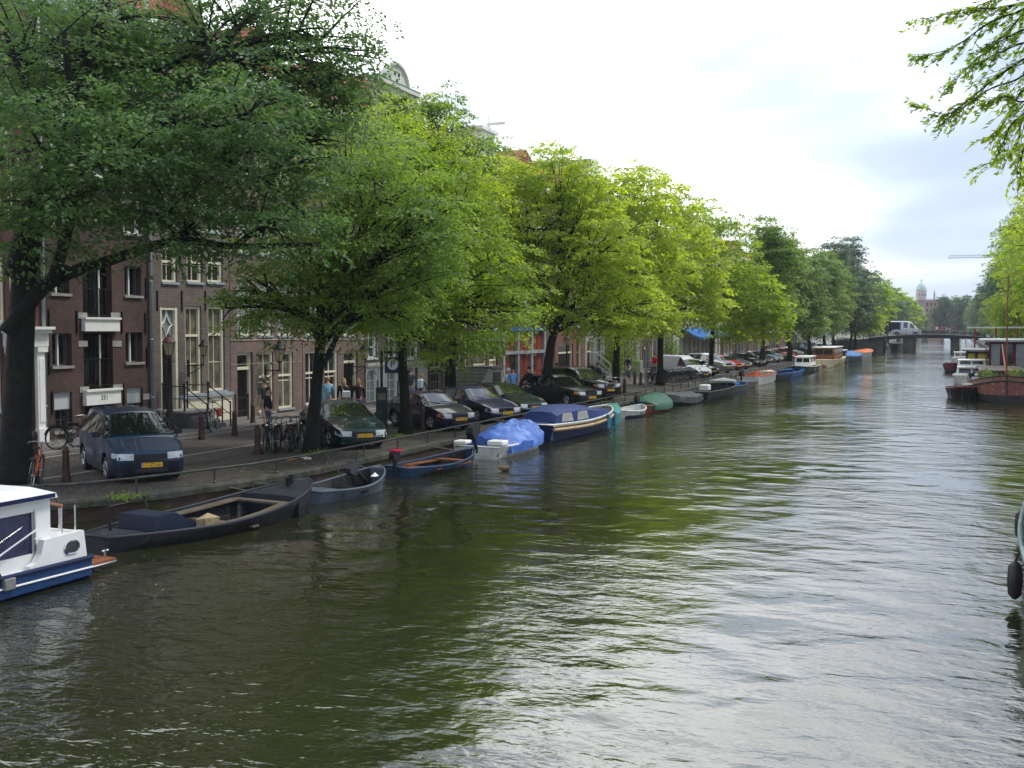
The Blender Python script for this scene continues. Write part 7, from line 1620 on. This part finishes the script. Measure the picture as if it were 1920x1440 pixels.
for x, yy, lab, a, b_ in ((-3.2, 5, 'white shirted person on the far bridge, left of the pink one', c_wh, c_jean), (-2.3, 4, 'person in a pink top on the far bridge', cl('pink', (.6, .12, .2)), c_blk), (-1.6, 6, 'tall pale person standing just right of the pink one on the bridge', cl('greige', (.35, .30, .28)), c_tan),
                      (-.1, 5, 'person in a red top on the far bridge', c_red, c_jean), (4.0, 4, 'person in a yellow top at the right end of the far bridge', c_yel, c_blk), (-18.3, 3, 'dark dressed person at the left end of the far bridge', c_blk, c_blk)):
    t = person(0, 0, -60, lab, a, b_, h_br, h=1.76, loc=(x, BY0 + yy, bz(x) + .02)); t['group'] = 'people on the far bridge'
# a further bridge seen beneath and beyond
t = thing('canal_bridge', 'pale further bridge glimpsed beneath the near deck, behind it', 'bridge', (0, 430, 0))
q = MB(); R_ = [[(x, 0, 2.4), (x, 9, 2.4), (x, 9, 1.9), (x, 0, 1.9)] for x in (-20, -5, 10)]; q.loft(R_, cap=True); q.build('deck', bmat('far_deck', (.22, .22, .23)), t)
for x in (-10, 1): MB().box(x - 1, .2, -1, x + 1, 8.8, 1.9).build('pier', M_bst, t)
for i in range(2): MB().tube([(-20, .1 + i * 8.8, 3.4), (10, .1 + i * 8.8, 3.4)], .05, 5).build('railing', M_bir, t)
# dark arch and barge left of the first pier
t, Lh, hb, gz = boat((1660, -11.2), (1672, -11.0), 3.6, 'dark wooden barge lying under the left span of the far bridge', bmat('dark_wood', (.05, .035, .03)), g=(1.4, 1.8, 1.3), tw=.9, full=3, closed=True)
t.location = (-11.2, BY1 + 6, 0); t.rotation_euler = (0, 0, R(-90)); t['group'] = 'boats beyond the far bridge'
q = MB(); q.hull([(x, y, z) for x in (-4, 4) for y in (-1.4, 1.4) for z in (1.1, 1.5)]).build('hatch_cover', W_dark, t)
# ------------------------------------------------------------------ right side boats
RG = 'boats moored along the right quay'
def at_water(px, py): return G(px, py, 0)
# red and black barge, bow to the camera
p = at_water(1889, 757); t = thing('barge', 'big rusty red and black barge with its bow towards the camera', 'boat', (p.x - .05, p.y + 9, 0), rz=R(-90), group=RG)
M_rb = mat('barge_red', (.20, .07, .055), .6, noise=(2, .3), two=((.42, .34, .30), 3.2, .60, .05), bump=(6, .5)); M_rb2 = mat('barge_rust', (.23, .11, .075), .65, noise=(2.5, .3), two=((.12, .07, .05), 4, .55, .06)); M_bb = mat('barge_black', (.022, .022, .026), .6, noise=(3, .5), two=((.10, .06, .045), 4, .64, .05))
Lb = 18; hbb = lambda s: 1.85 * (1 if .1 < s < .72 else (.75 + 2.5 * s if s <= .1 else max(0, 1 - ((s - .72) / .28) ** 2.0) ** .62)); gzz = lambda s: .95 + .12 * (s < .2) + .62 * max(0, (s - .6) / .4) ** 1.7
xs_ = [i / 30 for i in range(31)]
hm = MB()
for sg in (1, -1):
    R_ = [[((s - .5) * Lb, sg * max(.02, hbb(s)) * f, z) for f, z in ((.80, -.3), (.93, .05), (.97, .45), (.985, .45 + (gzz(s) - .45) * .5), (1.0, gzz(s) - .30), (1.01, gzz(s) - .27), (1.0, gzz(s)))] for s in xs_]
    for i in range(30):
        for j in range(6):
            hm.cur = 0 if j <= 1 else (1 if j <= 3 else 2); hm.add([R_[i][j], R_[i + 1][j], R_[i + 1][j + 1], R_[i][j + 1]], [(0, 1, 2, 3)])
hm.cur = 0; hm.build('hull', [M_bb, M_rb, M_rb2], t, smooth=True, ang=40)
for sg in (1, -1):
    q = MB(); q.tube([((s - .5) * Lb, sg * (hbb(s) + .02), gzz(s) - .28) for s in xs_], .05, 6).tube([((s - .5) * Lb, sg * hbb(s), gzz(s)) for s in xs_], .04, 6); q.build('rubbing_strake', W_dk2, t)
q = MB(); q.tube([(Lb / 2 + .02, 0, -.1), (Lb / 2 + .05, 0, gzz(1) + .05)], .06, 6).build('stem_post', M_bb, t)
dk = MB(); q1 = [((s - .5) * Lb, hbb(s) * .98, gzz(s) - .22) for s in xs_] + [((s - .5) * Lb, -hbb(s) * .98, gzz(s) - .22) for s in xs_[::-1]]; dk.add(q1, [tuple(range(len(q1)))]); dk.build('deck', W_dark, t)
ho = MB(); ho.box(-Lb * .35, -1.25, .8, Lb * .22, 1.25, 1.62); ho.box(-Lb * .35, -1.35, 1.62, Lb * .22 + .1, 1.35, 1.70); hs = ho.build('deckhouse', bmat('barge_plum', (.10, .06, .065)), t)
for k in range(6):
    for sg in (1, -1): MB().box(-Lb * .3 + k * 1.6, sg * 1.255 - .005, 1.05, -Lb * .3 + k * 1.6 + .8, sg * 1.255 + .005, 1.45).build('window', M_glass, hs)
an = MB(); an.lathe([(.22, 0), (.22, .5)], (Lb * .36, -.3, 1.2), 10, axis='y').box(Lb * .36 - .3, -.5, .9, Lb * .36 + .3, -.4, 1.4).box(Lb * .36 - .3, .3, .9, Lb * .36 + .3, .4, 1.4); an.build('windlass', M_plast, t)
for i, (dx, dy) in enumerate(((.26, .5), (.31, -.8), (.25, -1.0), (.29, .9))):
    po = MB().lathe([(.14, 0), (.2, .3)], (Lb * dx, dy, gzz(.8) - .25), 10).build('flower_tub', mat('terracotta', (.4, .16, .08), .8), t)
    rng = np.random.default_rng(40 + i); n = 260; P = rng.normal(size=(n, 3)) * np.array([.20, .20, .16]) + np.array([Lb * dx, dy, gzz(.8) + .38]); leaf_mesh('plant', P, norm(rng.normal(size=(n, 3))), rng.normal(size=(n, 3)), .11, [LF_gold, LF_dark][i % 2], po, rng)
mg = MB(); mg.tube([(Lb * .30, .1, 1.0), (Lb * .30, .1, 7.4)], [.05, .035], 8).tube([(Lb * .30, .1, 1.5), (Lb * -.1, .1, 3.2)], .05, 6); mg.build('mast', W_rwood, t)
# maroon dinghy
p0 = at_water(1806, 752); t, Lh, hb, gz = boat((1800, 1.0), (1800, .9), 2.1, 'maroon and black dinghy tied beside the bow of the rusty barge', W_dk2, name='dinghy', inner=W_deck, g=(.55, .85, .55), tw=.85, full=2.4, stripe=W_maroon, rail=W_maroon, foredeck=.35, deckm=W_deck) if 0 else (None, 0, 0, 0)
def rboat(px, py, Lh, Bm, label, m, name='boat', head=-90, g=(.45, .62, .36), tw=.8, full=2.4, off=0, **k):
    p = at_water(px, py); t = thing(name, label, 'boat', (p.x + off, p.y + Lh / 2, 0), rz=R(head), group=RG); hb, gz = shape(Bm, g[0], g[1], g[2], tw, full); hull(t, Lh, hb, gz, m, k.pop('inner', m), **k); return t, Lh, hb, gz
t, Lh, hb, gz = rboat(1806, 752, 4.6, 1.95, 'maroon and black dinghy tied beside the bow of the rusty barge', W_dk2, 'dinghy', -86, g=(.62, .84, .6), inner=W_deck, stripe=W_maroon, rail=W_maroon, foredeck=.3, deckm=W_deck); MB().tube([(-1.6, .3, .8), (1.0, -.5, .95)], .03, 5).build('oar', W_wood, t); MB().tube([(-1.5, -.2, .8), (1.2, .4, .95)], .03, 5).build('oar', M_white, t); thwart(t, Lh, hb, gz, .35, M_white)
t, Lh, hb, gz = rboat(1822, 722, 6.5, 2.7, 'white cabin motorboat with wide front windows beside the rusty barge', W_white, 'motorboat', -90, g=(.66, .70, .62), full=3.2, inner=W_white, foredeck=.32, deckm=W_white, aftdeck=.1)
cabin(t, -Lh * .2, Lh * .30, 1.15, .60, 1.25, M_white, M_white, nwin=3, slope=.35, over=0); cabin(t, -Lh * .25, Lh * .08, 1.05, 1.28, 1.78, M_white, M_white, nwin=2, slope=.25, over=.06)
t, Lh, hb, gz = rboat(1789, 700, 7, 2.2, 'dark maroon open boat behind the white cabin motorboat', W_maroon, 'boat', -90, g=(.8, .95, .75), inner=W_dk2, wl=W_dk2)
t, Lh, hb, gz = rboat(1802, 682, 6, 2.2, 'small white motorboat with a low windscreen left of the yellow houseboat', W_white, 'motorboat', -90, g=(.6, .75, .55), inner=W_white, foredeck=.4, deckm=W_white); cabin(t, -Lh * .2, Lh * .12, .85, .6, 1.35, M_white, M_white, nwin=2)
def houseboat(px0, px1, py_roof, py_w, Y0, Ln, label, wall, roof, frame, panel, over=.35, nb=3, hullm=W_dk2):
    xa = (Y0) * 0; D = None
    pa = at_water(px0, py_w); k = Y0
    c0 = AT(px0, 620, 1); xw0 = ray(px0, 620).x / ray(px0, 620).y * Y0; xw1 = ray(px1, 620).x / ray(px1, 620).y * Y0
    dr = ray((px0 + px1) / 2, py_roof); zt = CZ + dr.z / dr.y * Y0
    t = thing('houseboat', label, 'houseboat', ((xw0 + xw1) / 2, Y0, 0), group=RG); w_ = (xw1 - xw0) / 2
    MB().hull([(sx * (w_ + .2), y, z) for sx in (-1, 1) for y, z in ((-.6, .6), (-.3, -.4), (Ln + .6, .6), (Ln + .3, -.4))]).build('hull', hullm, t)
    b_ = MB(); b_.box(-w_ + .05, .04, .6, w_ - .05, Ln, zt - .14); b_.build('cabin', wall, t)
    r_ = MB(); r_.box(-w_ - over, -over, zt - .14, w_ + over, Ln + over, zt); r_.build('roof', roof, t)
    for i in range(nb):
        x0 = -w_ + 2 * w_ * i / nb; x1 = -w_ + 2 * w_ * (i + 1) / nb
        f = MB(); f.box(x0, -.04, .7, x0 + .12, .04, zt - .15); f.box(x1 - .12, -.04, .7, x1, .04, zt - .15); f.box(x0 + .12, -.037, zt - .32, x1 - .12, .037, zt - .15); f.box(x0 + .12, -.037, .7, x1 - .12, .037, .95); fo = f.build('front_frame', frame, t)
        MB().box(x0 + .12, -.01, .95, x1 - .12, .03, zt - .32).build('front_panel', panel[i % len(panel)], fo)
    ns = int(Ln / 2.2)
    for i in range(ns):
        for sg in (1, -1):
            y = 1 + i * 2.2; f = MB(); xx = sg * (w_ - .05); f.box(min(xx, xx + sg * .06), y, 1.2, max(xx, xx + sg * .06), y + 1.4, zt - .4); fo = f.build('window', frame, t); MB().box(min(xx + sg * .06, xx + sg * .07), y + .08, 1.28, max(xx + sg * .06, xx + sg * .07), y + 1.32, zt - .48).build('pane', M_glass, fo)
    return t, w_, zt
YW = mat('yellow_panel', (.55, .48, .06), .5)
t, w_, zt = houseboat(1813, 1850, 656, 690, 108, 12, 'houseboat with yellow front panels under a flat grey roof', W_maroon, bmat('roof_grey', (.22, .23, .24)), W_maroon, [YW, YW], nb=2)
t, w_, zt = houseboat(1856, 1926, 637, 700, 88, 14, 'maroon houseboat with large glazed front and pale flat roof', W_maroon, bmat('roof_pale', (.50, .51, .50)), W_maroon, [M_cur, M_glass, M_cur], nb=3, over=.5)
pw = MB()
for i in range(5):
    n = 300; rng = np.random.default_rng(60 + i); x = -w_ + .6 + i * (2 * w_ - 1.2) / 4
    P = rng.normal(size=(n, 3)) * np.array([.3, .2, .22]) + np.array([x, -.8, 1.05]); leaf_mesh('plant', P, norm(rng.normal(size=(n, 3))), rng.normal(size=(n, 3)), .16, [LF_gold, LF_fdark, LF_mid][i % 3], t, rng)
MB().box(-w_, -1.1, .55, w_, -.55, .78).build('planter', W_wood, t)
# white gangway mast with red posts behind the yellow houseboat
p = AT(1835, 640, 1); 
def atY(px, py, Y): d = ray(px, py); return Vector((d.x / d.y * Y, Y, CZ + d.z / d.y * Y))
t = thing('landing_stage', 'white railed landing stage with red posts behind the yellow houseboat', 'landing stage', (atY(1832, 620, 125).x, 125, 0), group=RG)
for k in range(3): MB().tube([(-.2 + k * 2.0, 0, -.3), (-.2 + k * 2.0, 0, 4.6)], .10, 6).build('post', mat('red_post', (.35, .05, .05), .6), t)
q = MB(); q.box(-1, -.2, 4.35, 4.4, .3, 4.5); q.build('beam', M_white, t); q = MB()
for z in (1.4, 2.0, 2.6, 3.2): q.tube([(-1.6, -.1, z), (-.3, -.1, z)], .035, 5)
for x in (-1.6, -1.0, -.4): q.tube([(x, -.1, .4), (x, -.1, 3.3)], .04, 5)
q.build('ladder_rail', M_white, t); MB().box(-1.8, -.4, .3, 4.2, 2.2, .5).build('platform', W_wood, t); MB().box(-.9, -.2, .6, -.3, .4, 1.7).build('locker', M_white, t)
# near hull slice at the right edge
pn = at_water(1913, 1035); t = thing('motorboat', 'grey green hull cut by the right edge of the view, hung with dark fenders', 'boat', (pn.x + 1.27, 22.0, 0), rz=R(90), group=RG)
hb, gz = shape(2.3, 1.0, 1.2, .85, .8, 3.0); Ln = 12.0; hull(t, Ln, hb, gz, bmat('sage', (.16, .22, .20)), W_deck, foredeck=.45, deckm=W_deck, rail=bmat('aqua_rail', (.12, .20, .20)), closed=False)
t.location = (pn.x + 1.12, YX(1915, pn.x) - 2.05, 0); t.rotation_euler = (0, 0, R(85.5))
cabin(t, -Ln * .3, Ln * .1, .85, .8, 1.7, M_white, M_white, nwin=3)
for xl, z0, z1 in ((1.65, .08, .64), (-3.7, .08, .66)):
    s = xl / Ln + .5; b_ = hb(s) + (.10 if xl > 0 else .06); q = MB(); q.lathe([(.03, z1 - .38 + .38), (.10, z1 - .08), (.115, (z0 + z1) / 2), (.10, z0 + .08), (.03, z0)], (xl, b_, 0), 10).tube([(xl, b_, z1), (xl, b_ - .1, gz(s) + .02)], .012, 4); q.build('fender', mat('dark_fender', (.03, .022, .026), .45), t, smooth=True)
# ------------------------------------------------------------------ distance: domed church, brick house, crane
DY = 1150; c = atY(1727, 560, DY); t = thing('domed_church', 'far hazy church with a pale green dome and drum', 'church', (c.x, DY, 0))
ppm = (atY(1737, 560, DY) - atY(1717, 560, DY)).x / 2; M_ver = mat('pale_verdigris', (.45, .60, .52), .7, noise=(.3, .15)); zz = lambda py: atY(1727, py, DY).z
MB().lathe([(ppm * 1.03, zz(546)), (ppm * 1.03, zz(543)), (ppm * .95, zz(539)), (ppm * .78, zz(535)), (ppm * .5, zz(531.5)), (ppm * .2, zz(530)), (ppm * .1, zz(529.7))], (0, 0, 0), 28).build('dome', M_ver, t, smooth=True)
MB().lathe([(ppm * .14, zz(529)), (ppm * .14, zz(526)), (ppm * .2, zz(526)), (.05, zz(523))], (0, 0, 0), 10).build('lantern', M_ver, t)
dr_ = MB(); dr_.lathe([(ppm * .98, zz(562)), (ppm * .98, zz(546))], (0, 0, 0), 28).lathe([(ppm * 1.08, zz(547)), (ppm * 1.08, zz(546))], (0, 0, 0), 28).lathe([(ppm * 1.06, zz(557)), (ppm * 1.06, zz(556))], (0, 0, 0), 28); dro = dr_.build('drum', bmat('pale_stone', (.55, .44, .40)), t)
for k in range(12): a = 2 * math.pi * (k + .5) / 12; MB().cbox((0, 0, 0), (.5, ppm * .22, (zz(550.5) - zz(555.5))), M=Matrix.Translation((ppm * .97 * math.cos(a), ppm * .97 * math.sin(a), (zz(550.5) + zz(555.5)) / 2)) @ Matrix.Rotation(a, 4, 'Z')).build('window', M_glass, dro)
MB().box(-ppm * 1.2, 2, 0, ppm * 1.3, ppm * 3, zz(562)).build('nave', bmat('dull_brick', (.25, .17, .15)), t)
H2 = 620; a0, a1 = atY(1735, 560, H2), atY(1772, 560, H2); t = thing('brick_building', 'dull red brick building with a pale cornice right below the dome', 'building', (a0.x, H2, 0)); w_ = a1.x - a0.x; zt = atY(1750, 561, H2).z
hl = []; 
for r_ in range(4):
    for c_ in range(5): hl.append((0, 0, 0, 0))
q = MB(); q.box(0, 0, 0, w_, 12, zt - 1); q.build('wall', bmat('old_red_brick', (.36, .20, .17)), t); q = MB(); q.box(-.2, -.3, zt - 1, w_ + .2, 12.2, zt); q.build('cornice', bmat('pale_cornice', (.42, .40, .39)), t)
for r_ in range(4):
    for c_ in range(5): y = w_ * (c_ + .3) / 5; q = MB(); q.box(y, -.05, zt - 3.6 - r_ * 3.1, y + w_ * .09, -.01, zt - 1.8 - r_ * 3.1); q.build('window', M_glass, t)
q = MB(); q.lathe([(.5, zt), (.35, zt + 2), (.6, zt + 2.2), (.3, zt + 3.4), (.05, zt + 5)], (w_ * .45, 2, 0), 10); q.build('turret', bmat('turret_grey', (.3, .3, .31)), t)
CY = 700; e0, e1 = atY(1777, 482, CY), atY(1905, 481, CY); t = thing('tower_crane', 'pale blue tower crane whose long jib sticks out behind the right hand trees', 'crane', (e1.x, CY, 0)); M_cr = mat('crane_blue', (.30, .40, .50), .5); jl = e1.x - e0.x; zc = e0.z
q = MB(); q.tube([(-jl, 0, zc - .6), (8, 0, zc - .6)], .16, 4).tube([(-jl, 1.2, zc - .6), (8, 1.2, zc - .6)], .16, 4).tube([(-jl + 1, .6, zc + .8), (8, .6, zc + .8)], .16, 4); n = 26
for i in range(n): x = -jl + jl * i / n; q.tube([(x, 0, zc - .6), (x + jl / n / 2, .6, zc + .8), (x + jl / n, 0, zc - .6)], .09, 3).tube([(x, 1.2, zc - .6), (x + jl / n / 2, .6, zc + .8)], .09, 3)
q.build('jib', M_cr, t); MB().tube([(-jl * .62, .6, zc + .8), (0, .6, zc + 6)], .08, 3).build('stay', M_cr, t)
q = MB()
for dx, dy in ((-.8, -.2), (.8, -.2), (-.8, 1.4), (.8, 1.4)): q.tube([(dx, dy, 0), (dx, dy, zc + (6 if 0 else 0))], .16, 4)
q.tube([(0, .6, zc), (0, .6, zc + 6)], .3, 4)
for i in range(int(zc / 2)): q.tube([(-.8, -.2, i * 2), (.8, -.2, i * 2 + 2)], .08, 3).tube([(.8, 1.4, i * 2), (-.8, 1.4, i * 2 + 2)], .08, 3)
q.build('mast', M_cr, t)
# ------------------------------------------------------------------ right bank houses behind the trees
y = 60; nr = ['nearest', 'second', 'third', 'fourth', 'fifth', 'sixth', 'seventh']
for i in range(7):
    w_ = 16 + (i % 3) * 4; t = thing('canal_house', '%s brick house on the right bank, hidden behind the trees' % nr[i], 'house', (17.5, y, QZ), group='canal houses on the right bank'); h_ = 12 + (i % 3)
    mb = MB(); hl = [(w_ * (c_ + .25) / 6, .8 + r_ * 3.1, w_ * (c_ + .7) / 6, 2.9 + r_ * 3.1) for c_ in range(6) for r_ in range(4) if 2.9 + r_ * 3.1 < h_ - .5]; rect_wall(mb, 0, w_, 0, h_, hl, depth=.2)
    mb.add([(0, 0, 0), (10, 0, 0), (10, 0, h_), (0, 0, h_)], [(0, 1, 2, 3)]); mb.add([(0, w_, 0), (10, w_, 0), (10, w_, h_), (0, w_, h_)], [(0, 1, 2, 3)])
    mb.v = [(-x if -.5 < x < 0 else x, y_, z) for x, y_, z in mb.v]; mb.build('wall', [B_brown, B_dark2, B_grey][i % 3], t)
    for a, b_, c_, d in hl: q = MB(); q.box(.12, a, b_, .18, c_, d); wo = q.build('window', M_glass, t)
    q = MB(); q.prism([(0, h_), (10, h_), (5, h_ + 3)], 0, w_, 'y'); q.build('roof', M_tile, t); y += w_ + .05

# ------------------------------------------------------------------ haze
hz = MB(); hz.box(-1500, -60, -2.2, 1500, 1600, 75); hm_ = bpy.data.materials.new('haze'); hm_.use_nodes = True; tt = hm_.node_tree; tt.nodes.remove(tt.nodes['Principled BSDF'])
pv = tt.nodes.new('ShaderNodeVolumePrincipled'); pv.inputs['Color'].default_value = (.86, .92, 1, 1); pv.inputs['Density'].default_value = .0002; tt.links.new(pv.outputs[0], tt.nodes['Material Output'].inputs['Volume'])
o = hz.build('haze', hm_); o['kind'] = 'stuff'; o.visible_shadow = True
